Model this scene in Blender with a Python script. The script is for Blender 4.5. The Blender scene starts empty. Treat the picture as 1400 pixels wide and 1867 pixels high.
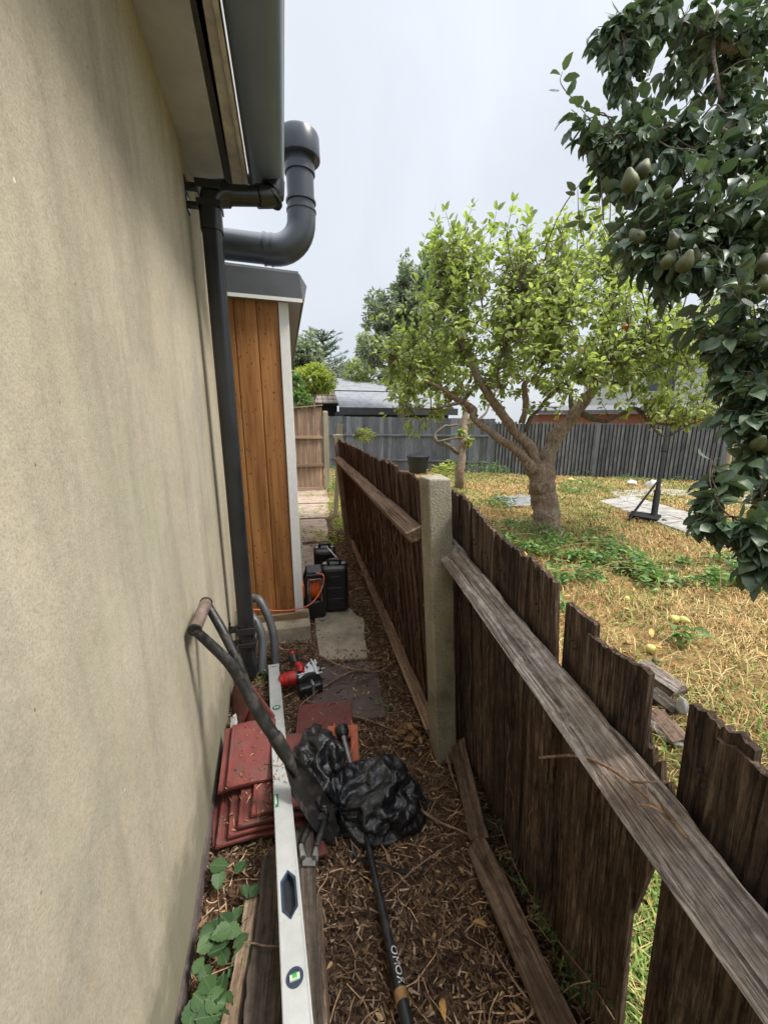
import bpy, math, random
import numpy as np
from mathutils import Vector, Matrix, noise, Euler
random.seed(7); rng = np.random.default_rng(7)
S = bpy.context.scene
COL = S.collection
R = math.radians
CAMH = 1.45

# ---------------- camera, sky, sun, exposure ----------------
cd = bpy.data.cameras.new('camera'); cam = bpy.data.objects.new('camera', cd); COL.objects.link(cam)
cam.location = (0, 0, CAMH)
cam.rotation_euler = (R(90 - 12.7407), 0, R(-13.3081))
cd.sensor_fit = 'HORIZONTAL'; cd.sensor_width = 36; cd.lens = 36 * 701 / 1400
cd.clip_start = 0.02; cd.clip_end = 2000
S.camera = cam
SUN_EL, SUN_AZ = 56, 112          # elevation, azimuth from +Y towards +X
w = bpy.data.worlds.new('World'); S.world = w; w.use_nodes = True
nt = w.node_tree; nt.nodes.clear()
def wn(t, **k):
    n = nt.nodes.new(t)
    for a, b in k.items(): setattr(n, a, b)
    return n
out = wn('ShaderNodeOutputWorld'); bg = wn('ShaderNodeBackground'); nt.links.new(bg.outputs[0], out.inputs[0])
sky = wn('ShaderNodeTexSky', sky_type='NISHITA', sun_disc=False); sky.sun_elevation = R(SUN_EL); sky.sun_rotation = R(SUN_AZ)
sky.dust_density = 4; sky.air_density = 1.0
tc = wn('ShaderNodeTexCoord'); sx = wn('ShaderNodeSeparateXYZ'); nt.links.new(tc.outputs['Generated'], sx.inputs[0])
mr = wn('ShaderNodeMapRange'); mr.inputs[1].default_value = 0.0; mr.inputs[2].default_value = 1.0
mr.inputs[3].default_value = 0.0; mr.inputs[4].default_value = 1.0; nt.links.new(sx.outputs['Z'], mr.inputs[0])
cl = wn('ShaderNodeValToRGB')
cl.color_ramp.elements[0].color = (2.62, 2.80, 2.98, 1); cl.color_ramp.elements[1].color = (14.5, 14.8, 15.2, 1)
e = cl.color_ramp.elements.new(0.66); e.color = (3.0, 3.14, 3.36, 1); e = cl.color_ramp.elements.new(0.78); e.color = (6.2, 6.45, 6.9, 1)
nt.links.new(mr.outputs[0], cl.inputs[0])
nz = wn('ShaderNodeTexNoise'); nz.inputs['Scale'].default_value = 2.2; nz.inputs['Detail'].default_value = 5; nz.inputs['Distortion'].default_value = .6
nt.links.new(tc.outputs['Generated'], nz.inputs['Vector'])
mr2 = wn('ShaderNodeMapRange'); mr2.inputs[1].default_value = .3; mr2.inputs[2].default_value = .7; mr2.inputs[3].default_value = .88; mr2.inputs[4].default_value = 1.07
nt.links.new(nz.outputs[0], mr2.inputs[0])
vm = wn('ShaderNodeVectorMath', operation='SCALE'); nt.links.new(cl.outputs[0], vm.inputs[0]); nt.links.new(mr2.outputs[0], vm.inputs[3])
mx = wn('ShaderNodeMix', data_type='RGBA'); mx.inputs[0].default_value = 0.9
nt.links.new(sky.outputs[0], mx.inputs[6]); nt.links.new(vm.outputs[0], mx.inputs[7])
nt.links.new(mx.outputs[2], bg.inputs[0]); bg.inputs[1].default_value = 0.095
sl = bpy.data.lights.new('sun', 'SUN'); sl.energy = 1.5; sl.angle = R(14); sl.color = (1, .95, .88)
so = bpy.data.objects.new('sun', sl); COL.objects.link(so)
sd = Vector((math.sin(R(SUN_AZ)) * math.cos(R(SUN_EL)), math.cos(R(SUN_AZ)) * math.cos(R(SUN_EL)), math.sin(R(SUN_EL))))
so.rotation_euler = sd.to_track_quat('Z', 'Y').to_euler()
so.location = (6, 6, 12)
S.view_settings.view_transform = 'Standard'; S.view_settings.look = 'None'
S.view_settings.exposure = 1.66; S.view_settings.gamma = 1; S.view_settings.use_curve_mapping = False

# ---------------- materials ----------------
class NT:
    def __init__(s, name):
        s.m = bpy.data.materials.new(name); s.m.use_nodes = True; s.t = s.m.node_tree; s.t.nodes.clear()
        s.o = s.n('ShaderNodeOutputMaterial'); s.p = s.n('ShaderNodeBsdfPrincipled'); s.l(s.p, 0, s.o, 0)
        s.tc = s.n('ShaderNodeTexCoord'); s.oi = s.n('ShaderNodeObjectInfo')
    def n(s, t, **k):
        n = s.t.nodes.new(t)
        for a, b in k.items(): setattr(n, a, b)
        return n
    def l(s, a, i, b, j): s.t.links.new(a.outputs[i], b.inputs[j])
    def coord(s, scale=(1, 1, 1), rand=True, kind='Object'):
        mp = s.n('ShaderNodeMapping'); mp.inputs['Scale'].default_value = scale; s.l(s.tc, kind, mp, 0)
        if rand:
            k = s.n('ShaderNodeVectorMath', operation='SCALE'); k.inputs[0].default_value = (37, 51, 23); s.l(s.oi, 'Random', k, 3)
            s.l(k, 0, mp, 1)
        return mp
    def noise(s, co, scale, detail=4, rough=.55, dist=0):
        n = s.n('ShaderNodeTexNoise'); n.inputs['Scale'].default_value = scale; n.inputs['Detail'].default_value = detail
        n.inputs['Roughness'].default_value = rough; n.inputs['Distortion'].default_value = dist; s.l(co, 0, n, 0); return n
    def ramp(s, src, i, stops):
        r = s.n('ShaderNodeValToRGB'); el = r.color_ramp.elements
        while len(el) < len(stops): el.new(.5)
        for e, (p, c) in zip(el, stops):
            e.position = p; e.color = (*c, 1) if len(c) == 3 else c
        s.l(src, i, r, 0); return r
    def mix(s, fac, a, b, mode='MIX'):
        m = s.n('ShaderNodeMix', data_type='RGBA', blend_type=mode)
        for k, v in ((0, fac), (6, a), (7, b)):
            if isinstance(v, tuple) and isinstance(v[0], bpy.types.Node): s.l(v[0], v[1], m, k)
            elif isinstance(v, tuple): m.inputs[k].default_value = (*v, 1)
            else: m.inputs[k].default_value = v
        return m
    def bump(s, src, i, st=.3, d=.01, prev=None):
        b = s.n('ShaderNodeBump'); b.inputs['Strength'].default_value = st; b.inputs['Distance'].default_value = d
        s.l(src, i, b, 'Height')
        if prev: s.l(prev, 0, b, 'Normal')
        s.l(b, 0, s.p, 'Normal'); return b
G = lambda v: (v, v, v)
def simple(name, col, rough=.6, metal=0, var=.12, scale=20, bump=.1, spec=.5, bd=.004):
    t = NT(name); co = t.coord(); n = t.noise(co, scale, 5)
    a = tuple(c * (1 - var) for c in col); b = tuple(min(1, c * (1 + var)) for c in col)
    r = t.ramp(n, 0, [(.3, a), (.7, b)]); t.l(r, 0, t.p, 'Base Color')
    t.p.inputs['Roughness'].default_value = rough; t.p.inputs['Metallic'].default_value = metal
    t.p.inputs['Specular IOR Level'].default_value = spec
    n2 = t.noise(co, scale * 6, 3); t.bump(n2, 0, bump, bd); return t.m
def wood(name, cols, axis=2, fine=60, long=2.5, rough=.85, bump=.6, stain=None, stain_amt=.5, bd=.004, knots=None, cracks=0):
    """grain stretched along one local axis; cols = dark, mid, light"""
    t = NT(name); sc = [fine] * 3; sc[axis] = long
    co = t.coord(tuple(sc)); n = t.noise(co, 1, 6, .65, .6)
    sc2 = [fine * .18] * 3; sc2[axis] = long * .35
    co2 = t.coord(tuple(sc2)); n2 = t.noise(co2, 1, 4, .5, .3)
    r = t.ramp(n, 0, [(.30, cols[0]), (.5, cols[1]), (.72, cols[2])])
    r2 = t.ramp(n2, 0, [(.25, G(.45)), (.75, G(1.35))])
    m = t.mix(.75, (r, 0), (r2, 0), 'MULTIPLY')
    co3 = t.coord((1, 1, 1)); last = m
    if stain:
        n3 = t.noise(co3, 3.2, 5, .6); r3 = t.ramp(n3, 0, [(.45, G(0)), (.68, G(stain_amt))])
        last = t.mix((r3, 0), (m, 2), stain)
    crk = None
    if cracks:
        sc4 = [fine * .55] * 3; sc4[axis] = long * .9; c4 = t.coord(tuple(sc4)); n4 = t.noise(c4, 1, 5, .55, .25)
        crk = t.ramp(n4, 0, [(.455, G(0)), (.492, G(1)), (.505, G(1)), (.54, G(0))])
        sc5 = [fine * .12] * 3; sc5[axis] = long * .6; c5 = t.coord(tuple(sc5)); n5 = t.noise(c5, 1, 3); gate_ = t.ramp(n5, 0, [(.40, G(.25)), (.58, G(1))])
        mm = t.mix(1.0, (crk, 0), (gate_, 0), 'MULTIPLY'); mq = t.n('ShaderNodeMath', operation='MULTIPLY'); mq.inputs[1].default_value = cracks; t.l(mm, 2, mq, 0)
        last = t.mix((mq, 0), (last, 2), tuple(c * .35 for c in cols[0])); crk = mq
        c6 = t.coord((1, 1, 1)); n6 = t.noise(c6, 55, 4, .7); g6 = t.ramp(n6, 0, [(.35, G(.72)), (.65, G(1.22))]); last = t.mix(.8, (last, 2), (g6, 0), 'MULTIPLY')
    if knots:
        v = t.n('ShaderNodeTexVoronoi'); ks = [9] * 3; ks[axis] = 4.0; ck = t.coord(tuple(ks)); t.l(ck, 0, v, 0)
        rk = t.ramp(v, 'Distance', [(.10, G(1)), (.20, G(0))]); last = t.mix((rk, 0), (last, 2), knots)
    # per-piece tone
    hv = t.n('ShaderNodeMapRange'); hv.inputs[3].default_value = .72; hv.inputs[4].default_value = 1.28; t.l(t.oi, 'Random', hv, 0)
    sv = t.n('ShaderNodeVectorMath', operation='SCALE'); t.l(last, 2, sv, 0); t.l(hv, 0, sv, 3)
    t.l(sv, 0, t.p, 'Base Color'); t.p.inputs['Roughness'].default_value = rough; t.p.inputs['Specular IOR Level'].default_value = .3
    b_ = t.bump(n, 0, bump, bd)
    if crk:
        iv = t.n('ShaderNodeMath', operation='SUBTRACT'); iv.inputs[0].default_value = 1; t.l(crk, 0, iv, 1); t.bump(iv, 0, .9, .004, b_)
    return t.m
def leafmat(name, dark, mid, light, rough=.45, trans=.35, under=None, spec=.5, veins=False):
    t = NT(name); g = t.n('ShaderNodeNewGeometry')
    # an instance on its own object is one island: add the object's random number
    ad = t.n('ShaderNodeMath', operation='ADD'); t.l(g, 'Random Per Island', ad, 0); t.l(t.oi, 'Random', ad, 1)
    fr = t.n('ShaderNodeMath', operation='FRACT'); t.l(ad, 0, fr, 0)
    r = t.ramp(fr, 0, [(0, dark), (.5, mid), (1, light)])
    co = t.coord((1, 1, 1), False); n = t.noise(co, 60, 3); nr = t.ramp(n, 0, [(.3, G(.75)), (.7, G(1.2))])
    m = t.mix(.6, (r, 0), (nr, 0), 'MULTIPLY')
    if veins:
        sx_ = t.n('ShaderNodeSeparateXYZ'); t.l(t.tc, 'Object', sx_, 0); ax = t.n('ShaderNodeMath', operation='ABSOLUTE'); t.l(sx_, 0, ax, 0)
        rib = t.ramp(ax, 0, [(.008, G(1)), (.022, G(0))]); q1 = t.n('ShaderNodeMath', operation='MULTIPLY_ADD'); t.l(ax, 0, q1, 0); q1.inputs[1].default_value = -1.3; t.l(sx_, 1, q1, 2)
        q2 = t.n('ShaderNodeMath', operation='MULTIPLY'); t.l(q1, 0, q2, 0); q2.inputs[1].default_value = 7.5; q3 = t.n('ShaderNodeMath', operation='FRACT'); t.l(q2, 0, q3, 0)
        sd_ = t.ramp(q3, 0, [(0, G(.5)), (.10, G(0)), (.5, G(.12)), (.9, G(0)), (1, G(.5))]); mv = t.mix(1.0, (rib, 0), (sd_, 0), 'ADD'); m = t.mix((mv, 2), (m, 2), (.085, .14, .06))
        bu = t.bump(sd_, 0, .5, .003)
    u = t.mix((g, 'Backfacing'), (m, 2), under or tuple(min(1, c * 1.5 + .02) for c in mid))
    t.l(u, 2, t.p, 'Base Color'); t.p.inputs['Roughness'].default_value = rough; t.p.inputs['Specular IOR Level'].default_value = spec
    tr = t.n('ShaderNodeBsdfTranslucent'); t.l(m, 2, tr, 0)
    sv = t.n('ShaderNodeVectorMath', operation='MULTIPLY'); sv.inputs[1].default_value = (1.25, 1.4, .75); t.l(m, 2, sv, 0); t.l(sv, 0, tr, 0)
    ms = t.n('ShaderNodeMixShader'); ms.inputs[0].default_value = trans; t.l(t.p, 0, ms, 1); t.l(tr, 0, ms, 2); t.l(ms, 0, t.o, 0)
    return t.m
def litter(name, stops, rough=.85, hue=None):
    t = NT(name); g = t.n('ShaderNodeNewGeometry'); r = t.ramp(g, 'Random Per Island', stops)
    co = t.coord((1, 1, 1), False); n = t.noise(co, 90, 3); nr = t.ramp(n, 0, [(.3, G(.6)), (.7, G(1.3))])
    m = t.mix(.7, (r, 0), (nr, 0), 'MULTIPLY')
    if hue:
        n2 = t.noise(co, 2.3, 5, .6); r2 = t.ramp(n2, 0, [(.45, G(0)), (.62, G(.6))]); m = t.mix((r2, 0), (m, 2), hue)
    t.l(m, 2, t.p, 'Base Color')
    t.p.inputs['Roughness'].default_value = rough; t.p.inputs['Specular IOR Level'].default_value = .25; return t.m

def bark(name, a, b_, c_):
    t = NT(name); co = t.coord((1, 1, .45)); n = t.noise(co, 38, 6, .7, 1.0); m_ = t.noise(co, 7, 4)
    r = t.ramp(n, 0, [(.3, a), (.5, b_), (.7, c_)]); l = t.ramp(m_, 0, [(.52, G(0)), (.7, G(.5))]); x = t.mix((l, 0), (r, 0), (.16, .18, .10))
    t.l(x, 2, t.p, 'Base Color'); t.p.inputs['Roughness'].default_value = .93; t.p.inputs['Specular IOR Level'].default_value = .2
    t.bump(n, 0, 1, .014); return t.m
M = {}
# rendered wall: gritty cement render with streaks and damp patches
t = NT('cement_render'); co = t.coord((1, 1, 1), False)
big = t.noise(co, 2.2, 6, .6, .4); st = t.coord((5, 5, .55), False); strk = t.noise(st, 1.5, 5, .6, .3)
fine = t.noise(co, 230, 4, .7); mid = t.noise(co, 45, 5, .7)
c = t.ramp(big, 0, [(.25, (.365, .32, .24)), (.5, (.445, .395, .30)), (.75, (.51, .455, .35))])
s1 = t.ramp(strk, 0, [(.32, (.68, .69, .69)), (.55, (1, 1, 1)), (.8, (1.05, 1.03, .98))])
a = t.mix(.75, (c, 0), (s1, 0), 'MULTIPLY')
d1 = t.noise(co, 1.1, 4, .65, 1.0); dr = t.ramp(d1, 0, [(.52, G(0)), (.64, G(.6))]); a = t.mix((dr, 0), (a, 2), (.31, .30, .255))
f1 = t.ramp(fine, 0, [(.30, G(.45)), (.5, G(1)), (.70, G(1.35))]); a = t.mix(.42, (a, 2), (f1, 0), 'MULTIPLY')
f2 = t.ramp(mid, 0, [(.3, G(.82)), (.7, G(1.14))]); a = t.mix(.6, (a, 2), (f2, 0), 'MULTIPLY')
g1 = t.noise(co, 3.1, 5, .6); gr = t.ramp(g1, 0, [(.5, G(0)), (.75, G(.35))]); a = t.mix((gr, 0), (a, 2), (.36, .37, .24))
v = t.n('ShaderNodeTexVoronoi'); v.inputs['Scale'].default_value = 9; t.l(co, 0, v, 0); vr = t.ramp(v, 'Distance', [(.018, G(1)), (.035, G(0))])
a = t.mix((vr, 0), (a, 2), (.72, .70, .62)); v2 = t.n('ShaderNodeTexVoronoi'); v2.inputs['Scale'].default_value = 15
c2 = t.coord((1.3, 1.3, .8), False); t.l(c2, 0, v2, 0); vr2 = t.ramp(v2, 'Distance', [(.02, G(.8)), (.05, G(0))]); a = t.mix((vr2, 0), (a, 2), (.12, .105, .08))
sz = t.n('ShaderNodeSeparateXYZ'); t.l(t.tc, 'Object', sz, 0); nd = t.noise(co, 9, 5, .65); ad_ = t.n('ShaderNodeMath', operation='MULTIPLY_ADD'); t.l(nd, 0, ad_, 0); ad_.inputs[1].default_value = -.42; t.l(sz, 2, ad_, 2)
dz = t.ramp(ad_, 0, [(0, G(.75)), (.16, G(0))]); a = t.mix((dz, 0), (a, 2), (.17, .165, .11))
t.l(a, 2, t.p, 'Base Color'); t.p.inputs['Roughness'].default_value = .92; t.p.inputs['Specular IOR Level'].default_value = .2
b = t.bump(mid, 0, .15, .003); b = t.bump(fine, 0, .4, .002, b); M['render'] = t.m

M['soffit'] = simple('soffit_board', (.46, .49, .54), .75, scale=9, var=.15)
M['soffit_dark'] = simple('vent_strip', (.06, .062, .068), .7, scale=20)
M['fascia'] = simple('fascia_board', (0.504, 0.492, 0.462), .7, scale=14, var=.25)
M['gutter'] = simple('grey_gutter_plastic', (.15, .20, .28), .36, var=.12, scale=4, bump=.03)
M['pipe'] = simple('black_downpipe_plastic', (.018, .019, .021), .28, var=.25, scale=8, bump=.04)
M['soil'] = simple('grey_soil_pipe_plastic', (.050, .060, .075), .3, var=.15, scale=6, bump=.03)
M['white'] = simple('white_trim', (.78, .78, .77), .4, var=.05, scale=30, bump=.05)
M['felt_dark'] = simple('dark_roof_edge', (.045, .05, .057), .55, var=.2, scale=7)
M['cedar'] = wood('varnished_cladding', [(.18, .072, .022), (.29, .13, .043), (.38, .19, .068)], 2, 45, 2.2, .42, .15, knots=(.085, .032, .012), bd=.002)
M['timber_pale'] = wood('pale_sill_timber', [(.20, .13, .07), (.32, .22, .13), (.42, .31, .2)], 0, 50, 3)
M['fence'] = wood('weathered_fence_boards', [(.026, .015, .010), (.115, .074, .050), (.30, .225, .165)], 2, 120, 1.5, .88, 1.0, stain=(.036, .020, .014), stain_amt=.75, bd=.010, cracks=0.9)
M['fence2'] = wood('red_brown_fence_boards', [(.032, .014, .010), (.105, .056, .040), (.25, .17, .125)], 2, 110, 1.5, .88, 1.0, stain=(.038, .018, .013), stain_amt=.7, bd=.010, cracks=0.9)
M['fence_top'] = M['fence']
M['rail'] = wood('bleached_rail', [(.060, .042, .034), (.40, .345, .30), (.80, .73, .66)], 1, 190, 2.6, .9, 1.0, stain=(.19, .125, .085), stain_amt=.75, bd=.008, cracks=0.6)
M['rail2'] = wood('brown_rail', [(0.112, 0.072, 0.048), (0.272, 0.184, 0.128), (0.448, 0.328, 0.24)], 1, 110, 2.0, .9, .9, stain=(0.16, 0.08, 0.048), stain_amt=.6, cracks=0.7)
M['log'] = wood('damp_rail_timber', [(0.0595, 0.0374, 0.0255), (0.1615, 0.1054, 0.0731), (0.289, 0.204, 0.1445)], 1, 70, 3.0, .85, .8, stain=(0.068, 0.0425, 0.0289), stain_amt=.7, cracks=0.7)
M['plank'] = wood('old_sleeper_plank', [(0.0288, 0.0224, 0.0176), (0.072, 0.056, 0.0432), (0.136, 0.1056, 0.08)], 1, 60, 2.0, .8, .8, stain=(0.032, 0.0224, 0.0176), cracks=0.7)
M['plank_pale'] = wood('split_pale_timber', [(0.13, 0.0858, 0.0546), (0.312, 0.221, 0.1495), (0.468, 0.351, 0.247)], 1, 60, 2.2, .85, .9, stain=(0.117, 0.078, 0.052), cracks=0.7)
M['gate'] = wood('gate_boards', [(0.18, 0.108, 0.0696), (0.348, 0.228, 0.156), (0.504, 0.36, 0.252)], 2, 45, 1.6, .85, .6, stain=(0.144, 0.102, 0.078))
M['gate_rail'] = wood('gate_rails', [(.16, .10, .065), (.27, .18, .12), (.37, .265, .185)], 0, 45, 1.6, .85, .6)
M['post_timber'] = wood('pale_post_timber', [(.19, .16, .105), (.30, .26, .18), (.40, .355, .26)], 2, 40, 1.6, .85, .6)
M['grey_board'] = wood('grey_painted_boards', [(0.1035, 0.1121, 0.1265), (0.1581, 0.171, 0.1926), (0.2229, 0.2344, 0.2559)], 2, 40, 2.5, .75, .5, stain=(0.23, 0.2372, 0.2444), stain_amt=.35)
M['grey_batten'] = wood('grey_batten_paint', [(0.0759, 0.08096, 0.08855), (0.1328, 0.1392, 0.1493), (0.2277, 0.234, 0.2404)], 2, 45, 2.0, .8, .5, stain=(0.2656, 0.2593, 0.2404), stain_amt=.5)
M['slat_dark'] = simple('dark_grey_backing', (.03, .033, .038), .8)
# concrete posts with aggregate
def concrete(name, col, lichen=(.25, .25, .12), amt=.5, agg=1.0):
    t = NT(name); co = t.coord(); n = t.noise(co, 6, 6, .65); f = t.noise(co, 130, 4, .7)
    c = t.ramp(n, 0, [(.3, tuple(x * .52 for x in col)), (.5, tuple(x * .95 for x in col)), (.7, tuple(x * 1.2 for x in col))])
    fr = t.ramp(f, 0, [(.3, G(.45)), (.5, G(1)), (.7, G(1.45))]); a = t.mix(.6 * agg, (c, 0), (fr, 0), 'MULTIPLY')
    l = t.noise(co, 11, 5, .6); lr = t.ramp(l, 0, [(.48, G(0)), (.65, G(amt))]); a = t.mix((lr, 0), (a, 2), lichen)
    v = t.n('ShaderNodeTexVoronoi'); v.inputs['Scale'].default_value = 70; t.l(co, 0, v, 0)
    vr = t.ramp(v, 'Distance', [(.10, G(.6 * agg)), (.22, G(0))]); a = t.mix((vr, 0), (a, 2), (.10, .085, .07))
    t.l(a, 2, t.p, 'Base Color'); t.p.inputs['Roughness'].default_value = .92; t.p.inputs['Specular IOR Level'].default_value = .2
    b = t.bump(f, 0, .7, .005); t.bump(n, 0, .4, .01, b); return t.m
M['concrete_post'] = concrete('lichen_concrete', (.285, .262, .205), (.25, .235, .11), .65)
M['concrete'] = concrete('pale_concrete', (.36, .31, .235), (.24, .20, .13), .5, .8)
M['concrete_pink'] = concrete('pinkish_concrete', (.36, .275, .215), (.20, .18, .11), .6, .8)
M['concrete_dark'] = concrete('stained_concrete', (0.1235, 0.0975, 0.091), (0.0715, 0.0585, 0.052), .6, .7)
M['paver'] = concrete('grey_paving', (.36, .34, .32), (.22, .22, .16), .4, .6)
# ground
def ground(name, stops, scale=30, b=.8):
    t = NT(name); co = t.coord((1, 1, 1), False); n = t.noise(co, scale, 8, .75, .5); n2 = t.noise(co, 2.5, 4, .6)
    r = t.ramp(n, 0, stops); r2 = t.ramp(n2, 0, [(.3, G(.6)), (.7, G(1.3))]); m = t.mix(.8, (r, 0), (r2, 0), 'MULTIPLY')
    t.l(m, 2, t.p, 'Base Color'); t.p.inputs['Roughness'].default_value = .95; t.p.inputs['Specular IOR Level'].default_value = .15
    t.bump(n, 0, b, .02); return t.m
M['soil_ground'] = ground('leaf_mould_soil', [(.3, (0.0572, 0.0338, 0.0208)), (.5, (0.156, 0.0936, 0.0572)), (.7, (0.338, 0.221, 0.1352))], 45)
M['lawn_ground'] = ground('dry_lawn_soil', [(.3, (.095, .068, .026)), (.5, (.23, .15, .06)), (.7, (.42, .29, .13))], 30)
M['far_ground'] = ground('far_grass', [(.3, (.05, .07, .02)), (.5, (.09, .11, .04)), (.7, (.14, .15, .06))], 6)
M['chips'] = litter('bark_litter', [(0, (.030, .017, .011)), (.35, (.085, .049, .029)), (.65, (.16, .098, .058)), (.88, (.30, .20, .12)), (1, (.55, .42, .29))], hue=(.050, .034, .024))
M['twig'] = litter('dead_twigs', [(0, (0.1013, 0.06075, 0.03645)), (.5, (0.2835, 0.1661, 0.09113)), (.85, (0.5265, 0.3341, 0.2025)), (1, (0.729, 0.5063, 0.324))])
M['deadleaf'] = litter('dead_leaves', [(0, (0.1869, 0.07906, 0.03163)), (.4, (0.3737, 0.1869, 0.06469)), (.7, (0.6038, 0.3594, 0.115)), (1, (0.7906, 0.575, 0.23))])
M['drygrass'] = litter('dry_grass', [(0, (.17, .13, .042)), (.3, (.35, .255, .090)), (.65, (.56, .41, .165)), (1, (.75, .59, .31))], hue=(.36, .19, .085))
M['greengrass'] = litter('green_grass', [(0, (0.06, 0.1125, 0.0225)), (.5, (0.1425, 0.225, 0.048)), (1, (0.315, 0.39, 0.105))])
M['leaf_apple'] = leafmat('apple_leaves', (.15, .20, .055), (.29, .35, .105), (.48, .51, .20), .5, .48, (.33, .37, .18))
M['leaf_pear'] = leafmat('pear_leaves', (.036, .068, .036), (.068, .112, .056), (.125, .18, .092), .42, .16, (.16, .21, .14), .5)
M['leaf_far'] = leafmat('far_leaves', (.16, .20, .145), (.24, .29, .21), (.38, .42, .32), .65, .3, (.30, .34, .27))
M['leaf_pale'] = leafmat('pale_leaves', (.14, .18, .06), (.27, .32, .12), (.50, .54, .34), .6, .35)
M['leaf_yel'] = leafmat('yellow_green_leaves', (0.14, 0.196, 0.0308), (0.294, 0.35, 0.063), (0.588, 0.56, 0.14), .6, .4)
M['leaf_conifer'] = leafmat('conifer_needles', (0.048, 0.096, 0.0608), (0.096, 0.16, 0.104), (0.16, 0.224, 0.16), .7, .1)
M['leaf_bramble'] = leafmat('bramble_leaves', (0.045, 0.105, 0.0225), (0.0975, 0.2025, 0.042), (0.225, 0.3525, 0.0825), .45, .3, (0.225, 0.3, 0.15))
M['leaf_dark'] = leafmat('dark_bramble_leaves', (.022, .056, .020), (.045, .10, .034), (.09, .155, .058), .55, .2, (.10, .14, .07), .35)
M['leaf_broad'] = leafmat('broad_bramble_leaves', (.020, .052, .018), (.038, .085, .028), (.070, .13, .045), .5, .15, (.10, .14, .07), .35, veins=True)
M['leaf_old'] = leafmat('dark_bramble_leaves', (.020, .052, .018), (.042, .095, .032), (.085, .15, .055), .55, .2, (.10, .14, .07), .35)
M['bark'] = bark('apple_bark', (0.1035, 0.07245, 0.05175), (0.2674, 0.1984, 0.1483), (0.4657, 0.3622, 0.2846))
M['bark_dark'] = bark('dark_bark', (0.0624, 0.04784, 0.03744), (0.156, 0.1206, 0.0936), (0.2704, 0.2184, 0.1768))
M['pear'] = simple('pear_skin', (.070, .078, .022), .6, var=.6, scale=14, bump=.05)
M['pear_yel'] = simple('ripe_pear_skin', (.62, .55, .16), .45, var=.2, scale=18, bump=.05)
M['apple'] = simple('apple_skin', (.42, .12, .035), .4, var=.4, scale=12)
def tilemat():
    t = NT('red_tile'); co = t.coord(); n = t.noise(co, 9, 5, .6); f = t.noise(co, 160, 3, .7)
    r = t.ramp(n, 0, [(.3, (.105, .024, .019)), (.6, (.165, .037, .030)), (.8, (.21, .065, .052))])
    v = t.n('ShaderNodeTexVoronoi'); v.inputs['Scale'].default_value = 38; t.l(co, 0, v, 0); vr = t.ramp(v, 'Distance', [(.10, G(.75)), (.2, G(0))])
    a = t.mix((vr, 0), (r, 0), (.075, .022, .017)); fr = t.ramp(f, 0, [(.3, G(.7)), (.7, G(1.3))]); a = t.mix(.5, (a, 2), (fr, 0), 'MULTIPLY')
    gd = t.noise(co, 16, 6, .7); gr_ = t.ramp(gd, 0, [(.50, G(0)), (.66, G(.7))]); a = t.mix((gr_, 0), (a, 2), (.095, .06, .048))
    t.l(a, 2, t.p, 'Base Color'); t.p.inputs['Roughness'].default_value = .62
    t.bump(f, 0, .7, .003); return t.m
M['tile'] = tilemat()
M['orange_tile'] = simple('orange_clay', (.42, .115, .045), .7, var=.25, scale=25)
def bagmat():
    t = NT('black_bin_bag'); co = t.coord(); n = t.noise(co, 14, 5, .5, 2.0); n2 = t.noise(co, 60, 4, .6, 1.5)
    t.p.inputs['Base Color'].default_value = (.012, .013, .015, 1); t.p.inputs['Roughness'].default_value = .24
    t.p.inputs['Specular IOR Level'].default_value = .65
    b = t.bump(n, 0, .7, .02); t.bump(n2, 0, .35, .006, b); return t.m
M['bag'] = bagmat()
M['black'] = simple('black_plastic', (.016, .017, .018), .42, var=.25, scale=15, bump=.1)
def scuffed(name, base, mud, rough=.5, amt=.6, metal=0):
    t = NT(name); co = t.coord(); n = t.noise(co, 14, 6, .7, .6); n2 = t.noise(co, 60, 4, .7)
    r = t.ramp(n, 0, [(.47, G(0)), (.62, G(amt))]); r2 = t.ramp(n2, 0, [(.35, G(.3)), (.65, G(1.2))]); f = t.mix(1.0, (r, 0), (r2, 0), 'MULTIPLY'); m = t.mix((f, 2), base, mud)
    t.l(m, 2, t.p, 'Base Color'); rr = t.ramp(n, 0, [(.47, G(rough)), (.62, G(.85))]); t.l(rr, 0, t.p, 'Roughness'); t.p.inputs['Metallic'].default_value = metal; t.bump(n2, 0, .35, .002); return t.m
M['black_scuff'] = scuffed('scuffed_black_steel', (.012, .0115, .011), (.085, .075, .065), .45, .5)
M['blade'] = scuffed('dark_steel_blade', (.026, .025, .023), (.12, .10, .08), .4, .6, .3)
M['grip'] = simple('worn_brown_grip', (.14, .10, .08), .6, var=.5, scale=22, bump=.3)
M['orange'] = simple('orange_plastic', (.75, .13, .015), .4, var=.12, scale=20)
M['cable'] = simple('orange_cable', (.62, .17, .09), .45, var=.1, scale=20)
M['redpl'] = simple('red_tool_plastic', (.42, .018, .018), .35, var=.12, scale=20)
M['alu'] = simple('aluminium_plate', (.62, .64, .65), .38, metal=.6, var=.15, scale=20)
M['alu_level'] = simple('pale_level_face', (.42, .435, .425), .5, metal=.25, var=.09, scale=24, bump=.1)
M['steel'] = simple('grey_steel', (.30, .30, .295), .42, metal=.7, var=.3, scale=30)
M['steel_dull'] = simple('dull_tool_grey', (.19, .185, .175), .6, metal=.2, var=.5, scale=30)
M['hose'] = simple('grey_conduit_plastic', (.075, .078, .084), .45, var=.2, scale=12)
M['matte_black'] = simple('matte_black_steel', (.012, .012, .013), .85, var=.3, scale=12, spec=.2)
M['nail'] = simple('rusty_nail', (.035, .02, .014), .8, var=.4, scale=40)
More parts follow.
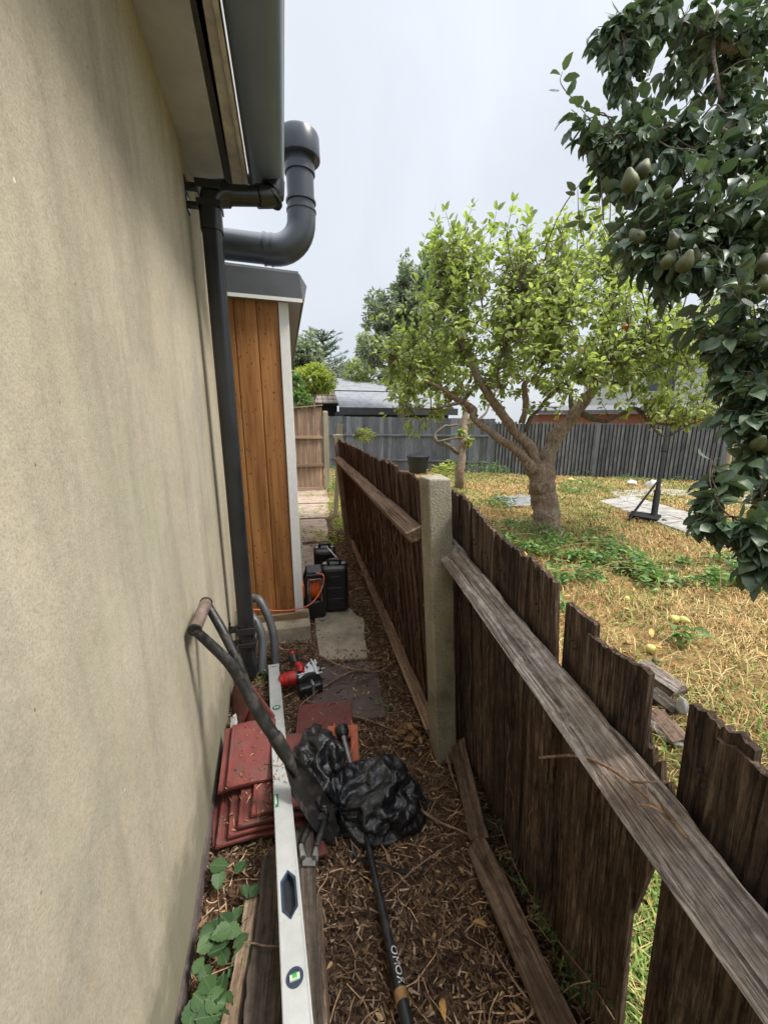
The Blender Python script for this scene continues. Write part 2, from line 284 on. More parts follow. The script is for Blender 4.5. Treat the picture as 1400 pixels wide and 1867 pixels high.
M['navy'] = simple('navy_plastic', (.022, .035, .060), .4, var=.1)
M['hollow'] = simple('dark_level_slot', (.010, .012, .016), .5, var=.3)
M['green_vial'] = simple('green_vial_liquid', (.05, .30, .06), .2, var=.1)
M['teal'] = simple('dark_green_plastic', (.02, .13, .09), .4, var=.1)
M['vial_body'] = simple('clear_vial_body', (.42, .50, .38), .2, var=.2)
M['brass'] = simple('rusty_band', (.32, .17, .06), .6, var=.5, scale=40)
M['text'] = simple('white_lettering', (.62, .62, .60), .5, var=.2, scale=60)
M['mortar'] = simple('old_mortar', (0.378, 0.36, 0.333), .95, var=.3, scale=25, bump=.6)
M['roof_pale'] = simple('pale_roof_felt', (.21, .22, .24), .85, var=.25, scale=5)
M['roof_tile'] = simple('brown_roof_tile', (.20, .165, .135), .85, var=.3, scale=12)
M['brick'] = simple('terracotta_brick', (.26, .105, .065), .9, var=.3, scale=20)
M['house_white'] = simple('white_render', (.52, .52, .51), .9, var=.06, scale=5)
M['path_leaf'] = litter('path_leaves', [(0, (.08, .045, .026)), (.5, (.20, .115, .055)), (.85, (.36, .22, .10)), (1, (.55, .40, .20))])
M['stick'] = bark('dead_stick', (.13, .078, .05), (.30, .19, .125), (.50, .37, .27))
M['slate'] = simple('grey_slate', (.12, .125, .135), .8, var=.2, scale=8)
M['glass'] = simple('window_glass', (.05, .06, .07), .08, var=.1)
M['plastic_sheet'] = simple('grey_plastic_sheet', (.19, .205, .215), .35, var=.2, scale=12)
M['stone_white'] = simple('pale_stone', (.60, .58, .54), .85, var=.15, scale=15)
M['weather_white'] = simple('weathered_white_metal', (.56, .55, .53), .55, var=.2, scale=25)
M['pink'] = simple('pink_label', (.62, .13, .22), .6, var=.2, scale=40)

# ---------------- mesh helpers ----------------
class MB:
    def __init__(s): s.v = []; s.f = []
    def add(s, vs, fs):
        k = len(s.v); s.v += [tuple(v) for v in vs]; s.f += [tuple(i + k for i in f) for f in fs]; return s
    def box(s, x0, x1, y0, y1, z0, z1, mt=None):
        vs = [Vector(p) for p in ((x0, y0, z0), (x1, y0, z0), (x1, y1, z0), (x0, y1, z0), (x0, y0, z1), (x1, y0, z1), (x1, y1, z1), (x0, y1, z1))]
        if mt: vs = [mt @ v for v in vs]
        return s.add(vs, [(3, 2, 1, 0), (4, 5, 6, 7), (0, 1, 5, 4), (1, 2, 6, 5), (2, 3, 7, 6), (3, 0, 4, 7)])
    def hexa(s, b, t):      # bottom quad, top quad
        return s.add(list(b) + list(t), [(3, 2, 1, 0), (4, 5, 6, 7), (0, 1, 5, 4), (1, 2, 6, 5), (2, 3, 7, 6), (3, 0, 4, 7)])
    def tube(s, pts, rad, n=10, cap=True, sq=None, up=None, gn=0):
        P = [Vector(p) for p in pts]; m = len(P)
        if not hasattr(rad, '__len__'): rad = [rad] * m
        T = []
        for i in range(m):
            a = P[max(i - 1, 0)]; b = P[min(i + 1, m - 1)]; T.append((b - a).normalized())
        u = Vector(up) if up else (Vector((0, 0, 1)) if abs(T[0].z) < .9 else Vector((1, 0, 0)))
        u = (u - T[0] * u.dot(T[0])).normalized(); vs = []
        for i in range(m):
            u = (u - T[i] * u.dot(T[i])).normalized(); w_ = T[i].cross(u)
            for k in range(n):
                a = 2 * math.pi * (k + .5) / n; c, d = math.cos(a), math.sin(a); r = rad[i]
                if sq: q = (abs(c) ** sq + abs(d) ** sq) ** (-1 / sq); r *= q
                v_ = P[i] + u * (c * r) + w_ * (d * r)
                if gn:
                    e_ = noise.noise(v_ * 9) * .6 + noise.noise(v_ * 24) * .4; v_ = v_ + (v_ - P[i]) * gn * e_
                vs.append(v_)
        fs = [(i * n + k, i * n + (k + 1) % n, (i + 1) * n + (k + 1) % n, (i + 1) * n + k) for i in range(m - 1) for k in range(n)]
        if cap: fs += [tuple(range(n - 1, -1, -1)), tuple(range((m - 1) * n, m * n))]
        return s.add(vs, fs)
    def prism(s, poly, z0, z1, mt=None):
        n = len(poly); vs = [Vector((x, y, z0)) for x, y in poly] + [Vector((x, y, z1)) for x, y in poly]
        if mt: vs = [mt @ v for v in vs]
        return s.add(vs, [tuple(range(n - 1, -1, -1)), tuple(range(n, 2 * n))] + [(i, (i + 1) % n, n + (i + 1) % n, n + i) for i in range(n)])
    def lathe(s, prof, n=16, mt=None):
        vs = []
        for r, z in prof:
            for k in range(n):
                a = 2 * math.pi * k / n; v = Vector((r * math.cos(a), r * math.sin(a), z)); vs.append(mt @ v if mt else v)
        m = len(prof); fs = [(i * n + k, i * n + (k + 1) % n, (i + 1) * n + (k + 1) % n, (i + 1) * n + k) for i in range(m - 1) for k in range(n)]
        fs += [tuple(range(n - 1, -1, -1)), tuple(range((m - 1) * n, m * n))]
        return s.add(vs, fs)
def mesh_obj(name, mb, mat, parent=None, smooth=False, bevel=0, kind=None, angle=40, seg=2):
    me = bpy.data.meshes.new(name)
    off = parent.get('_w', (0, 0, 0)) if parent else (0, 0, 0)
    me.from_pydata([(x - off[0], y - off[1], z - off[2]) for x, y, z in mb.v] if parent else mb.v, [], mb.f); me.update()
    me.materials.append(M[mat] if isinstance(mat, str) else mat)
    if smooth:
        me.polygons.foreach_set('use_smooth', [True] * len(me.polygons))
        if angle < 180: me.set_sharp_from_angle(angle=R(angle))
    o = bpy.data.objects.new(name, me); COL.objects.link(o)
    if parent: o.parent = parent; o['_w'] = off
    if bevel:
        b = o.modifiers.new('bevel', 'BEVEL'); b.width = bevel; b.segments = seg; b.limit_method = 'ANGLE'; b.angle_limit = R(35)
    if kind: o['kind'] = kind
    return o
def tag(o, label, cat, group=None):
    o['label'] = label; o['category'] = cat
    if group: o['group'] = group
    return o
def thing(name, label, cat, loc, group=None):
    o = bpy.data.objects.new(name, None); COL.objects.link(o); o.location = loc; o.empty_display_size = .1
    o['_w'] = tuple(loc); return tag(o, label, cat, group)
def copy_tree(o, parent=None):
    kids = [c for c in bpy.data.objects if c.parent == o]
    c = o.copy(); COL.objects.link(c); c.parent = parent
    for k in kids: copy_tree(k, c)
    return c
def np_mesh(name, V, F4, mat, parent=None, kind=None, smooth=False):
    """V (n,3) world; F4 (m,k) faces"""
    me = bpy.data.meshes.new(name); V = np.asarray(V, np.float32)
    if parent: V = V - np.array(parent['_w'], np.float32)
    k = F4.shape[1]; me.vertices.add(len(V)); me.vertices.foreach_set('co', V.ravel())
    me.loops.add(F4.size); me.loops.foreach_set('vertex_index', F4.astype(np.int32).ravel())
    me.polygons.add(len(F4)); me.polygons.foreach_set('loop_start', np.arange(0, F4.size, k, dtype=np.int32))
    if smooth: me.polygons.foreach_set('use_smooth', np.ones(len(F4), bool))
    me.update(calc_edges=True); me.materials.append(M[mat])
    o = bpy.data.objects.new(name, me); COL.objects.link(o)
    if parent: o.parent = parent; o['_w'] = parent['_w']
    if kind: o['kind'] = kind
    return o
# leaf template: x across, y along (length 1), z up; folded and curling
LV = np.array([(0, 0, 0), (-.26, .30, .06), (0, .30, .0), (.26, .30, .06), (-.23, .66, .02), (0, .66, -.05), (.23, .66, .02), (0, 1, -.20),
               (-.13, .09, .03), (.13, .09, .03), (-.10, .88, -.08), (.10, .88, -.08)], float)
LF = np.array([(0, 2, 8), (0, 9, 2), (8, 2, 1), (9, 3, 2), (1, 2, 5), (1, 5, 4), (2, 3, 6), (2, 6, 5), (4, 5, 10), (5, 6, 11), (5, 7, 10), (5, 11, 7)])
def frames(P, D, N):
    D = D / np.linalg.norm(D, axis=1, keepdims=True)
    X = np.cross(D, N); X /= np.linalg.norm(X, axis=1, keepdims=True) + 1e-9
    Z = np.cross(X, D); return X, D, Z
def leaf_cloud(name, P, D, N, L, W, mat, parent=None, kind='stuff'):
    """one mesh of many leaves"""
    X, Y, Z = frames(P, D, N); n = len(P); curl = rng.uniform(-.3, 2.4, n)
    T = LV[None]; x = T[..., 0] * (L * W)[:, None]; y = T[..., 1] * L[:, None]; z = T[..., 2] * (L * curl)[:, None]
    V = P[:, None, :] + x[..., None] * X[:, None] + y[..., None] * Y[:, None] + z[..., None] * Z[:, None]
    F = LF[None] + (np.arange(n) * len(LV))[:, None, None]
    return np_mesh(name, V.reshape(-1, 3), F.reshape(-1, 3), mat, parent, kind, smooth=True)
def serrated():
    vs = [(0, 0, 0)]; n_ = 11; L_, R_2 = [], []; mid = []
    for k in range(n_ + 1):
        y = k / n_; w_ = .30 * math.sin(math.pi * min(1, y * 1.02) ** .78) ** .8 * (1.07 if k % 2 else .93); mid.append((0, y, -.02 * y - .10 * y * y)); L_.append((-w_, y + (.03 if k % 2 else 0), .07 * w_ / .3)); R_2.append((w_, y + (.03 if k % 2 else 0), .07 * w_ / .3))
    V = np.array(mid + L_ + R_2, float); m_ = n_ + 1; F = []
    for k in range(n_): F += [(k, k + 1, m_ + k + 1), (k, m_ + k + 1, m_ + k), (k, 2 * m_ + k + 1, k + 1), (k, 2 * m_ + k, 2 * m_ + k + 1)]
    return V, F
_leafme = {}
def leaf_parts(name, P, D, N, L, W, mat, parent):
    """each leaf an object sharing a few meshes"""
    X, Y, Z = frames(P, D, N); w0 = np.array(parent['_w'])
    for i in range(len(P)):
        key = (mat, i % 5)
        if key not in _leafme:
            me = bpy.data.meshes.new('leaf'); T, FF = (LV.copy(), LF) if mat != 'leaf_broad' else serrated(); T[:, 2] *= (.2, .8, 1.3, 1.8, 2.3)[key[1]]
            me.from_pydata([tuple(v) for v in T], [], [tuple(f) for f in FF]); me.materials.append(M[mat])
            me.polygons.foreach_set('use_smooth', [True] * len(FF)); _leafme[key] = me
        o = bpy.data.objects.new(name, _leafme[key]); COL.objects.link(o); o.parent = parent
        l = float(L[i]); wd = float(L[i] * W[i]); p = P[i] - w0
        o.matrix_local = Matrix(((X[i, 0] * wd, Y[i, 0] * l, Z[i, 0] * l, p[0]), (X[i, 1] * wd, Y[i, 1] * l, Z[i, 1] * l, p[1]), (X[i, 2] * wd, Y[i, 2] * l, Z[i, 2] * l, p[2]), (0, 0, 0, 1)))
def wob(p, s=1.0, a=1.0, seed=0.0):
    return Vector((noise.noise(Vector(p) * s + Vector((seed, 0, 0))), noise.noise(Vector(p) * s + Vector((0, seed + 9, 0))), noise.noise(Vector(p) * s + Vector((0, 0, seed + 17))))) * a
def spline(pts, n=6, jit=0.0, seed=1):
    """Catmull-Rom through points (x,y,z[,r])"""
    P = [np.array(p, float) for p in pts]; P = [2 * P[0] - P[1]] + P + [2 * P[-1] - P[-2]]; outp = []
    for i in range(1, len(P) - 2):
        for k in range(n):
            t_ = k / n; a, b, c, d = P[i - 1:i + 3]
            outp.append(.5 * ((2 * b) + (-a + c) * t_ + (2 * a - 5 * b + 4 * c - d) * t_ ** 2 + (-a + 3 * b - 3 * c + d) * t_ ** 3))
    outp.append(P[-2]); res = []
    for q in outp:
        q = q.copy()
        if jit: q[:3] += np.array(wob(q[:3] * 5, 1, jit, seed))
        res.append(q)
    return res
def limb(mb, pts, n=10, seg=5, jit=0.0, seed=1, gn=0):
    s_ = spline(pts, seg, jit, seed); mb.tube([p[:3] for p in s_], [max(.0015, p[3]) for p in s_], n, gn=gn); return s_
WX = lambda y: -.31 - .04 * y             # face of the rendered wall
F1 = lambda y, z: .58 + .022 * y - .10 * z  # leaning plane of the far panel
F2 = lambda y, z: .62 + .04 * y - .06 * z   # leaning plane of the near panel
# ---------------- ground ----------------
def gh(x, y):
    return .014 * noise.noise(Vector((x * 2.2, y * 2.2, 3))) + .010 * noise.noise(Vector((x * 7, y * 7, 8)))
def sheet(name, x0, x1, y0, y1, nx, ny, z0, mat, amp=1.0, kind='structure'):
    vs = []; X = np.linspace(x0, x1, nx); Y = np.linspace(y0, y1, ny)
    for y in Y:
        for x in X: vs.append((x, y, z0 + amp * gh(x, y)))
    F = [(j * nx + i, j * nx + i + 1, (j + 1) * nx + i + 1, (j + 1) * nx + i) for j in range(ny - 1) for i in range(nx - 1)]
    mb = MB(); mb.add(vs, F); return mesh_obj(name, mb, mat, None, True, kind=kind, angle=180)
g0 = MB(); g0.box(-400, 400, -400, 400, -.5, -.09); mesh_obj('ground', g0, 'far_ground', kind='structure')
sheet('path_soil', -.62, .70, -1.2, 9.6, 60, 300, 0, 'soil_ground')
sheet('garden_ground', .67, 17, -2.5, 14.5, 200, 200, -.005, 'lawn_ground', 1.6)
# concrete slabs of the side path
def slab(poly, z, mat, name='path_slab'):
    mb = MB(); c = np.mean(poly, axis=0); n = len(poly); P = []
    for i in range(n):
        a = np.array(poly[i]); b = np.array(poly[(i + 1) % n])
        for k in range(5):
            p = a + (b - a) * k / 5; q = wob((p[0], p[1], .3), 9, .018); P.append((p[0] + q.x, p[1] + q.y))
    mb.prism(P, -.05, z); return mesh_obj(name, mb, mat, None, bevel=.006, kind='structure')
slab([(-.42, 4.75), (.40, 4.7), (.46, 5.9), (-.42, 5.95)], .022, 'concrete_pink')
slab([(-.42, 3.1), (.34, 3.15), (.38, 4.6), (-.42, 4.65)], .020, 'concrete_pink')
slab([(-.42, 6.05), (.52, 6.0), (.62, 7.1), (-.42, 7.2)], .024, 'concrete_pink')
slab([(-.42, 7.3), (.66, 7.2), (.70, 8.7), (-.42, 8.75)], .022, 'concrete_pink')
slab([(.10, 2.18), (.40, 2.12), (.46, 2.62), (.30, 3.02), (.10, 3.02)], .022, 'concrete')
slab([(.02, 1.66), (.40, 1.62), (.44, 2.08), (.10, 2.14), (.06, 2.1)], .018, 'concrete_dark')

# ---------------- house (rendered wall, eaves, vent pipe) ----------------
house = thing('house_extension', 'beige rendered house wall along the left with deep eaves and grey gutter', 'house', (-1.5, .5, 0))
mb = MB(); Y0, Y1 = -1.6, 2.55
mb.hexa([(-4.5, Y0, -.3), (WX(Y0), Y0, -.3), (WX(Y1), Y1, -.3), (-4.5, Y1, -.3)], [(-4.5, Y0, 2.605), (WX(Y0), Y0, 2.605), (WX(Y1), Y1, 2.605), (-4.5, Y1, 2.605)])
mesh_obj('wall', mb, 'render', house, bevel=.012)
GA = lambda y: -.149 - .045 * y; GB = lambda y: -.115 - .043 * y; GC = lambda y: -.122 - .008 * y; GD = lambda y: .066 - .017 * y
GBi = lambda y: -.168 - .012 * y
YE = 2.40
def strip(fa, fb, z0, z1, ya, yb, yb2=None):
    yb2 = yb2 if yb2 is not None else yb
    return [(fa(ya), ya, z0), (fb(ya), ya, z0), (fb(yb2), yb2, z0), (fa(yb), yb, z0)], [(fa(ya), ya, z1), (fb(ya), ya, z1), (fb(yb2), yb2, z1), (fa(yb), yb, z1)]
mb = MB(); mb.hexa(*strip(lambda y: WX(y) - .03, GA, 2.600, 2.615, Y0, 2.52, 2.43)); mesh_obj('soffit', mb, 'soffit', house, bevel=.002)
mb = MB(); mb.hexa(*strip(lambda y: GA(y) - .01, lambda y: GB(y) + .01, 2.618, 2.63, Y0, 2.43)); mesh_obj('soffit_vent', mb, 'soffit_dark', house)
mb = MB(); mb.hexa(*strip(GB, lambda y: -.1415 - .008 * y, 2.598, 2.616, Y0, 2.40, 2.38)); mesh_obj('soffit_batten', mb, 'fascia', house, bevel=.002)
mb = MB(); mb.hexa(*strip(lambda y: -.140 - .008 * y, lambda y: -.1235 - .008 * y, 2.585, 2.78, Y0, 2.38, 2.37)); mesh_obj('fascia_board', mb, 'fascia', house, bevel=.003)
mb = MB(); mb.hexa([(GC(Y0) + .03, Y0, 2.765), (GC(YE) + .03, YE, 2.765), (-4.5, YE, 4.2), (-4.5, Y0, 4.2)], [(GC(Y0) + .03, Y0, 2.80), (GC(YE) + .03, YE, 2.80), (-4.5, YE, 4.24), (-4.5, Y0, 4.24)])
mesh_obj('roof', mb, 'slate', house)
# end panel of the eaves box
mb = MB(); mb.hexa([(WX(2.52) - .03, 2.435, 2.616), (GC(2.4) - .03, 2.385, 2.616), (GC(2.4) - .03, 2.40, 2.616), (WX(2.52) - .03, 2.53, 2.616)],
                   [(WX(2.52) - .03, 2.435, 2.95), (GC(2.4) - .03, 2.385, 2.80), (GC(2.4) - .03, 2.40, 2.80), (WX(2.52) - .03, 2.53, 2.95)]); mesh_obj('box_end', mb, 'fascia', house)
# deep half round gutter
mb = MB(); prof = []
N = 18
for i in range(N + 1):
    a = math.pi * i / N; q = (abs(math.cos(a)) ** 2.8 + abs(math.sin(a)) ** 2.8) ** (-1 / 2.8); prof.append((-math.cos(a) * q, -math.sin(a) * q))
ys = [Y0, -.5, .5, 1.4, 2.31]
def gut(r_off, yend=None, sc=1.0):
    vs = []
    for y in ys:
        xa, xb = GC(y) + .004, GD(y); c_, hw = (xa + xb) / 2, (xb - xa) / 2 * sc
        for px_, pz in prof: vs.append((c_ + px_ * (hw - r_off), y, 2.655 + (pz * .085 * sc) + (r_off if pz < 0 else 0)))
    return vs
A_ = gut(0); B_ = gut(.004); n1 = N + 1; m_ = len(ys); fs = []
for j in range(m_ - 1):
    for i in range(N):
        fs.append((j * n1 + i, (j + 1) * n1 + i, (j + 1) * n1 + i + 1, j * n1 + i + 1)); k = m_ * n1
        fs.append((k + j * n1 + i, k + j * n1 + i + 1, k + (j + 1) * n1 + i + 1, k + (j + 1) * n1 + i))
for i0 in (0, N):
    for j in range(m_ - 1): fs.append((j * n1 + i0, (j + 1) * n1 + i0, m_ * n1 + (j + 1) * n1 + i0, m_ * n1 + j * n1 + i0))
mb.add(A_ + B_, fs); gutter = mesh_obj('gutter', mb, 'gutter', house, True)
# lip bead, stop end and union bracket
mb = MB(); mb.tube([(GD(y) - .002, y, 2.657) for y in ys], .006, 8); mesh_obj('gutter_lip', mb, 'white', gutter, True)
mb = MB(); c_ = (GC(2.31) + GD(2.31)) / 2; hw = (GD(2.31) - GC(2.31)) / 2
pts = [(c_ + a * (hw + .003), 2.655 + b * .089) for a, b in prof]
k = len(pts); mb.add([(x, 2.295, z) for x, z in pts] + [(x, 2.325, z) for x, z in pts], [tuple(range(k)), tuple(range(2 * k - 1, k - 1, -1))] + [(i, i + k, (i + 1) % k + k, (i + 1) % k) for i in range(k)])
mesh_obj('stop_end', mb, 'gutter', gutter, False, .002)
# downpipe with swan neck, elbows and brackets
dp = thing('downpipe', 'black square downpipe running down the corner of the rendered wall', 'drainpipe', (-.30, 2.1, 0))
mb = MB(); mb.tube([(-.300, 2.1, 2.36), (-.300, 2.1, 1.2), (-.302, 2.1, .04)], .041, 20, sq=4.5); mesh_obj('pipe', mb, 'pipe', dp, True, angle=50)
mb = MB(); mb.tube([(-.300, 2.1, 2.30), (-.300, 2.1, 2.40), (-.292, 2.105, 2.435), (-.265, 2.115, 2.462), (-.225, 2.13, 2.475)], .047, 20, sq=3.2); mesh_obj('elbow', mb, 'pipe', dp, True, angle=50)
mb = MB(); mb.tube([(-.27, 2.115, 2.458), (-.05, 2.19, 2.515)], .041, 20); mesh_obj('offset_pipe', mb, 'pipe', dp, True)
mb = MB(); mb.tube([(-.10, 2.172, 2.50), (-.045, 2.19, 2.515), (-.020, 2.20, 2.535), (-.016, 2.205, 2.59)], .048, 20); mesh_obj('elbow', mb, 'pipe', dp, True)
mb = MB()
for z in (2.505, 2.535): mb.tube([(-.035, 2.195, z), (-.030, 2.197, z + .008)], .053, 20)
mesh_obj('socket_rim', mb, 'pipe', dp, True)
for z, w_ in ((2.47, .016), (2.40, .013), (.245, .014), (.33, .02)):
    mb = MB(); mb.box(-.347, -.254, 2.052, 2.060, z - w_, z + w_); mb.box(-.350, -.343, 2.052, 2.148, z - w_, z + w_); mb.box(-.257, -.250, 2.052, 2.148, z - w_, z + w_)
    mb.box(WX(2.1) - .01, -.344, 2.080, 2.118, z - w_ * .6, z + w_ * .6); mb.box(WX(2.1) - .006, WX(2.1) + .006, 2.07, 2.13, z - .03, z + .03)
    mesh_obj('bracket', mb, 'black', dp, bevel=.002)
# big grey vent pipe with cowl
vp = thing('vent_pipe', 'thick grey soil vent pipe bending upward above the shed with a round cowl', 'pipe', (-.5, 2.7, 2.46))
mb = MB(); mb.tube([(-.85, 2.68, 2.49), (-.03, 2.68, 2.475)], .080, 28); mesh_obj('horizontal_pipe', mb, 'soil', vp, True)
arc = [(-.05 + .175 * math.sin(a), 2.68, 2.65 - .175 * math.cos(a)) for a in [math.pi / 2 * i / 10 for i in range(11)]]
mb = MB(); mb.tube([(-.10, 2.68, 2.476)] + arc + [(.127, 2.68, 2.69)], .084, 28); mesh_obj('bend', mb, 'soil', vp, True)
for a_, b_ in (((-.105, 2.68, 2.476), (-.090, 2.68, 2.476)), ((-.062, 2.68, 2.475), (-.050, 2.68, 2.475)), ((.127, 2.68, 2.690), (.127, 2.68, 2.701)), ((.127, 2.68, 2.738), (.127, 2.68, 2.75))):
    mb = MB(); mb.tube([a_, b_], .088, 28); mesh_obj('collar', mb, 'soil', vp, True)
mb = MB(); mb.tube([(.127, 2.68, 2.67), (.127, 2.68, 2.97)], .079, 28); mesh_obj('upright_pipe', mb, 'soil', vp, True)
mb = MB(); mb.lathe([(.088, 2.885), (.088, 2.925), (.083, 2.93), (.083, 2.99)], 28, Matrix.Translation((.127, 2.68, 0))); mesh_obj('collar', mb, 'soil', vp, True)
mb = MB(); mb.lathe([(.085, 2.962), (.119, 2.957), (.121, 2.962), (.118, 3.065), (.112, 3.08), (.085, 3.092), (.04, 3.099), (.001, 3.10)], 32, Matrix.Translation((.127, 2.68, 0))); mesh_obj('cowl', mb, 'soil', vp, True)

# ---------------- timber clad shed ----------------
shed = thing('clad_shed', 'timber clad outbuilding behind the downpipe with white corner trim and dark flat roof', 'shed', (-.3, 2.6, .12))
SX = lambda y: -.02 * (y - 2.6)
SB = 5.9
edges = [-.037 - .1275 * i for i in range(9)]
for i in range(8):
    a, b = edges[i + 1] + .0025, edges[i] - .0025; mb = MB()
    mb.box(a, b, 2.600, 2.618, .150, 2.20); mb.box(a - .006, a + .001, 2.606, 2.615, .150, 2.20)
    mesh_obj('plank', mb, 'cedar', shed, bevel=.004)
mb = MB(); mb.hexa([(-1.2, 2.6185, .12), (.012, 2.6185, .12), (.012 + SX(SB), SB, .12), (-1.2, SB, .12)], [(-1.2, 2.6185, 2.20), (.012, 2.6185, 2.20), (.012 + SX(SB), SB, 2.20), (-1.2, SB, 2.20)]); mesh_obj('wall', mb, 'felt_dark', shed)
mb = MB(); mb.box(-.0365, .022, 2.588, 2.60, .150, 2.195); mb.box(.013, .022, 2.60, 2.65, .150, 2.195); mesh_obj('corner_trim', mb, 'white', shed, bevel=.002)
for j in range(12):
    z = .15 + j * .17; mb = MB(); mb.hexa([(.0125, 2.65, z), (.0205, 2.65, z), (.0205 + SX(SB), SB, z), (.0125 + SX(SB), SB, z)], [(.0125, 2.65, z + .165), (.0205, 2.65, z + .165), (.0205 + SX(SB), SB, z + .165), (.0125 + SX(SB), SB, z + .165)])
    mesh_obj('side_plank', mb, 'cedar', shed)
mb = MB(); mb.box(-1.2, .055, 2.575, 2.64, .105, .148); mesh_obj('sill', mb, 'timber_pale', shed, bevel=.003)
# roof edge: front fascia, sloping right end, white drip
mb = MB(); mb.hexa([(-1.2, 2.55, 2.205), (.105, 2.55, 2.180), (.105 + SX(SB), SB, 2.18), (-1.2, SB, 2.205)], [(-1.2, 2.57, 2.372), (.094, 2.57, 2.325), (.094 + SX(SB), SB, 2.325), (-1.2, SB, 2.372)]); mesh_obj('roof_edge', mb, 'felt_dark', shed, bevel=.004)
mb = MB(); mb.hexa([(.1055, 2.55, 2.180), (.112, 2.552, 2.180), (.112 + SX(SB), SB, 2.18), (.1055 + SX(SB), SB, 2.18)], [(.0955, 2.57, 2.322), (.136, 2.585, 2.262), (.136 + SX(SB), SB, 2.262), (.0955 + SX(SB), SB, 2.322)]); mesh_obj('roof_side', mb, 'felt_dark', shed)
mb = MB(); mb.hexa([(-1.2, 2.543, 2.187), (.106, 2.543, 2.160), (.106, 2.549, 2.160), (-1.2, 2.549, 2.187)], [(-1.2, 2.543, 2.206), (.106, 2.543, 2.180), (.106, 2.549, 2.180), (-1.2, 2.549, 2.206)]); mesh_obj('drip_strip', mb, 'white', shed)
mb = MB(); mb.hexa([(-1.2, 2.55, 2.190), (.10, 2.55, 2.165), (.10 + SX(SB), SB, 2.165), (-1.2, SB, 2.19)], [(-1.2, 2.55, 2.2045), (.10, 2.55, 2.1795), (.10 + SX(SB), SB, 2.1795), (-1.2, SB, 2.2045)]); mesh_obj('soffit', mb, 'gutter', shed)
mb = MB(); mb.hexa([(-1.2, 2.575, 2.360), (.09, 2.575, 2.3265), (.09 + SX(SB), SB, 2.3265), (-1.2, SB, 2.360)], [(-1.2, 2.575, 2.384), (.09, 2.575, 2.336), (.09 + SX(SB), SB, 2.336), (-1.2, SB, 2.384)]); mesh_obj('roof', mb, 'roof_pale', shed)
# concrete plinth with a broken lower edge
vs = []; fs = []; nx = 26
mb = MB(); rows = [(2.455, .100, 0), (2.448, .07, .002), (2.44, .03, .006), (2.43, -.002, .02), (2.40, -.05, .02)]
for y, z, a in rows:
    for i in range(nx):
        x = -.55 + .612 * i / (nx - 1); q = wob((x, y * 3, z), 14, a); vs.append((x, y + q.y, z + q.z))
k = len(vs); fs = [(j * nx + i, (j + 1) * nx + i, (j + 1) * nx + i + 1, j * nx + i + 1) for j in range(len(rows) - 1) for i in range(nx - 1)]
mb.add(vs, fs); mb.box(-.55, .0618, 2.456, SB, -.05, .1035); mesh_obj('plinth', mb, 'concrete', shed, bevel=.004)

# ---------------- near fence ----------------
def board(parent, PL, y0, y1, za, zb, mat='fence', off=0.0, jag=.012, zbot=0.0, thick=.012, name='board', tilt=0.0, seed=0, taper=0.0, yb0=None, yb1=None):
    nx, nz = 15, 10; mb = MB(); vs = []; rr = random.Random(seed * 13 + 5)
    yb0 = y0 if yb0 is None else yb0; yb1 = y1 if yb1 is None else yb1
    jg = [rr.uniform(-1, .3) * jag * (.42 if rr.random() < .85 else 1.1) + .004 * noise.noise(Vector((q_ * .5, seed, 1))) for q_ in range(nx)]
    for side in (0, 1):
        for j in range(nz):
            for i in range(nx):
                u = i / (nx - 1); zt = za + (zb - za) * u + jg[i]; v_ = j / (nz - 1)
                v_ = v_ ** .8; z = zbot + (zt - zbot) * v_; y = (yb0 + (yb1 - yb0) * u) * (1 - v_) + (y0 + (y1 - y0) * u) * v_
                y += .0035 * noise.noise(Vector((z * 4, seed, 2))) 
                x = PL(y, z) + off + .004 * noise.noise(Vector((z * 2.5, y * 4, seed))) + tilt * (u - .5) + .0022 * noise.noise(Vector((z * 3, y * 90, seed)))
                th = thick * (1 - taper * u) if side else 0
                vs.append((x + th, y, z))
    k = nx * nz; fs = []
    for j in range(nz - 1):
        for i in range(nx - 1):
            a = j * nx + i; fs.append((a, a + nx, a + nx + 1, a + 1)); fs.append((k + a, k + a + 1, k + a + nx + 1, k + a + nx))
    for i in range(nx - 1):
        a = (nz - 1) * nx + i; fs.append((a, k + a, k + a + 1, a + 1)); fs.append((i, i + 1, k + i + 1, k + i))
    for j in range(nz - 1):
        a = j * nx; fs.append((a, k + a, k + a + nx, a + nx)); a += nx - 1; fs.append((a, a + nx, k + a + nx, k + a))
    mb.add(vs, fs); return mesh_obj(name, mb, mat, parent)
fp = thing('board_fence', 'leaning brown board fence panel between the two concrete posts further along the path', 'fence', (.62, 3.1, 0))
y = 1.455; i = 0
while y < 4.88:
    wd = random.uniform(.085, .125); y2 = min(y + wd, 4.93)
    zt = 1.245 + .010 * (y - 1.4) + random.uniform(-.012, .012)
    board(fp, F1, y - .014, y2, zt, zt + random.uniform(-.012, .012), 'fence2', .003 * (i % 2), .012, .0, .012, seed=i + 20, tilt=.009); y = y2; i += 1
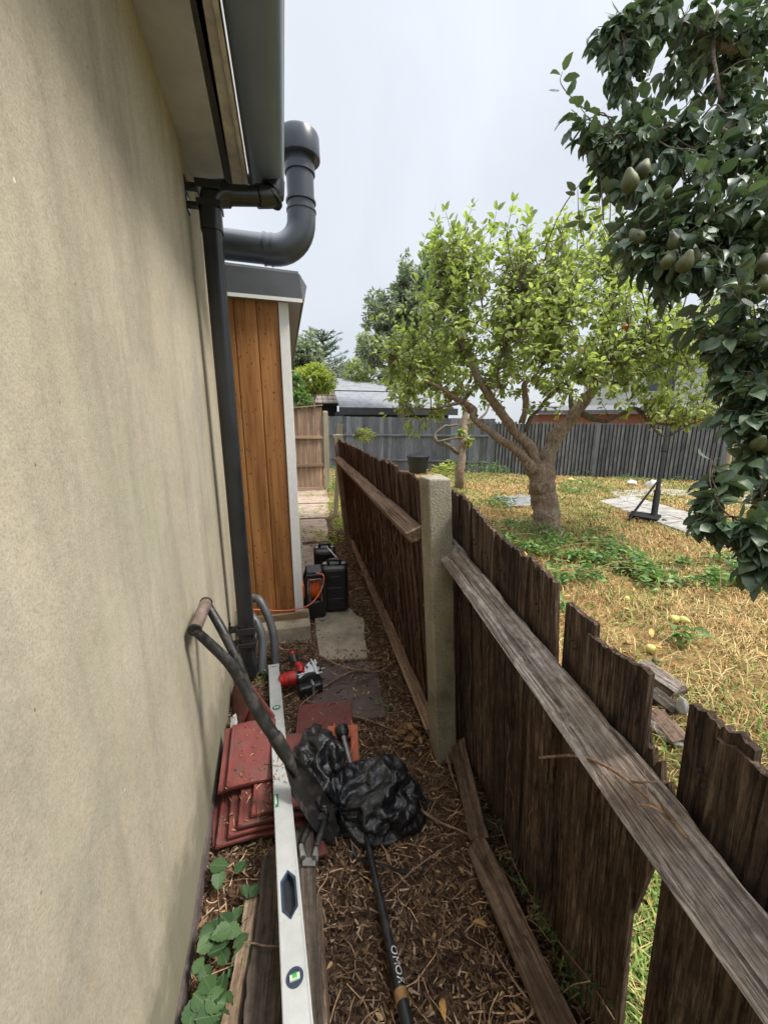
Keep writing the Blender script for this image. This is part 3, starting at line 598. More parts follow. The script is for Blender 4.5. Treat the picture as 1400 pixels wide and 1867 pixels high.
def beam(y0, y1, pts, name, mat, parent, w_, h_, roll=.5, seed=3, n=26, rough=.004, bow=0.0):
    """straight weathered timber from p0 to p1 in world, built along its own y axis"""
    p0, p1 = Vector(pts[0]), Vector(pts[1]); L = (p1 - p0).length; d = (p1 - p0).normalized()
    q = d.to_track_quat('Y', 'Z').to_matrix().to_4x4(); mt = Matrix.Translation(p0 - Vector(parent['_w'] if parent else (0, 0, 0))) @ q @ Matrix.Rotation(roll, 4, 'Y')
    mb = MB(); vs = []; prof = [(-w_ / 2, -h_ / 2), (-w_ / 6, -h_ / 2), (w_ / 6, -h_ / 2), (w_ / 2, -h_ / 2), (w_ / 2, 0), (w_ / 2, h_ / 2), (w_ / 4, h_ / 2), (0, h_ / 2), (-w_ / 4, h_ / 2), (-w_ / 2, h_ / 2), (-w_ / 2, 0)]
    m2 = len(prof)
    for j in range(n + 1):
        t_ = j / n
        for a, b in prof:
            e_ = rough * noise.noise(Vector((a * 30 + seed, t_ * L * 7, b * 30))) + rough * .6 * noise.noise(Vector((a * 60, t_ * L * 30, seed)))
            wf = 1 + 5 * e_ / w_ * .3; vs.append((a * wf + e_ * .6, t_ * L + (e_ * 3 if j in (0, n) else 0), b + e_ + bow * math.sin(math.pi * t_)))
    fs = [(j * m2 + i, j * m2 + (i + 1) % m2, (j + 1) * m2 + (i + 1) % m2, (j + 1) * m2 + i) for j in range(n) for i in range(m2)] + [tuple(range(m2 - 1, -1, -1)), tuple(range(n * m2, (n + 1) * m2))]
    mb.add(vs, fs); me = bpy.data.meshes.new(name); me.from_pydata(mb.v, [], mb.f); me.materials.append(M[mat]); o = bpy.data.objects.new(name, me); COL.objects.link(o)
    if parent: o.parent = parent; o['_w'] = parent['_w']
    o.matrix_local = mt; return o
beam(0, 0, [(F1(1.44, 1.02) - .035, 1.43, 1.015), (F1(4.92, 1.04) - .035, 4.92, 1.035)], 'rail', 'rail2', fp, .070, .045, -.45, 4)
beam(0, 0, [(F1(1.44, .2) + .05, 1.43, .35), (F1(4.92, .2) + .05, 4.92, .36)], 'rail', 'rail2', fp, .07, .045, .5, 6)
# near panel: broken boards
np_ = thing('broken_fence', 'broken board fence panel nearest the camera with jagged gapped boards and a bleached rail', 'fence', (.63, .5, 0))
B2 = [  # y near, y far, z near, z far, offset, base shift
    (1.315, 1.425, 1.195, 1.20, .002, 0), (1.215, 1.325, 1.185, 1.20, .000, 0), (1.125, 1.232, 1.155, 1.175, .004, 0), (1.035, 1.135, 1.13, 1.15, .001, 0),
    (.955, 1.040, 1.115, 1.125, .004, 0), (.845, .965, 1.112, 1.118, .000, 0), (.726, .850, 1.092, 1.112, .004, 0),
    (.600, .704, 1.050, 1.050, .012, 0), (.455, .622, 1.043, 1.022, -.004, .01), (.300, .398, 1.036, 1.028, .010, -.01), (.175, .347, 1.030, 1.012, -.004, -.01),
    (.065, .185, 1.02, 1.03, .004, 0), (-.05, .075, 1.01, 1.02, 0, 0), (-.17, -.04, 1.0, 1.01, .004, 0), (-.30, -.16, 1.0, 1.0, 0, 0)]
for i, (a, b, zn, zf, of, sh) in enumerate(B2):
    board(np_, F2, a, b, zn, zf, 'fence', of, .014 if i != 5 else .02, -.02, .013, seed=50 + i, tilt=.008,
          yb0=a + {8: -.034, 6: -.06}.get(i, 0), yb1=b + {9: .004, 7: .03}.get(i, 0))
# snapped board stump beside the gap, splintered
board(np_, F2, .388, .470, .845, .93, 'fence', .004, .05, .50, .012, seed=91, name='broken_board', yb0=.440, yb1=.462)
beam(0, 0, [(.512, -.42, .705), (.580, 1.40, .975)], 'rail', 'rail', np_, .088, .050, -.62, 11, 60, .006)
beam(0, 0, [(F2(.6, .25) + .055, .62, .285), (F2(1.4, .25) + .055, 1.40, .30)], 'rail', 'rail2', np_, .075, .045, .5, 12)
for y_ in (1.37, 1.27, 1.18, 1.08, 1.0, .90, .79, .65, .54, .35, .26, .12):
    for dz_ in (0, .045):
        z_ = .975 - (1.40 - y_) * .148 + .055 - dz_ * .3; mb = MB(); xq = F2(y_, z_ + .05) + .001; mb.tube([(xq - .004, y_ + dz_ * .3, z_ + .045 + dz_ * .6), (xq + .006, y_ + dz_ * .3, z_ + .045 + dz_ * .6)], .0032, 8); mesh_obj('nail', mb, 'nail', np_)
# concrete posts
def cpost(x, y, h, lab, lx=-.09, sx=.098, sy=.105, d=.0):
    o = thing('concrete_post', lab, 'fence post', (x, y, 0), 'concrete fence posts along the side path'); mb = MB(); Lx = lx * h
    nz = 14; prof = [(0, 0), (sx, 0), (sx, sy), (0, sy)]; vs = []
    for j in range(nz):
        z = -.1 + (h + .1) * j / (nz - 1); t_ = .86 + .14 * (1 - j / nz)
        for k_, (a, b) in enumerate(prof):
            q = wob((a * 9, b * 9, z), 6, .0025); vs.append((x + Lx * z / h + (a - sx / 2) * 1.0 + sx / 2 + q.x, y + b + q.y, z + (.012 * noise.noise(Vector((a * 30, b * 30, 1))) if j == nz - 1 else 0)))
    fs = [(j * 4 + i, j * 4 + (i + 1) % 4, (j + 1) * 4 + (i + 1) % 4, (j + 1) * 4 + i) for j in range(nz - 1) for i in range(4)]
    a = (nz - 1) * 4; ap = len(vs); vs.append((x + Lx + sx * .5, y + sy * .5, h + .008)); fs += [(a, a + 1, ap), (a + 1, a + 2, ap), (a + 2, a + 3, ap), (a + 3, a, ap)]
    mb.add(vs, fs); mesh_obj('shaft', mb, 'concrete_post', o, bevel=.006); return o
cpost(.545, 1.29, 1.262, 'rough lichen covered concrete post beside the near end of the broken fence panel', lx=-.062, sx=.090)
cpost(.632, 4.935, 1.33, 'stubby concrete post at the far end of the leaning fence panel', sx=.12, sy=.12)
lp = thing('timber_post', 'slim pale timber post leaning beside the far end of the brown fence', 'post', (.80, 6.0, 0))
mb = MB(); mb.hexa([(.59, 6.0, -.05), (.65, 6.0, -.05), (.65, 6.06, -.05), (.59, 6.06, -.05)], [(.70, 6.0, 1.475), (.775, 6.0, 1.46), (.775, 6.06, 1.46), (.70, 6.06, 1.475)]); mesh_obj('shaft', mb, 'post_timber', lp, bevel=.004)

# loose rails lying at the foot of the fence
def loose(lab, p0, p1, w_, h_, mat, roll=0, seed=1, name='loose_rail', cat='timber', rough=.006, bow=0):
    r = thing(name, lab, cat, tuple(p0)); o = beam(0, 0, [p0, p1], 'timber', mat, r, w_, h_, roll, seed, 30, rough, bow); return r
loose('long round-edged fence rail lying along the foot of the far fence panel', (.575, 1.44, .050), (.665, 4.45, .055), .062, .05, 'rail2', -.3, 31)
loose('short dark fence rail lying at the foot of the concrete post', (.560, .93, .055), (.640, 1.30, .085), .065, .045, 'log', -.3, 32)
loose('dark brown fence rail lying along the foot of the broken panel at the bottom', (.555, .10, .055), (.545, .925, .045), .075, .05, 'log', -.3, 33)

# ---------------- wooden gate and far posts ----------------
gate = thing('wooden_gate', 'closed brown boarded gate with three rails at the end of the path', 'gate', (.35, 8.7, 0))
gx = -.32
while gx < .66:
    g2 = min(gx + .118, .672); mb = MB(); zt = 1.745 + .10 * (gx + .3)
    mb.box(gx + .002, g2 - .002, 8.70, 8.715, .05, zt); mesh_obj('board', mb, 'gate', gate, bevel=.002); gx = g2 + .0
for z in (1.19, .58, .06):
    mb = MB(); mb.box(-.32, .665, 8.655, 8.698, z - .03, z + .03); mesh_obj('rail', mb, 'gate_rail', gate, bevel=.004)
mb = MB(); mb.hexa([(-.34, 8.66, 1.755), (.69, 8.66, 1.858), (.69, 8.73, 1.858), (-.34, 8.73, 1.755)], [(-.34, 8.66, 1.785), (.69, 8.66, 1.888), (.69, 8.73, 1.888), (-.34, 8.73, 1.785)]); mesh_obj('cap_rail', mb, 'gate_rail', gate, bevel=.003)
gp = thing('gate_post', 'pale square timber post on the right of the brown gate', 'post', (.74, 8.72, 0))
mb = MB(); mb.box(.69, .80, 8.67, 8.78, -.05, 1.72); mb.hexa([(.69, 8.67, 1.72), (.80, 8.67, 1.72), (.80, 8.78, 1.72), (.69, 8.78, 1.72)], [(.71, 8.69, 1.755), (.78, 8.69, 1.755), (.78, 8.76, 1.755), (.71, 8.76, 1.755)]); mesh_obj('shaft', mb, 'post_timber', gp, bevel=.004)
# neighbour's closing fence left of the gate is hidden by the shed; right return to the rear fence
# ---------------- rear fence ----------------
RF = lambda x: 11.51 - .60 * (x - 4.52)
rd = Vector((1, -.6, 0)).normalized(); rn = Vector((-.6, -1, 0)).normalized()   # rn points to the garden
def rb(s, t_, z): return Vector((4.52, 11.51, 0)) + rd * s + rn * t_ + Vector((0, 0, z))
def rbox(mb, s0, s1, t0, t1, z0, z1, z1b=None):
    z1b = z1 if z1b is None else z1b
    mb.hexa([rb(s0, t1, z0), rb(s1, t1, z0), rb(s1, t0, z0), rb(s0, t0, z0)], [rb(s0, t1, z1), rb(s1, t1, z1b), rb(s1, t0, z1b), rb(s0, t0, z1)])
rf = thing('grey_board_fence', 'flat grey painted board fence across the back behind the compost bin', 'fence', tuple(rb(-1, 0, 0)))
s = -4.6; i = 0
while s < 1.5:
    s2 = s + .145; zt = 1.74 - .022 * (s + 3.5); mb = MB(); of = random.uniform(0, .006)
    rbox(mb, s + .002, s2 - .002, of, .018 + of, .0, zt + random.uniform(-.008, .008)); mesh_obj('board', mb, 'grey_board', rf); s = s2; i += 1
for z in (1.14, .35):
    mb = MB(); rbox(mb, -4.6, 1.5, .026, .07, z - .03, z + .025); mesh_obj('rail', mb, 'grey_board', rf, bevel=.004)
r2 = thing('grey_slatted_fence', 'ribbed dark grey slatted fence across the back of the garden on the right', 'fence', tuple(rb(5, 0, 0)))
s = 1.52; i = 0
mb = MB(); rbox(mb, 1.5, 14, -.03, -.012, 0, 1.50, 1.36); mesh_obj('backing', mb, 'slat_dark', r2)
bases = []
while s < 13.5:
    wd = .062; zt = 1.55 - .012 * (s - 1.5) + random.uniform(-.012, .012); mb = MB(); t0 = random.uniform(-.004, .004)
    rbox(mb, s, s + wd, t0 - .011, .016 + t0, .02 if i % 9 else .0, zt)
    mesh_obj('slat', mb, 'grey_batten', r2); s += wd + .034; i += 1
for s in (1.5, 4.4, 7.35, 10.3):
    mb = MB(); rbox(mb, s - .05, s + .05, -.02, .05, 0, 1.56 - .012 * (s - 1.5)); mesh_obj('post', mb, 'grey_board', r2, bevel=.004)
# ---------------- buildings beyond ----------------
gs = thing('grey_shed', 'low grey shed with pale felt roof standing behind the grey fence', 'shed', (4, 17, 0))
mb = MB(); mb.box(2.12, 6.6, 15.9, 19.4, 0, 2.05); mesh_obj('wall', mb, 'slat_dark', gs)
mb = MB(); mb.hexa([(1.9, 15.65, 2.10), (6.9, 15.65, 2.06), (6.9, 19.6, 3.62), (1.95, 19.6, 3.62)], [(1.9, 15.65, 2.15), (6.9, 15.65, 2.11), (6.9, 19.6, 3.68), (1.95, 19.6, 3.68)]); mesh_obj('roof', mb, 'roof_pale', gs)
mb = MB(); mb.box(1.88, 6.9, 15.60, 15.648, 1.86, 2.13); mesh_obj('fascia', mb, 'felt_dark', gs)
mb = MB(); mb.hexa([(1.92, 17.6, 2.915), (6.9, 17.6, 2.905), (6.9, 17.65, 2.925), (1.92, 17.65, 2.935)], [(1.92, 17.6, 2.945), (6.9, 17.6, 2.93), (6.9, 17.65, 2.95), (1.92, 17.65, 2.96)]); mesh_obj('felt_lap', mb, 'felt_dark', gs)
tg = thing('tiled_garage', 'small outbuilding with brown interlocking tiled roof far behind the gate post', 'garage', (1.2, 21, 0))
mb = MB(); mb.box(-1.2, 2.35, 20.3, 24, 0, 2.45); mesh_obj('wall', mb, 'slat_dark', tg)
for r_ in range(6):
    for c_ in range(14):
        x0 = -1.35 + c_ * .27; y0 = 20.0 + r_ * .33; z0 = 2.50 + r_ * .20; mb = MB()
        mb.hexa([(x0 + .01, y0, z0), (x0 + .26, y0, z0), (x0 + .26, y0 + .35, z0 + .205), (x0 + .01, y0 + .35, z0 + .205)], [(x0 + .01, y0, z0 + .05), (x0 + .26, y0, z0 + .05), (x0 + .26, y0 + .35, z0 + .235), (x0 + .01, y0 + .35, z0 + .235)])
        if r_ == 0 and c_ == 0: tm0 = (mesh_obj('roof_tile', mb, 'roof_tile', tg), x0, y0, z0)
        else:
            o = tm0[0].copy(); COL.objects.link(o); o.parent = tg; o.location = (x0 - tm0[1], y0 - tm0[2], z0 - tm0[3])
mb = MB(); mb.hexa([(-1.3, 20.05, 2.40), (2.5, 20.05, 2.40), (2.5, 22.1, 3.62), (-1.3, 22.1, 3.62)], [(-1.3, 20.05, 2.47), (2.5, 20.05, 2.47), (2.5, 22.1, 3.7), (-1.3, 22.1, 3.7)]); mesh_obj('roof_deck', mb, 'slat_dark', tg)
bb = thing('brick_outbuilding', 'orange brick outbuilding showing just above the slatted fence', 'outbuilding', (14, 11, 0))
bd = Vector((1, -.5, 0)).normalized(); bn = Vector((-.5, -1, 0)).normalized()
def bp(s, t_, z): return Vector((9.2, 13.3, 0)) + bd * s - bn * t_ + Vector((0, 0, z))
mb = MB(); mb.hexa([bp(0, 0, 0), bp(9, 0, 0), bp(9, 3, 0), bp(0, 3, 0)], [bp(0, 0, 1.86), bp(9, 0, 1.86), bp(9, 3, 1.86), bp(0, 3, 1.86)]); mesh_obj('wall', mb, 'brick', bb)
mb = MB(); mb.hexa([bp(-.2, -.2, 1.86), bp(9.2, -.2, 1.86), bp(9.2, 3.2, 2.15), bp(-.2, 3.2, 2.15)], [bp(-.2, -.2, 1.99), bp(9.2, -.2, 1.99), bp(9.2, 3.2, 2.3), bp(-.2, 3.2, 2.3)]); mesh_obj('roof', mb, 'slate', bb)
wh = thing('white_house', 'white rendered house with dark roof far behind the apple tree', 'house', (22, 19, 0))
hd = Vector((1, -.35, 0)).normalized(); hn = Vector((.35, 1, 0)).normalized()
def hp(s, t_, z): return Vector((20.2, 20.5, 0)) + hd * s + hn * t_ + Vector((0, 0, z))
def hbox(mb, s0, s1, t0, t1, z0, z1): return mb.hexa([hp(s0, t0, z0), hp(s1, t0, z0), hp(s1, t1, z0), hp(s0, t1, z0)], [hp(s0, t0, z1), hp(s1, t0, z1), hp(s1, t1, z1), hp(s0, t1, z1)])
mb = MB(); hbox(mb, 0, 12, 0, 7, 0, 5.3); mesh_obj('wall', mb, 'house_white', wh)
mb = MB(); mb.hexa([hp(-.4, -.4, 5.25), hp(12.4, -.4, 5.25), hp(12.4, 7.4, 5.25), hp(-.4, 7.4, 5.25)], [hp(1.5, 3.3, 7.2), hp(11, 3.3, 7.2), hp(11, 3.7, 7.2), hp(1.5, 3.7, 7.2)]); mesh_obj('roof', mb, 'slate', wh)
for s0 in (1.0, 4.2, 7.4):
    for z0 in (.9, 3.4):
        mb = MB(); hbox(mb, s0, s0 + 1.5, -.06, .0, z0, z0 + 1.2); f = mesh_obj('window', mb, 'weather_white', wh)
        for q in (0, 1):
            mb = MB(); hbox(mb, s0 + .07 + q * .72, s0 + .71 + q * .72, -.075, -.0605, z0 + .07, z0 + 1.13); mesh_obj('pane', mb, 'glass', f)
mb = MB(); hbox(mb, 4, 12, -2.5, -.02, 2.35, 2.62); mesh_obj('porch_roof', mb, 'slate', wh)
# ---------------- tools and rubbish on the path ----------------
def local_thing(name, label, cat, p0, p1, up=(0, 0, 1), group=None):
    """an Empty at p0 whose local y runs towards p1"""
    o = thing(name, label, cat, tuple(p0), group); d = (Vector(p1) - Vector(p0)).normalized(); u = Vector(up); x = d.cross(u).normalized(); z = x.cross(d)
    m = Matrix((x, d, z)).transposed().to_4x4(); m.translation = Vector(p0); o.matrix_world = m; o['_w'] = (0, 0, 0); return o
# spirit level
LA, LB = Vector((-0.171, 2.119, 0.05)), Vector((-0.048, 0.565, 0.25))
LL = (LB - LA).length + .22
lev = local_thing('spirit_level', 'long pale aluminium spirit level lying face up along the path over tiles and planks', 'spirit level', LA, LB)
wl_, tl = .060, .024
mb = MB()
slots = [(1.2625, 1.3823, .020)]
s0, s1, hw = slots[0]
# body as a ring round the hand slot
mb.box(-wl_ / 2, wl_ / 2, 0, s0, -tl / 2, tl / 2); mb.box(-wl_ / 2, wl_ / 2, s1, LL, -tl / 2, tl / 2)
mb.box(-wl_ / 2, -hw, s0, s1, -tl / 2, tl / 2); mb.box(hw, wl_ / 2, s0, s1, -tl / 2, tl / 2)
mesh_obj('body', mb, 'alu_level', lev, bevel=.0015)
for sx in (-1, 1):
    mb = MB(); x = sx * (wl_ / 2 - .0035); mb.box(x - .0013, x + .0013, .002, LL - .002, tl / 2 - .0005, tl / 2 + .0014); mesh_obj('edge_rib', mb, 'alu_level', lev)
mb = MB(); cx_ = (s0 + s1) / 2; hl = (s1 - s0) / 2
outer = [(-hw, s0 + .022), (0, s0 - .004), (hw, s0 + .022), (hw, s1 - .022), (0, s1 + .004), (-hw, s1 - .022)]
inner = [(x * .72, cx_ + (y - cx_) * .90) for x, y in outer]
for i in range(6):
    a, b, c_, d = outer[i], outer[(i + 1) % 6], inner[(i + 1) % 6], inner[i]; mb.hexa([(a[0], a[1], -.008), (b[0], b[1], -.008), (c_[0], c_[1], -.008), (d[0], d[1], -.008)], [(a[0], a[1], tl / 2 + .002), (b[0], b[1], tl / 2 + .002), (c_[0], c_[1], tl / 2 + .0005), (d[0], d[1], tl / 2 + .0005)])
mesh_obj('hand_slot_rim', mb, 'navy', lev)
for sx in (-1, 1):
    for ya, yb in ((s0 - .001, s0 + .022), (s1 + .001, s1 - .022)):
        mb = MB(); tri = [(sx * .001, ya), (sx * (hw + .001), ya), (sx * (hw + .001), yb)]
        if (sx > 0) == (yb < ya): tri = tri[::-1]
        mb.prism(tri, -tl / 2 + .001, tl / 2 - .0004); mesh_obj('slot_corner', mb, 'alu_level', lev)
mb = MB(); mb.prism(inner, -.010, -.006); mesh_obj('slot_floor', mb, 'hollow', lev)
for s_, rr in ((1.5044, .019), (0.4482, .019)):
    mb = MB(); mb.lathe([(rr, tl / 2 - .001), (rr, tl / 2 + .002), (rr * .72, tl / 2 + .002), (rr * .72, tl / 2 + .0004)], 24, Matrix.Translation((0, s_, 0)))
    vr_ = mesh_obj('vial_ring', mb, 'navy' if rr and s_ > .9 else 'teal', lev)
    mb = MB(); mb.tube([(-.011, s_, tl / 2 + .001), (.011, s_, tl / 2 + .001)], .0062, 12); mesh_obj('vial', mb, 'vial_body', vr_, True)
    mb = MB(); mb.tube([(-.005, s_ - .0005, tl / 2 + .0018), (.005, s_ - .0005, tl / 2 + .0018)], .0060, 12); mesh_obj('liquid', mb, 'green_vial', vr_, True)
s_ = 1.0039; mb = MB(); mb.box(wl_ / 2 - .016, wl_ / 2 + .001, s_ - .028, s_ + .028, tl / 2 - .004, tl / 2 + .0012); f = mesh_obj('edge_vial_frame', mb, 'teal', lev, bevel=.001)
mb = MB(); mb.tube([(wl_ / 2 - .006, s_ - .018, tl / 2 + .001), (wl_ / 2 - .006, s_ + .018, tl / 2 + .001)], .005, 10); mesh_obj('vial', mb, 'vial_body', f, True)
mb = MB(); mb.box(-wl_ / 2 - .001, wl_ / 2 + .001, -.006, .006, -tl / 2 - .001, tl / 2 + .001); mesh_obj('end_cap', mb, 'alu_level', lev, bevel=.001)
mb = MB(); mb.box(-.018, .018, .02, .026, tl / 2 - .001, tl / 2 + .0006); mesh_obj('mark', mb, 'hollow', lev)
s_ = 0.6546; mb = MB(); mb.lathe([(.016, tl / 2), (.016, tl / 2 + .003), (.004, tl / 2 + .0035)], 18, Matrix.Translation((0, s_, 0))); mesh_obj('plug', mb, 'teal', lev)

# planks under the level
def plank(lab, p0, p1, w_, h_, mat, roll=0, seed=1):
    return loose(lab, p0, p1, w_, h_, mat, roll, seed, 'timber_plank', 'plank', .006)
plank('dark weathered plank under the right edge of the spirit level', (-0.039, 1.099, 0.06), (-0.041, 0.525, 0.13), .088, .05, 'plank', 0, 41)
plank('dark plank lying just left of the spirit level below the tiles', (-0.117, 1.036, 0.05), (-0.134, 0.545, 0.12), .085, .05, 'plank', 0, 42)
plank('narrow split pale timber left of the dark plank near the bramble leaves', (-0.18, 0.946, 0.045), (-0.211, 0.571, 0.1), .034, .04, 'plank_pale', .3, 43)
plank('pale split edge timber beside the right plank at the bottom', (0.005, 0.896, 0.055), (0.004, 0.527, 0.1), .022, .035, 'plank_pale', .2, 44)
o = thing('brick', 'old red brick supporting the near ends of the planks', 'brick', (-.03, .42, 0)); mb = MB(); mb.box(-.16, .06, .40, .50, -.01, .062); mesh_obj('block', mb, 'brick', o, bevel=.006)

# red roof tiles
def tile_mesh(w_, l_, t_=.013, seed=0):
    mb = MB(); nx, ny = 9, 12; vs = []
    for side in (0, 1):
        for j in range(ny):
            for i in range(nx):
                u, v_ = i / (nx - 1), j / (ny - 1); e = 1 - .012 * abs(noise.noise(Vector((u * 6, v_ * 9, seed))))
                z = .010 * math.sin(math.pi * u) * .8 + (t_ if side else 0) * 1 + .0012 * noise.noise(Vector((u * 9, v_ * 12, seed + 3)))
                if side == 0 and j > 1: z += .001
                vs.append(((u - .5) * w_ * e, (v_ - .5) * l_ * e, z))
    k = nx * ny; fs = []
    for j in range(ny - 1):
        for i in range(nx - 1):
            a = j * nx + i; fs += [(a, a + nx, a + nx + 1, a + 1), (k + a, k + a + 1, k + a + nx + 1, k + a + nx)]
    for i in range(nx - 1): a = (ny - 1) * nx + i; fs += [(i, i + 1, k + i + 1, k + i), (a, k + a, k + a + 1, a + 1)]
    for j in range(ny - 1): a = j * nx; fs += [(a, k + a, k + a + nx, a + nx)]; a += nx - 1; fs += [(a, a + nx, k + a + nx, k + a)]
    mb.add(vs, fs)
    # nibs below the head and a raised side lap
    mb.box(-w_ * .3, -w_ * .2, l_ * .44, l_ * .48, -.016, .003); mb.box(w_ * .2, w_ * .3, l_ * .44, l_ * .48, -.016, .003)
    mb.box(-w_ / 2 + .001, -w_ / 2 + .014, -l_ * .49, l_ * .49, t_ - .002, t_ + .0055)
    return mb
TG = 'red roof tiles stacked against the rendered wall'
def rtile(lab, c, rz, rx=0, ry=0, w_=.235, l_=.36, group=TG, mat='tile', seed=0):
    o = mesh_obj('roof_tile', tile_mesh(w_, l_, seed=seed), mat, None, True, bevel=.002, angle=35, seg=1); o.location = c; o.rotation_euler = (R(rx), R(ry), R(rz)); tag(o, lab, 'roof tile', group); return o
TL = [('lowest red tile of the fan, its corner poking out by the wall', (-.250, 1.335, .012), 9, 0, 1), ('second red tile from the bottom of the fan by the wall', (-.215, 1.31, .030), 3, -1, 3),
      ('third red tile up in the fan, left of the spirit level', (-.178, 1.318, .050), 4, -1, 5), ('broad red tile near the top of the fan with debris in its joint', (-.140, 1.322, .070), 2, -2, 5),
      ('topmost red tile of the fan, partly under the spirit level', (-.090, 1.335, .090), 0, -2, 4), ]
for i, (lb, c, rz, rx, ry) in enumerate(TL): rtile(lb, c, rz, rx, ry, seed=i)
rtile('red tile lying across the upper end of the fan near the wall', (-0.22, 1.425, 0.125), 3, 4, 2, .185, .30, seed=8)
rtile('red tile just beneath the upper crosswise one, showing its left edge', (-0.244, 1.434, 0.105), 3, 4, 2, .20, .30, seed=9)
for i in range(4):
    rtile(('red tile standing on edge against the wall behind the stack', 'second red tile standing on edge behind the stack', 'third red tile standing on edge behind the stack', 'red tile standing on edge nearest the shovel shaft')[i], Vector((-0.312, 1.782, 0.07)) + Vector((.024 * i - .005, -.03 * i + .02, 0)), 14 + 4 * i, 0, -70 + 5 * i, .17, .30, seed=12 + i)
rtile('speckled red tile lying flat on the ground beyond the bags', (0.085, 1.596, 0.022), -5, 0, 0, .27, .33, None, seed=20)
rtile('dark red tile half hidden beneath the right side of the spirit level', (-0.05, 1.161, 0.035), 8, 0, 0, .15, .30, TG, seed=21)
o = thing('clay_tile', 'bright orange broken clay tile under the black handle beside the bags', 'tile', (0.15, 1.426, 0.03)); mb = MB()
c0 = Vector((0.149, 1.411, 0.045)); mt = Matrix.Translation(c0) @ Matrix.Rotation(.25, 4, 'X') @ Matrix.Rotation(-.12, 4, 'Z'); mb.box(-.070, -.035, -.10, .13, -.012, .008, mt); mb.box(.035, .07, -.05, .13, -.012, .008, mt); mb.box(-.035, .035, .07, .13, -.012, .008, mt); mesh_obj('slab', mb, 'orange_tile', o, bevel=.004)
# black handled steel bar end on it
o = thing('lump_hammer', 'black knobbed steel handle resting on the orange tile between the bags', 'hammer', (0.159, 1.485, 0.09)); mb = MB()
a, b = Vector((0.155, 1.464, 0.11)), Vector((0.167, 1.282, 0.1)); mb.tube([a, a * .6 + b * .4, b], [.012, .010, .012], 12); mesh_obj('shaft', mb, 'steel', o, True)
mb = MB(); mt = Matrix.Translation(a) @ (a - b).to_track_quat('Z', 'Y').to_matrix().to_4x4(); mb.lathe([(.012, -.03), (.026, -.018), (.031, .0), (.030, .018), (.020, .028), (.001, .03)], 20, mt); mesh_obj('knob', mb, 'black', o, True)

# shovel leaning on the wall
sh = thing('shovel', 'black handled pointed shovel leaning against the rendered wall, blade beside the bin bags', 'shovel', (.08, 1.08, 0))
g1, g2 = Vector((-0.323, 1.209, 0.829)), Vector((-0.318, 1.33, 0.846))
mb = MB(); mb.tube([g1 + (g1 - g2) * .12, g1, g2, g2 + (g2 - g1) * .10], [.018, .020, .020, .018], 16); mesh_obj('grip', mb, 'grip', sh, True)
mb = MB(); mb.tube([g1 + (g1 - g2) * .16, g1 + (g1 - g2) * .10], .021, 16); mb.tube([g2 + (g2 - g1) * .08, g2 + (g2 - g1) * .14], .021, 16); mesh_obj('grip_cap', mb, 'black_scuff', sh, True)
J = Vector((-.225, 1.225, .655)); S1 = Vector((-.185, 1.205, .565)); S2 = Vector((-.098, 1.168, .390)); TP = Vector((.090, 1.065, .008))
mb = MB(); limb(mb, [(*(g1 + (g1 - g2) * .13), .014), (*(g1 * .62 + J * .38 + Vector((-.008, -.004, .008))), .016), (*(J + Vector((-.008, -.01, .02))), .018), (*S1, .021)], 12, 6); mesh_obj('yoke_arm', mb, 'black_scuff', sh, True)
mb = MB(); limb(mb, [(*(g2 + (g2 - g1) * .11), .014), (*(g2 * .55 + J * .45 + Vector((.012, .008, .004))), .016), (*(J + Vector((.012, .012, .01))), .016), (*S1, .019)], 12, 6); mesh_obj('yoke_arm', mb, 'black_scuff', sh, True)
mb = MB(); limb(mb, [(*(J + Vector((0, 0, .03))), .014), (*S1, .021), (*((S1 + S2) / 2 + Vector((-.006, 0, .004))), .0205), (*S2, .0205)], 14, 6); mesh_obj('shaft', mb, 'black_scuff', sh, True)
mb = MB(); limb(mb, [(*(S2 + (S1 - S2) * .12), .0235), (*S2, .024), (*(S2 * .86 + TP * .14), .021), (*(S2 * .70 + TP * .30 + Vector((0, 0, -.004))), .008)], 14, 5); mesh_obj('socket', mb, 'blade', sh, True)
# dished blade
d = (TP - S2).normalized(); nrm = Vector((.05, -.62, .78)); xx = d.cross(nrm).normalized(); nn = xx.cross(d).normalized(); B0 = S2 * .86 + TP * .14; BL = (TP - B0).length
nu, nv = 13, 20; vs = []
for side in (0, 1):
    for j in range(nv):
        t_ = j / (nv - 1); hw_ = .044 * (.30 + .70 * min(1, t_ * 3.2) ** .8) * (1 if t_ < .55 else math.cos((t_ - .55) / .45 * math.pi / 2) ** .75)
        hw_ = max(hw_, .002)
        for i in range(nu):
            u = i / (nu - 1) * 2 - 1; p = B0 + d * (t_ * BL) + xx * (u * hw_) + nn * (.030 * u * u * (hw_ / .044) - .012 - .006 * math.sin(t_ * math.pi) + (.0022 if side else 0) + (.006 * math.exp(-(u * 3.5) ** 2) * max(0, 1 - t_ * 1.8)))
            vs.append(p)
k = nu * nv; fs = []
for j in range(nv - 1):
    for i in range(nu - 1): a = j * nu + i; fs += [(a, a + nu, a + nu + 1, a + 1), (k + a, k + a + 1, k + a + nu + 1, k + a + nu)]
for j in range(nv - 1): a = j * nu; fs += [(a, k + a, k + a + nu, a + nu)]; a += nu - 1; fs += [(a, a + nu, k + a + nu, k + a)]
for i in range(nu - 1): a = (nv - 1) * nu + i; fs += [(i, i + 1, k + i + 1, k + i), (a, k + a, k + a + 1, a + 1)]
mb = MB(); mb.add(vs, fs); mesh_obj('blade', mb, 'blade', sh, True, angle=60)

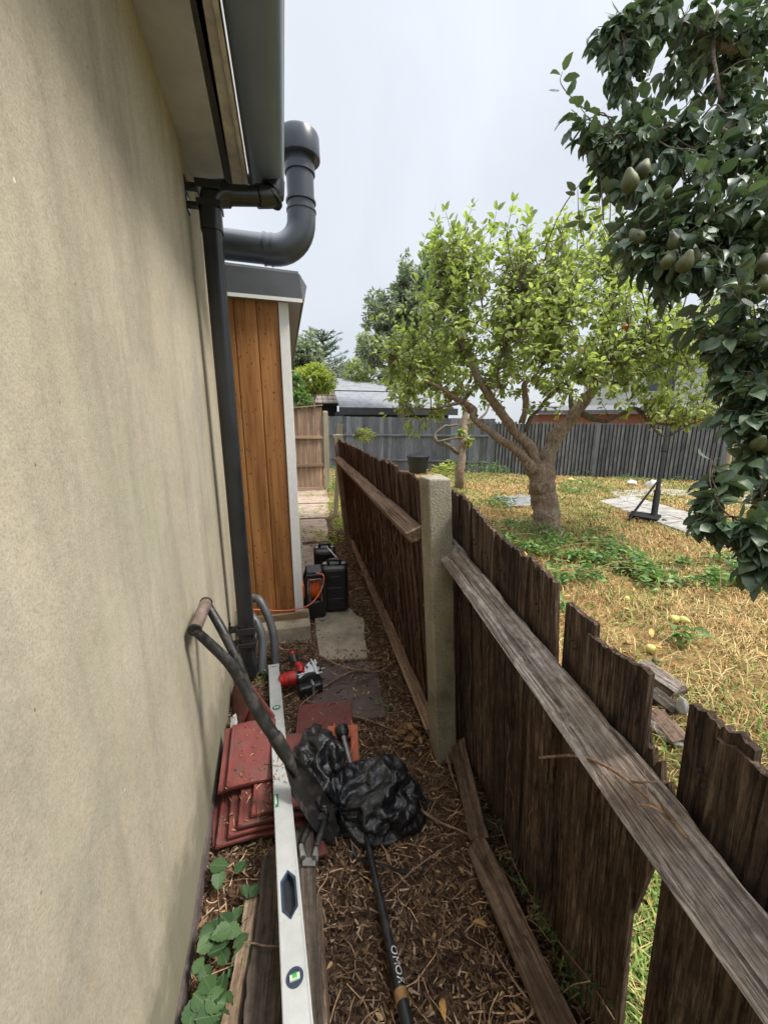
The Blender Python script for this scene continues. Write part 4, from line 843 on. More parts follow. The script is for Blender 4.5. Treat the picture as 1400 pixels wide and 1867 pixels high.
# bin bags
def crumple(P, ex_u, ex_v, iters, floor=.004, pull=.03, seed=0):
    """relax a closed grid (rows v, columns u periodic) whose cloth is a little too big, so that it buckles into folds"""
    r_ = np.random.default_rng(seed); B = P.copy(); nv, nu, _ = P.shape
    def nb(A, dv, du):
        A2 = np.roll(A, -du, 1); return A2[dv:], A[:nv - dv]
    cons = []
    for dv, du, k in ((0, 1, ex_u), (1, 0, ex_v), (1, 1, None), (1, -1, None), (0, 2, ex_u), (2, 0, ex_v)):
        a, b = nb(P, dv, du); L = np.linalg.norm(a - b, axis=2); kk = (k if k is not None else (ex_u + ex_v) / 2); kk = kk[:nv - dv] if hasattr(kk, '__len__') else kk
        if abs(du) == 2 or dv == 2: kk = kk * .985
        cons.append((dv, du, L * kk, .45 if abs(du) == 2 or dv == 2 else 1.0))
    # normals for the starting noise
    tu = np.roll(P, -1, 1) - np.roll(P, 1, 1); tv = np.gradient(P, axis=0); N = np.cross(tu, tv); N /= np.linalg.norm(N, axis=2, keepdims=True) + 1e-9
    P = P + N * r_.normal(0, .0016, (nv, nu, 1))
    for it in range(iters):
        D = np.zeros_like(P); W = np.zeros((nv, nu, 1))
        for dv, du, L, wt in cons:
            a, b = nb(P, dv, du); d = a - b; l = np.linalg.norm(d, axis=2) + 1e-9; c = ((l - L) / l * .5 * wt)[..., None] * d
            D[:nv - dv] += c; W[:nv - dv] += wt
            E = np.zeros_like(P); E[dv:] = -c; D += np.roll(E, du, 1); F_ = np.zeros((nv, nu, 1)); F_[dv:] = wt; W += np.roll(F_, du, 1)
        P = P + 1.6 * D / W * 2 * .5 * 2; P += (B - P) * pull; P[..., 2] -= .00012
        P[..., 2] = np.maximum(P[..., 2], floor)
    return P
def upsample(P):
    nv, nu, _ = P.shape; Q = np.zeros((nv, nu * 2, 3)); Q[:, ::2] = P; Q[:, 1::2] = (P + np.roll(P, -1, 1)) * .5625 - (np.roll(P, 1, 1) + np.roll(P, -2, 1)) * .0625
    R_ = np.zeros((nv * 2 - 1, nu * 2, 3)); R_[::2] = Q; R_[1::2] = (Q[:-1] + Q[1:]) / 2; return R_
def bag(lab, c, rad, seed, neck, sag=.3, ex=1.16, skirt=0.0):
    """limp plastic sack: folds run from the neck"""
    nk = Vector(neck).normalized(); mt = nk.to_track_quat('Z', 'Y').to_matrix(); nv, nu = 15, 26; P = np.zeros((nv, nu, 3))
    for j in range(nv):
        th = .10 + (math.pi - .22) * j / (nv - 1)
        for i in range(nu):
            ph = 2 * math.pi * i / nu; d = mt @ Vector((math.sin(th) * math.cos(ph), math.sin(th) * math.sin(ph), math.cos(th)))
            f = 1 + .20 * noise.noise(d * 1.3 + Vector((seed, 0, 0))) + .10 * noise.noise(d * 3 + Vector((seed, 4, 0))) + .22 * max(0, d.dot(nk)) ** 6
            q = Vector((d.x * rad[0], d.y * rad[1], d.z * rad[2])) * f
            if q.z < 0: q.x *= 1 + skirt * min(1, -q.z / rad[2]); q.y *= 1 + skirt * min(1, -q.z / rad[2])
            P[j, i] = (c[0] + q.x, c[1] + q.y, max(.005, c[2] + q.z))
    t_ = np.linspace(0, 1, nv); P = crumple(P, (1 + (ex - 1) * (1.5 - t_))[:, None], 1 + (ex - 1) * .5, 60, pull=.03, seed=seed)
    P = upsample(P); P = crumple(P, 1 + (ex - 1) * .75, 1 + (ex - 1) * .45, 50, pull=.05, seed=seed + 1)
    P = upsample(P); P = crumple(P, 1 + (ex - 1) * .40, 1 + (ex - 1) * .30, 36, pull=.08, seed=seed + 2)
    nv, nu, _ = P.shape; mb = MB(); fs = [(j * nu + i, j * nu + (i + 1) % nu, (j + 1) * nu + (i + 1) % nu, (j + 1) * nu + i) for j in range(nv - 1) for i in range(nu)] + [tuple(range(nu))[::-1], tuple(range((nv - 1) * nu, nv * nu))]
    mb.add([tuple(q) for q in P.reshape(-1, 3)], fs); o = mesh_obj('bin_bag', mb, 'bag', None, True, angle=180); sb = o.modifiers.new('smooth', 'SUBSURF'); sb.levels = 1; sb.render_levels = 1; return tag(o, lab, 'bin bag')
bag('large rounded crumpled black bin bag lying on the path', (0.265, 1.167, 0.075), (.150, .135, .090), 3, (-.9, -.25, .15), skirt=.12)
bag('taller folded black bin bag pinched beside the shovel blade', (0.037, 1.298, 0.115), (.095, .155, .125), 11, (.55, -.80, -.1), ex=1.22)
bag('small bunched black plastic neck between the two bin bags', (0.15, 1.174, 0.06), (.065, .070, .050), 21, (.2, .8, .3), ex=1.2)
bag('flattened black bag tail under the large rounded bag', (0.162, 1.123, 0.02), (.085, .045, .026), 31, (.9, .3, .2), skirt=.3)

# bolt cutters
bc = thing('bolt_cutters', 'pair of bolt cutters with grey steel jaws lying beside the spirit level under the shovel', 'bolt cutters', (-0.021, 0.959, 0.08))
bcf = lambda: None
jp, js = Vector((-0.018, 0.977, 0.095)), Vector((-0.01, 0.931, 0.095))
for sx, pts in ((-1, [(0.012, 1.117, 0.09), (-0.016, 1.075, 0.095), (-0.037, 1.031, 0.1)]), (1, [(0.047, 1.109, 0.09), (0.032, 1.06, 0.095), (0.012, 1.011, 0.1)])):
    mb = MB(); limb(mb, [(*pts[0], .011), (*pts[1], .012), (*pts[2], .009)], 10, 5); mesh_obj('handle', mb, 'black_scuff', bc, True)
    e0 = Vector(pts[2]); e1 = Vector((-0.031, 0.978, 0.097)) if sx < 0 else Vector((0.002, 0.97, 0.097))
    mb = MB(); mb.tube([e0 + (e0 - Vector(pts[1])) * .05, e1], [.008, .013], 6, sq=5); mesh_obj('arm', mb, 'steel_dull', bc, bevel=.001)
    mb = MB(); mb.tube([e1 + Vector((0, 0, .006)), e1 + Vector((0, 0, .017))], .0072, 12); mesh_obj('bolt', mb, 'black_scuff', bc, True)
mb = MB(); a0 = Vector((-0.034, 0.981, 0.106)); a1 = Vector((0.008, 0.971, 0.106)); b1 = Vector((0.005, 0.948, 0.106)); b0 = Vector((-0.035, 0.957, 0.106))
mb.hexa([b0, b1, a1, a0], [v + Vector((0, 0, .007)) for v in (b0, b1, a1, a0)]); mesh_obj('hinge_plate', mb, 'steel_dull', bc, bevel=.002)
for poly in ([(-0.034, 0.965, 0.098), (-0.017, 0.962, 0.098), (-0.021, 0.946, 0.095), (-0.032, 0.926, 0.093), (-0.041, 0.944, 0.095)], [(-0.015, 0.961, 0.098), (0.005, 0.956, 0.098), (0.0, 0.938, 0.095), (-0.022, 0.925, 0.093), (-0.018, 0.945, 0.095)]):
    mb = MB(); mb.prism([(p[0], p[1]) for p in poly][::-1], .090, .103); mesh_obj('jaw', mb, 'steel_dull', bc, bevel=.002)

# digging bar with worn white lettering
P0, P1 = Vector((0.182, 1.098, 0.045)), Vector((0.193, 0.549, 0.1))
bar = local_thing('digging_bar', 'long black scuffed digging bar running from under the bin bag towards the camera', 'digging bar', P0, P1)
LBn = (P1 - P0).length
def bt(y): return Vector((0.195, 0.623, 0.09))
mb = MB(); mb.tube([(0, 0, 0), (0, LBn * .25, 0), (0, LBn * .6, 0), (0, LBn * .82, 0)], [.0085, .0105, .0125, .0155], 14); mesh_obj('shaft', mb, 'black_scuff', bar, True)
mb = MB(); mb.tube([(0, LBn * .82, 0), (0, LBn + .3, 0)], [.0158, .0165], 14); mesh_obj('sleeve', mb, 'black', bar, True)
mb = MB(); mb.tube([(0, LBn * .845, 0), (0, LBn * .885, 0)], .0172, 14); mesh_obj('rusty_band', mb, 'brass', bar, True)
cu = bpy.data.curves.new('lettering', 'FONT'); cu.body = 'ROMO'; cu.size = .026; cu.extrude = .0004; cu.align_x = 'CENTER'; cu.align_y = 'CENTER'; cu.materials.append(M['text'])
tmp = bpy.data.objects.new('lettering_curve', cu); COL.objects.link(tmp); dg = bpy.context.evaluated_depsgraph_get(); dg.update()
me = bpy.data.meshes.new_from_object(tmp.evaluated_get(dg)); bpy.data.objects.remove(tmp)
for v_ in me.vertices:       # wrap the flat letters round the shaft
    x, y, z = v_.co; rr = .0158 + z; a = y / .0155; v_.co = (math.sin(-a) * rr * -1, x, math.cos(a) * rr)
me.materials.clear(); me.materials.append(M['text']); o = bpy.data.objects.new('lettering', me); COL.objects.link(o); o.parent = bar
o.matrix_local = Matrix.Translation((0, LBn * .765, 0)) @ Matrix.Rotation(-.35, 4, 'Y') @ Matrix.Diagonal((-1, -1, 1, 1))

# circular saw
cs = local_thing('circular_saw', 'red and silver circular saw lying on its side beyond the end of the spirit level', 'circular saw', (-0.037, 1.949, 0.06), (0.143, 1.982, 0.06))
# local y points right across the path, x towards camera, z up
mb = MB(); mb.tube([(0, -.075, .02), (0, -.068, .02), (0, 0, .02)], [.034, .038, .038], 20); mb.tube([(0, -.095, .02), (0, -.075, .02)], [.030, .035], 20); mesh_obj('motor_housing', mb, 'redpl', cs, True, .002)
mb = MB(); mb.tube([(0, -.052, .02), (0, -.048, .02)], .0392, 20); mb.tube([(0, -.01, .02), (0, .0, .02)], .0395, 20); mesh_obj('housing_band', mb, 'black', cs, True)
mb = MB(); limb(mb, [(-.01, .02, .03, .022), (-.045, .03, .040, .022), (-.085, .012, .050, .015)], 12, 4); mesh_obj('neck', mb, 'redpl', cs, True)
mb = MB(); limb(mb, [(-.080, .010, .052, .017), (-.118, .004, .062, .030), (-.142, .010, .060, .026)], 12, 4); ng = mesh_obj('handle', mb, 'black', cs, True)
mb = MB(); mb.lathe([(.017, 0), (.016, .012), (.008, .02), (.001, .022)], 14, Matrix.Translation((-.135, .004, .078))); mesh_obj('knob', mb, 'redpl', cs, True)
mb = MB(); mb.prism([(.035, .0), (-.05, .055), (-.085, .085), (-.09, .115), (.040, .135), (.042, .01)], .030, .036); mesh_obj('base_plate', mb, 'alu', cs, bevel=.001)
mb = MB(); mb.box(-.10, .052, .098, .106, .0365, .046); mb.box(-.09, .048, .118, .1265, .0365, .043); mb.box(.012, .018, .0, .155, .0365, .044); mesh_obj('guide_rail', mb, 'alu', cs, bevel=.001)
for a, b in ((.005, .035), (-.035, .06), (-.06, .09)):
    mb = MB(); mb.box(a - .015, a + .005, b, b + .010, .0362, .040); mesh_obj('slot', mb, 'black', cs)
mb = MB(); mb.lathe([(.008, 0), (.010, .008), (.006, .014)], 10, Matrix.Translation((-.02, .125, .043))); mb.lathe([(.008, 0), (.008, .01)], 8, Matrix.Translation((.03, .125, .043))); mesh_obj('screw_knob', mb, 'black', cs, True)
mb = MB(); mt = Matrix.Translation((.048, .06, -.01)) @ Matrix.Rotation(math.pi / 2, 4, 'X'); mb.lathe([(.062, -.012), (.068, -.006), (.068, .008), (.060, .014)], 26, mt @ Matrix.Rotation(math.pi / 2, 4, 'Y') @ Matrix.Identity(4)); mesh_obj('blade_guard', mb, 'black', cs, True)
mb = MB(); mb.box(.042, .11, .06, .074, -.05, .026); mesh_obj('riving_arm', mb, 'steel', cs, bevel=.002)
mb = MB(); mb.box(.045, .105, -.01, .12, -.055, .012); mesh_obj('body', mb, 'black', cs, bevel=.012)
mb = MB(); mb.tube([Vector(p) for p in [(-.15, .008, .05), (-.17, -.05, .02), (-.12, -.10, -.02), (-.16, -.17, -.03)]], .0045, 8); mesh_obj('power_cord', mb, 'black', cs, True)

# grey flexible conduit looped behind the downpipe
o = thing('conduit', 'thick grey flexible conduit looping down behind the foot of the downpipe', 'conduit', (-.26, 2.25, 0))
path = spline([(-.335, 2.36, .30), (-.285, 2.28, .30), (-.235, 2.22, .20), (-.24, 2.12, .02)], 14); mb = MB(); pts = [p[:3] for p in path]
mb.tube(pts, [.024 + .0022 * (i % 2) for i in range(len(pts))], 14); mesh_obj('hose', mb, 'hose', o, True)
path = spline([(-.30, 2.40, .38), (-.24, 2.36, .36), (-.175, 2.28, .20), (-.165, 2.20, .02), (-.16, 2.16, -.02)], 14); mb = MB(); pts = [p[:3] for p in path]
mb.tube(pts, [.024 + .0022 * (i % 2) for i in range(len(pts))], 14); mesh_obj('hose', mb, 'hose', o, True)

# tool cases and cable reel
def rbox_case(name_, p, w_, d_, h_, rz, lab, hi=.05):
    o = thing(name_, lab, 'tool case', p); o.rotation_euler = (0, 0, rz); o['_w'] = (0, 0, 0)
    mb = MB(); mb.box(-w_ / 2, w_ / 2, -d_ / 2, -.002, 0, h_); mesh_obj('lower_shell', mb, 'black', o, True, .035, seg=5)
    mb = MB(); mb.box(-w_ / 2, w_ / 2, .002, d_ / 2, 0, h_); mesh_obj('upper_shell', mb, 'black', o, True, .035, seg=5)
    mb = MB(); mb.box(-w_ / 2 + .01, w_ / 2 - .01, -.004, .004, .02, h_ - .006); mesh_obj('seam', mb, 'hollow', o)
    mb = MB(); limb(mb, [(-w_ * .22, 0, h_ - .01, .011), (-w_ * .20, 0, h_ + hi, .013), (w_ * .20, 0, h_ + hi, .013), (w_ * .22, 0, h_ - .01, .011)], 10, 5); mesh_obj('handle', mb, 'black', o, True)
    for sx in (-.34, .34):
        mb = MB(); mb.box(sx * w_ - .016, sx * w_ + .016, -.018, .018, h_ - .002, h_ + .008); mesh_obj('latch', mb, 'steel', o, bevel=.002)
    for j in range(3):
        mb = MB(); mb.box(-w_ * .32 + j * .012, w_ * .32 - j * .012, -d_ / 2 - .004, -d_ / 2 + .002, .07 + j * .09, .12 + j * .09); mesh_obj('moulded_rib', mb, 'black', o, True, .006)
    return o
rbox_case('tool_case', (.275, 2.86, .022), .205, .19, .37, -.10, 'large black moulded tool case standing on the slab', .028)
rbox_case('tool_case', (.245, 3.42, .02), .20, .20, .33, -.05, 'smaller black tool case standing behind the large one', .028)
mb = MB(); mb.tube([(.255, 3.28, .40), (.30, 2.90, .425)], [.006, .006], 8); o = mesh_obj('metal_rod', mb, 'alu', None, True); tag(o, 'thin silver rod lying across the tops of the two tool cases', 'rod')
rl = thing('cable_reel', 'black framed extension reel with bright orange cable standing beside the tool case', 'cable reel', (.12, 2.80, .02))
cx, cy = .115, 2.80
mb = MB()
fr = [(cx - .055, .36), (cx + .055, .36), (cx + .07, .30), (cx + .07, .10), (cx + .05, .03), (cx - .05, .03), (cx - .07, .10), (cx - .07, .30)]
mb.tube([(x, cy - .075, z) for x, z in fr + fr[:2]], .015, 10, sq=3); mesh_obj('frame', mb, 'black', rl, True)
mb = MB(); mb.tube([(x, cy + .075, z) for x, z in fr + fr[:2]], .013, 10, sq=3); mesh_obj('frame', mb, 'black', rl, True)
mb = MB(); mb.box(cx - .062, cx + .062, cy - .08, cy + .08, .352, .392); mesh_obj('top_handle', mb, 'black', rl, True, .012, seg=3)
mb = MB(); mb.box(cx - .075, cx + .075, cy - .09, cy + .08, .02, .16); mesh_obj('base', mb, 'black', rl, True, .02, seg=3)
mb = MB(); mt = Matrix.Translation((cx, cy, .235)) @ Matrix.Rotation(math.pi / 2, 4, 'Y'); mb.lathe([(.092, -.045), (.092, -.038), (.055, -.036), (.055, .036), (.092, .038), (.092, .045)], 28, mt); mesh_obj('drum', mb, 'orange', rl, True)
for k in range(6):
    mb = MB(); xx_ = cx - .030 + k * .012; mb.tube([(xx_, cy + .080 * math.cos(a), .235 + .080 * math.sin(a)) for a in [2 * math.pi * i / 24 for i in range(25)]], .0075, 8, cap=False); mesh_obj('cable_turn', mb, 'orange', rl, True)
mb = MB(); mb.box(cx - .105, cx - .078, cy - .12, cy - .03, .20, .31); mesh_obj('socket_box', mb, 'orange', rl, True, .012, seg=3)
mb = MB(); mb.tube([(cx - .04, cy - .094, .335), (cx - .04, cy - .094, .165)], .007, 8); mb.tube([(cx + .045, cy - .094, .335), (cx + .045, cy - .094, .165)], .007, 8); mb.tube([(cx - .04, cy - .094, .335), (cx + .045, cy - .094, .335)], .007, 8); mesh_obj('window_rim', mb, 'steel_dull', rl, True)
cp = [(0.127, 2.66, 0.404), (0.175, 2.62, 0.394), (0.154, 2.6, 0.299), (0.079, 2.56, 0.22), (-0.009, 2.55, 0.194), (-0.121, 2.555, 0.188), (-0.284, 2.56, 0.213), (-0.415, 2.5, 0.258), (-.39, 2.42, .28)]
mb = MB(); pts = [p[:3] for p in spline(cp, 8)]; mb.tube(pts, .0052, 8); o = mesh_obj('power_cable', mb, 'cable', None, True); tag(o, 'thin orange power cable running from the reel along the shed sill', 'cable')

# hooks of black wire, bits by the wall
def wire(lab, pts, r, mat, name='wire', cat='wire', seg=8):
    mb = MB(); mb.tube([p[:3] for p in spline(pts, seg, 0)], r, 6); o = mesh_obj(name, mb, mat, None, True); return tag(o, lab, cat)
wire('thin black cable curling out from under the bin bag across the digging bar', [(0.131, 1.054, 0.03), (0.142, 1.005, 0.02), (0.205, 0.944, 0.06), (0.274, 0.925, 0.03), (0.336, 0.914, 0.02), (0.376, 0.958, 0.02)], .0045, 'black', 'black_cable', 'cable')
wire('loose orange wire loop over the flat tile behind the bags', [(0.133, 1.648, 0.03), (0.129, 1.509, 0.06), (0.127, 1.36, 0.1), (0.149, 1.313, 0.1), (0.205, 1.459, 0.06), (0.217, 1.628, 0.03)], .003, 'cable', 'orange_wire')
o = thing('mortar_lump', 'pale lump of old mortar beside the wall left of the tiles', 'rubble', (-.36, 1.52, 0)); mb = MB()
def rock(mb, c, r, seed, n=10):
    vs = []; 
    for j in range(n):
        th = math.pi * (j + .5) / n
        for i in range(n * 2):
            ph = math.pi * i / n; dv = Vector((math.sin(th) * math.cos(ph), math.sin(th) * math.sin(ph), math.cos(th))); f = 1 + .5 * noise.noise(dv * 1.7 + Vector((seed, 0, 0))) + .2 * noise.noise(dv * 4 + Vector((seed, 7, 0)))
            vs.append((c[0] + dv.x * r[0] * f, c[1] + dv.y * r[1] * f, c[2] + dv.z * r[2] * f))
    m2 = n * 2; fs = [(j * m2 + i, (j + 1) * m2 + i, (j + 1) * m2 + (i + 1) % m2, j * m2 + (i + 1) % m2) for j in range(n - 1) for i in range(m2)] + [tuple(range(m2)), tuple(range((n - 1) * m2, n * m2))[::-1]]
    mb.add(vs, fs)
rock(mb, (-0.339, 1.694, 0.04), (.022, .035, .05), 3); mesh_obj('lump', mb, 'mortar', o, True)
o = thing('mortar_lump', 'small cream mortar crumb by the wall foot beside the fan of tiles', 'rubble', (-0.332, 1.503, 0.01)); mb = MB(); rock(mb, (-0.33, 1.492, 0.02), (.018, .022, .016), 8); mesh_obj('lump', mb, 'concrete', o, True)
# peeled render strip at the wall foot
mb = MB(); vs = []; fs = []; n = 60
for i in range(n):
    y = -.2 + 1.75 * i / (n - 1); q = noise.noise(Vector((y * 5, 0, 0))) * .012 + noise.noise(Vector((y * 21, 3, 0))) * .006
    vs += [(WX(y) - .002, y, .07 + q * 2), (WX(y) + .006, y, .055 + q * 2), (WX(y) + .014 + q * .5, y, -.02)]
for i in range(n - 1): a = i * 3; fs += [(a, a + 3, a + 4, a + 1), (a + 1, a + 4, a + 5, a + 2)]
mb.add(vs, fs); mesh_obj('plinth_band', mb, 'concrete_dark', house)
# ---------------- trees ----------------
def twigs(mb, nodes, targets, r0=.006, sag=0.0, up=.3, seg=5, wob_=.05, n=5, reach=None):
    """curved twigs from the nearest limb node to each target; returns the sampled twig paths"""
    NP = np.array([q[:3] for q in nodes]); paths = []
    for t_ in targets:
        t_ = np.array(t_); d = np.linalg.norm(NP - t_, axis=1) + rng.uniform(0, .25, len(NP)); a = NP[int(np.argmin(d))]
        if reach is not None and np.linalg.norm(t_ - a) > reach: a = t_ + (a - t_) / np.linalg.norm(t_ - a) * reach
        L = np.linalg.norm(t_ - a); m1 = a * .6 + t_ * .4 + np.array([0, 0, up * L * .35]) + rng.normal(0, wob_ * L, 3); m2 = a * .25 + t_ * .75 + np.array([0, 0, up * L * .25 - sag * L * .2]) + rng.normal(0, wob_ * L, 3)
        sp = spline([a, m1, m2, t_], seg); P = [q[:3] for q in sp]
        mb.tube(P, list(np.linspace(r0 * min(1.6, .5 + L), .0014, len(P))), n, cap=False); paths.append(np.array(P))
    return paths
def leaves_on(paths, per, Lr, droop, spread=.9, frac=.65, tip=3, hang=0.0):
    Ps, Ds, Ns, Ls = [], [], [], []
    for P in paths:
        m = len(P); tang = P[-1] - P[-2]; tang = tang / (np.linalg.norm(tang) + 1e-9)
        for k in range(per + tip):
            u = 1.0 if k >= per else 1 - frac * rng.random() ** .8
            f = u * (m - 1); i = min(int(f), m - 2); p = P[i] + (P[i + 1] - P[i]) * (f - i); tg_ = P[i + 1] - P[i]; tg_ = tg_ / (np.linalg.norm(tg_) + 1e-9)
            rv = rng.normal(0, 1, 3); rv -= tg_ * rv.dot(tg_); rv /= np.linalg.norm(rv) + 1e-9
            d = tg_ * (.55 if k < per else 1.0) + rv * spread + np.array([0, 0, -droop]) ; d /= np.linalg.norm(d)
            stalk = rng.uniform(.012, .035) * (Lr[1] / .1); p2_ = p + d * stalk * .7 + np.array([0, 0, -hang * stalk])
            nn_ = np.array([0, 0, 1.0]) + rng.normal(0, .55, 3); Ps.append(p2_); Ds.append(d); Ns.append(nn_); Ls.append(rng.uniform(*Lr))
    return np.array(Ps), np.array(Ds), np.array(Ns), np.array(Ls)
def ell(c, r, n, shell=.0):
    q = rng.normal(0, 1, (n, 3)); q /= np.linalg.norm(q, axis=1, keepdims=True); rad = (shell + (1 - shell) * rng.random(n)) ** (1 / 2.2)
    return np.array(c) + q * rad[:, None] * np.array(r if hasattr(r, '__len__') else (r, r, r))
CAMP = np.array([0, 0, CAMH])
def split_leaves(root, data, Wd, mat, nparts=300, inview=True):
    P, D, N, L = data; W_ = np.clip(rng.normal(Wd, .12, len(P)), Wd * .6, Wd * 1.5)
    # largest in the picture: nearest ones inside the view
    rel = P - CAMP; az = np.degrees(np.arctan2(rel[:, 0], rel[:, 1])) - 13.3; el = np.degrees(np.arctan2(rel[:, 2], np.hypot(rel[:, 0], rel[:, 1])))
    dist = np.linalg.norm(rel, axis=1) / L + np.where((np.abs(az) < 44) & (el < 42), 0, 1e4); o = np.argsort(dist); a, b = o[:nparts], o[nparts:]
    leaf_parts('leaf', P[a], D[a], N[a], L[a], W_[a], mat, root); leaf_cloud('foliage', P[b], D[b], N[b], L[b], W_[b], mat, root)

# big old apple tree
ap = thing('apple_tree', 'large old apple tree with forked lichen-grey trunk and light green leaves in the lawn', 'tree', (3.29, 4.375, 0))
tk = MB(); nodes = []
def addl(mb, pts, n=12, seg=6, jit=.02, seed=1):
    s_ = limb(mb, pts, n + 4, seg + 2, jit, seed, .5); nodes.extend([q[:3] for q in s_[2:]]); return s_
mb = MB(); limb(mb, [(3.30, 4.38, -.08, .21), (3.29, 4.40, .12, .175), (3.26, 4.42, .45, .158), ((3.187, 4.466, 0.79)[0], (3.187, 4.466, 0.79)[1], .78, .16), (*(3.19, 4.511, 0.989), .145)], 44, 11, .02, 2, .42)
mb2 = MB(); mesh_obj('trunk', mb, 'bark', ap, True, angle=180)
LM = [
 [(*(3.158, 4.502, 0.918), 0.0880), (*(2.984, 4.497, 1.172), 0.0680), (*(2.721, 4.519, 1.45), 0.0576), (*(2.505, 4.58, 1.72), 0.0520), (*(2.327, 4.631, 1.984), 0.0464), (*(2.179, 4.751, 2.352), 0.0336), (*(2.034, 4.879, 2.752), 0.0200), (*(1.895, 5.036, 3.287), 0.0096)],
 [(*(3.089, 4.451, 0.853), 0.0800), (*(2.862, 4.51, 1.102), 0.0560), (*(2.51, 4.537, 1.314), 0.0464), (*(2.241, 4.603, 1.551), 0.0400), (*(2.246, 4.625, 1.652), 0.0360), (*(1.92, 4.696, 1.851), 0.0304), (*(1.629, 4.804, 2.018), 0.0176), (*(1.333, 5.029, 2.234), 0.0080)],
 [(*(3.264, 4.477, 0.918), 0.1040), (*(3.437, 4.571, 1.271), 0.0920), (*(3.688, 4.582, 1.572), 0.0800), (*(3.917, 4.591, 1.844), 0.0680), (*(4.004, 4.599, 2.195), 0.0480), (*(4.089, 4.583, 2.667), 0.0320), (*(4.188, 4.689, 3.224), 0.0160), (*(4.144, 4.813, 3.711), 0.0080)],
 [(*(3.762, 4.574, 1.615), 0.0440), (*(3.959, 4.343, 1.499), 0.0288), (*(4.158, 4.218, 1.62), 0.0256), (*(4.266, 4.149, 1.659), 0.0224), (*(4.367, 4.035, 1.497), 0.0176), (*(4.616, 3.912, 1.45), 0.0144), (*(4.965, 3.803, 1.561), 0.0096), (*(5.295, 3.745, 1.646), 0.0048)],
 [(*(4.265, 4.146, 1.646), 0.0144), (*(4.319, 3.983, 1.45), 0.0112), (*(4.462, 3.861, 1.3), 0.0088), (*(4.698, 3.84, 1.45), 0.0048)],
 [(*(2.888, 4.54, 1.484), 0.0400), (*(2.941, 4.538, 1.757), 0.0360), (*(2.908, 4.539, 1.956), 0.0336), (*(3.028, 4.535, 2.057), 0.0240), (*(3.179, 4.515, 2.352), 0.0144), (*(3.273, 4.616, 2.886), 0.0080)],
 [(*(2.917, 4.509, 1.381), 0.0320), (*(3.015, 4.299, 1.712), 0.0224), (*(3.148, 4.105, 1.92), 0.0176), (*(3.515, 3.953, 2.093), 0.0128), (*(4.013, 3.878, 2.276), 0.0080), (*(4.331, 3.86, 2.521), 0.0056)],
 [(*(2.328, 4.638, 2.018), 0.0320), (*(2.482, 4.363, 1.898), 0.0240), (*(2.374, 4.318, 2.045), 0.0160), (*(2.499, 4.293, 2.521), 0.0096), (*(2.647, 4.372, 3.011), 0.0056)],
 [(*(2.294, 4.59, 1.551), 0.0360), (*(2.157, 4.715, 1.723), 0.0288), (*(2.107, 4.957, 1.805), 0.0240), (*(1.977, 5.137, 1.993), 0.0160), (*(1.744, 5.403, 2.446), 0.0080)],
 [(*(3.961, 4.576, 2.053), 0.0400), (*(4.108, 4.309, 1.961), 0.0288), (*(4.455, 4.259, 2.098), 0.0200), (*(4.878, 4.222, 2.37), 0.0120), (*(5.408, 4.271, 2.667), 0.0064)],
 [(*(2.292, 4.631, 1.951), 0.0240), (*(2.004, 4.538, 1.712), 0.0176), (*(1.707, 4.594, 1.646), 0.0112), (*(1.443, 4.762, 1.65), 0.0056)],
 [(*(3.688, 4.582, 1.572), 0.0400), (*(3.815, 4.918, 2.014), 0.0288), (*(3.717, 5.301, 2.658), 0.0176), (*(3.446, 5.546, 3.437), 0.0096)],
]
for i, l in enumerate(LM):
    mb = MB(); s_ = addl(mb, l, 12, 6, .03, i); mesh_obj('limb', mb, 'bark' if i in (0, 1, 2, 5) else 'bark_dark', ap, True, angle=180)
cl_ = [((1.642, 5.081, 2.32), .42, 20), ((1.367, 5.298, 2.065), .22, 8), ((1.902, 5.005, 2.711), .55, 32), ((2.158, 4.958, 3.22), .50, 26), ((2.264, 4.621, 2.333), .55, 32), ((2.626, 4.545, 2.826), .65, 40),
       ((2.776, 4.743, 3.379), .50, 24), ((3.056, 4.273, 2.546), .60, 36), ((3.356, 4.576, 3.248), .55, 30), ((3.403, 4.023, 2.276), .50, 28), ((3.693, 4.18, 2.796), .60, 34), ((3.971, 4.591, 3.487), .45, 16),
       ((4.174, 3.979, 2.421), .60, 36), ((4.085, 3.884, 1.92), .35, 16), ((4.7, 3.906, 2.186), .55, 30), ((5.002, 4.192, 2.819), .60, 26), ((5.378, 3.994, 2.352), .50, 16), ((2.941, 3.845, 1.947), .25, 10), ((2.17, 5.233, 2.151), .40, 14),
       ((3.545, 5.269, 2.346), .60, 24), ((3.0, 5.618, 2.838), .6, 22), ((4.719, 5.028, 2.502), .7, 24), ((4.203, 5.407, 3.155), .7, 20), ((1.502, 5.084, 1.734), .16, 5), ((4.483, 3.845, 1.706), .25, 8), ((1.817, 4.894, 1.693), .22, 7), ((1.912, 5.109, 3.621), .25, 4)]
T_ = np.concatenate([ell(c, r, n) for c, r, n in cl_])
T_ = np.concatenate([T_, T_ + rng.normal(0, .26, T_.shape)])[rng.permutation(len(T_) * 2)[:int(len(T_) * 1.95)]]; tw = MB(); paths = twigs(tw, nodes, T_, .008, .1, .25, 5, .07, 5, .8)
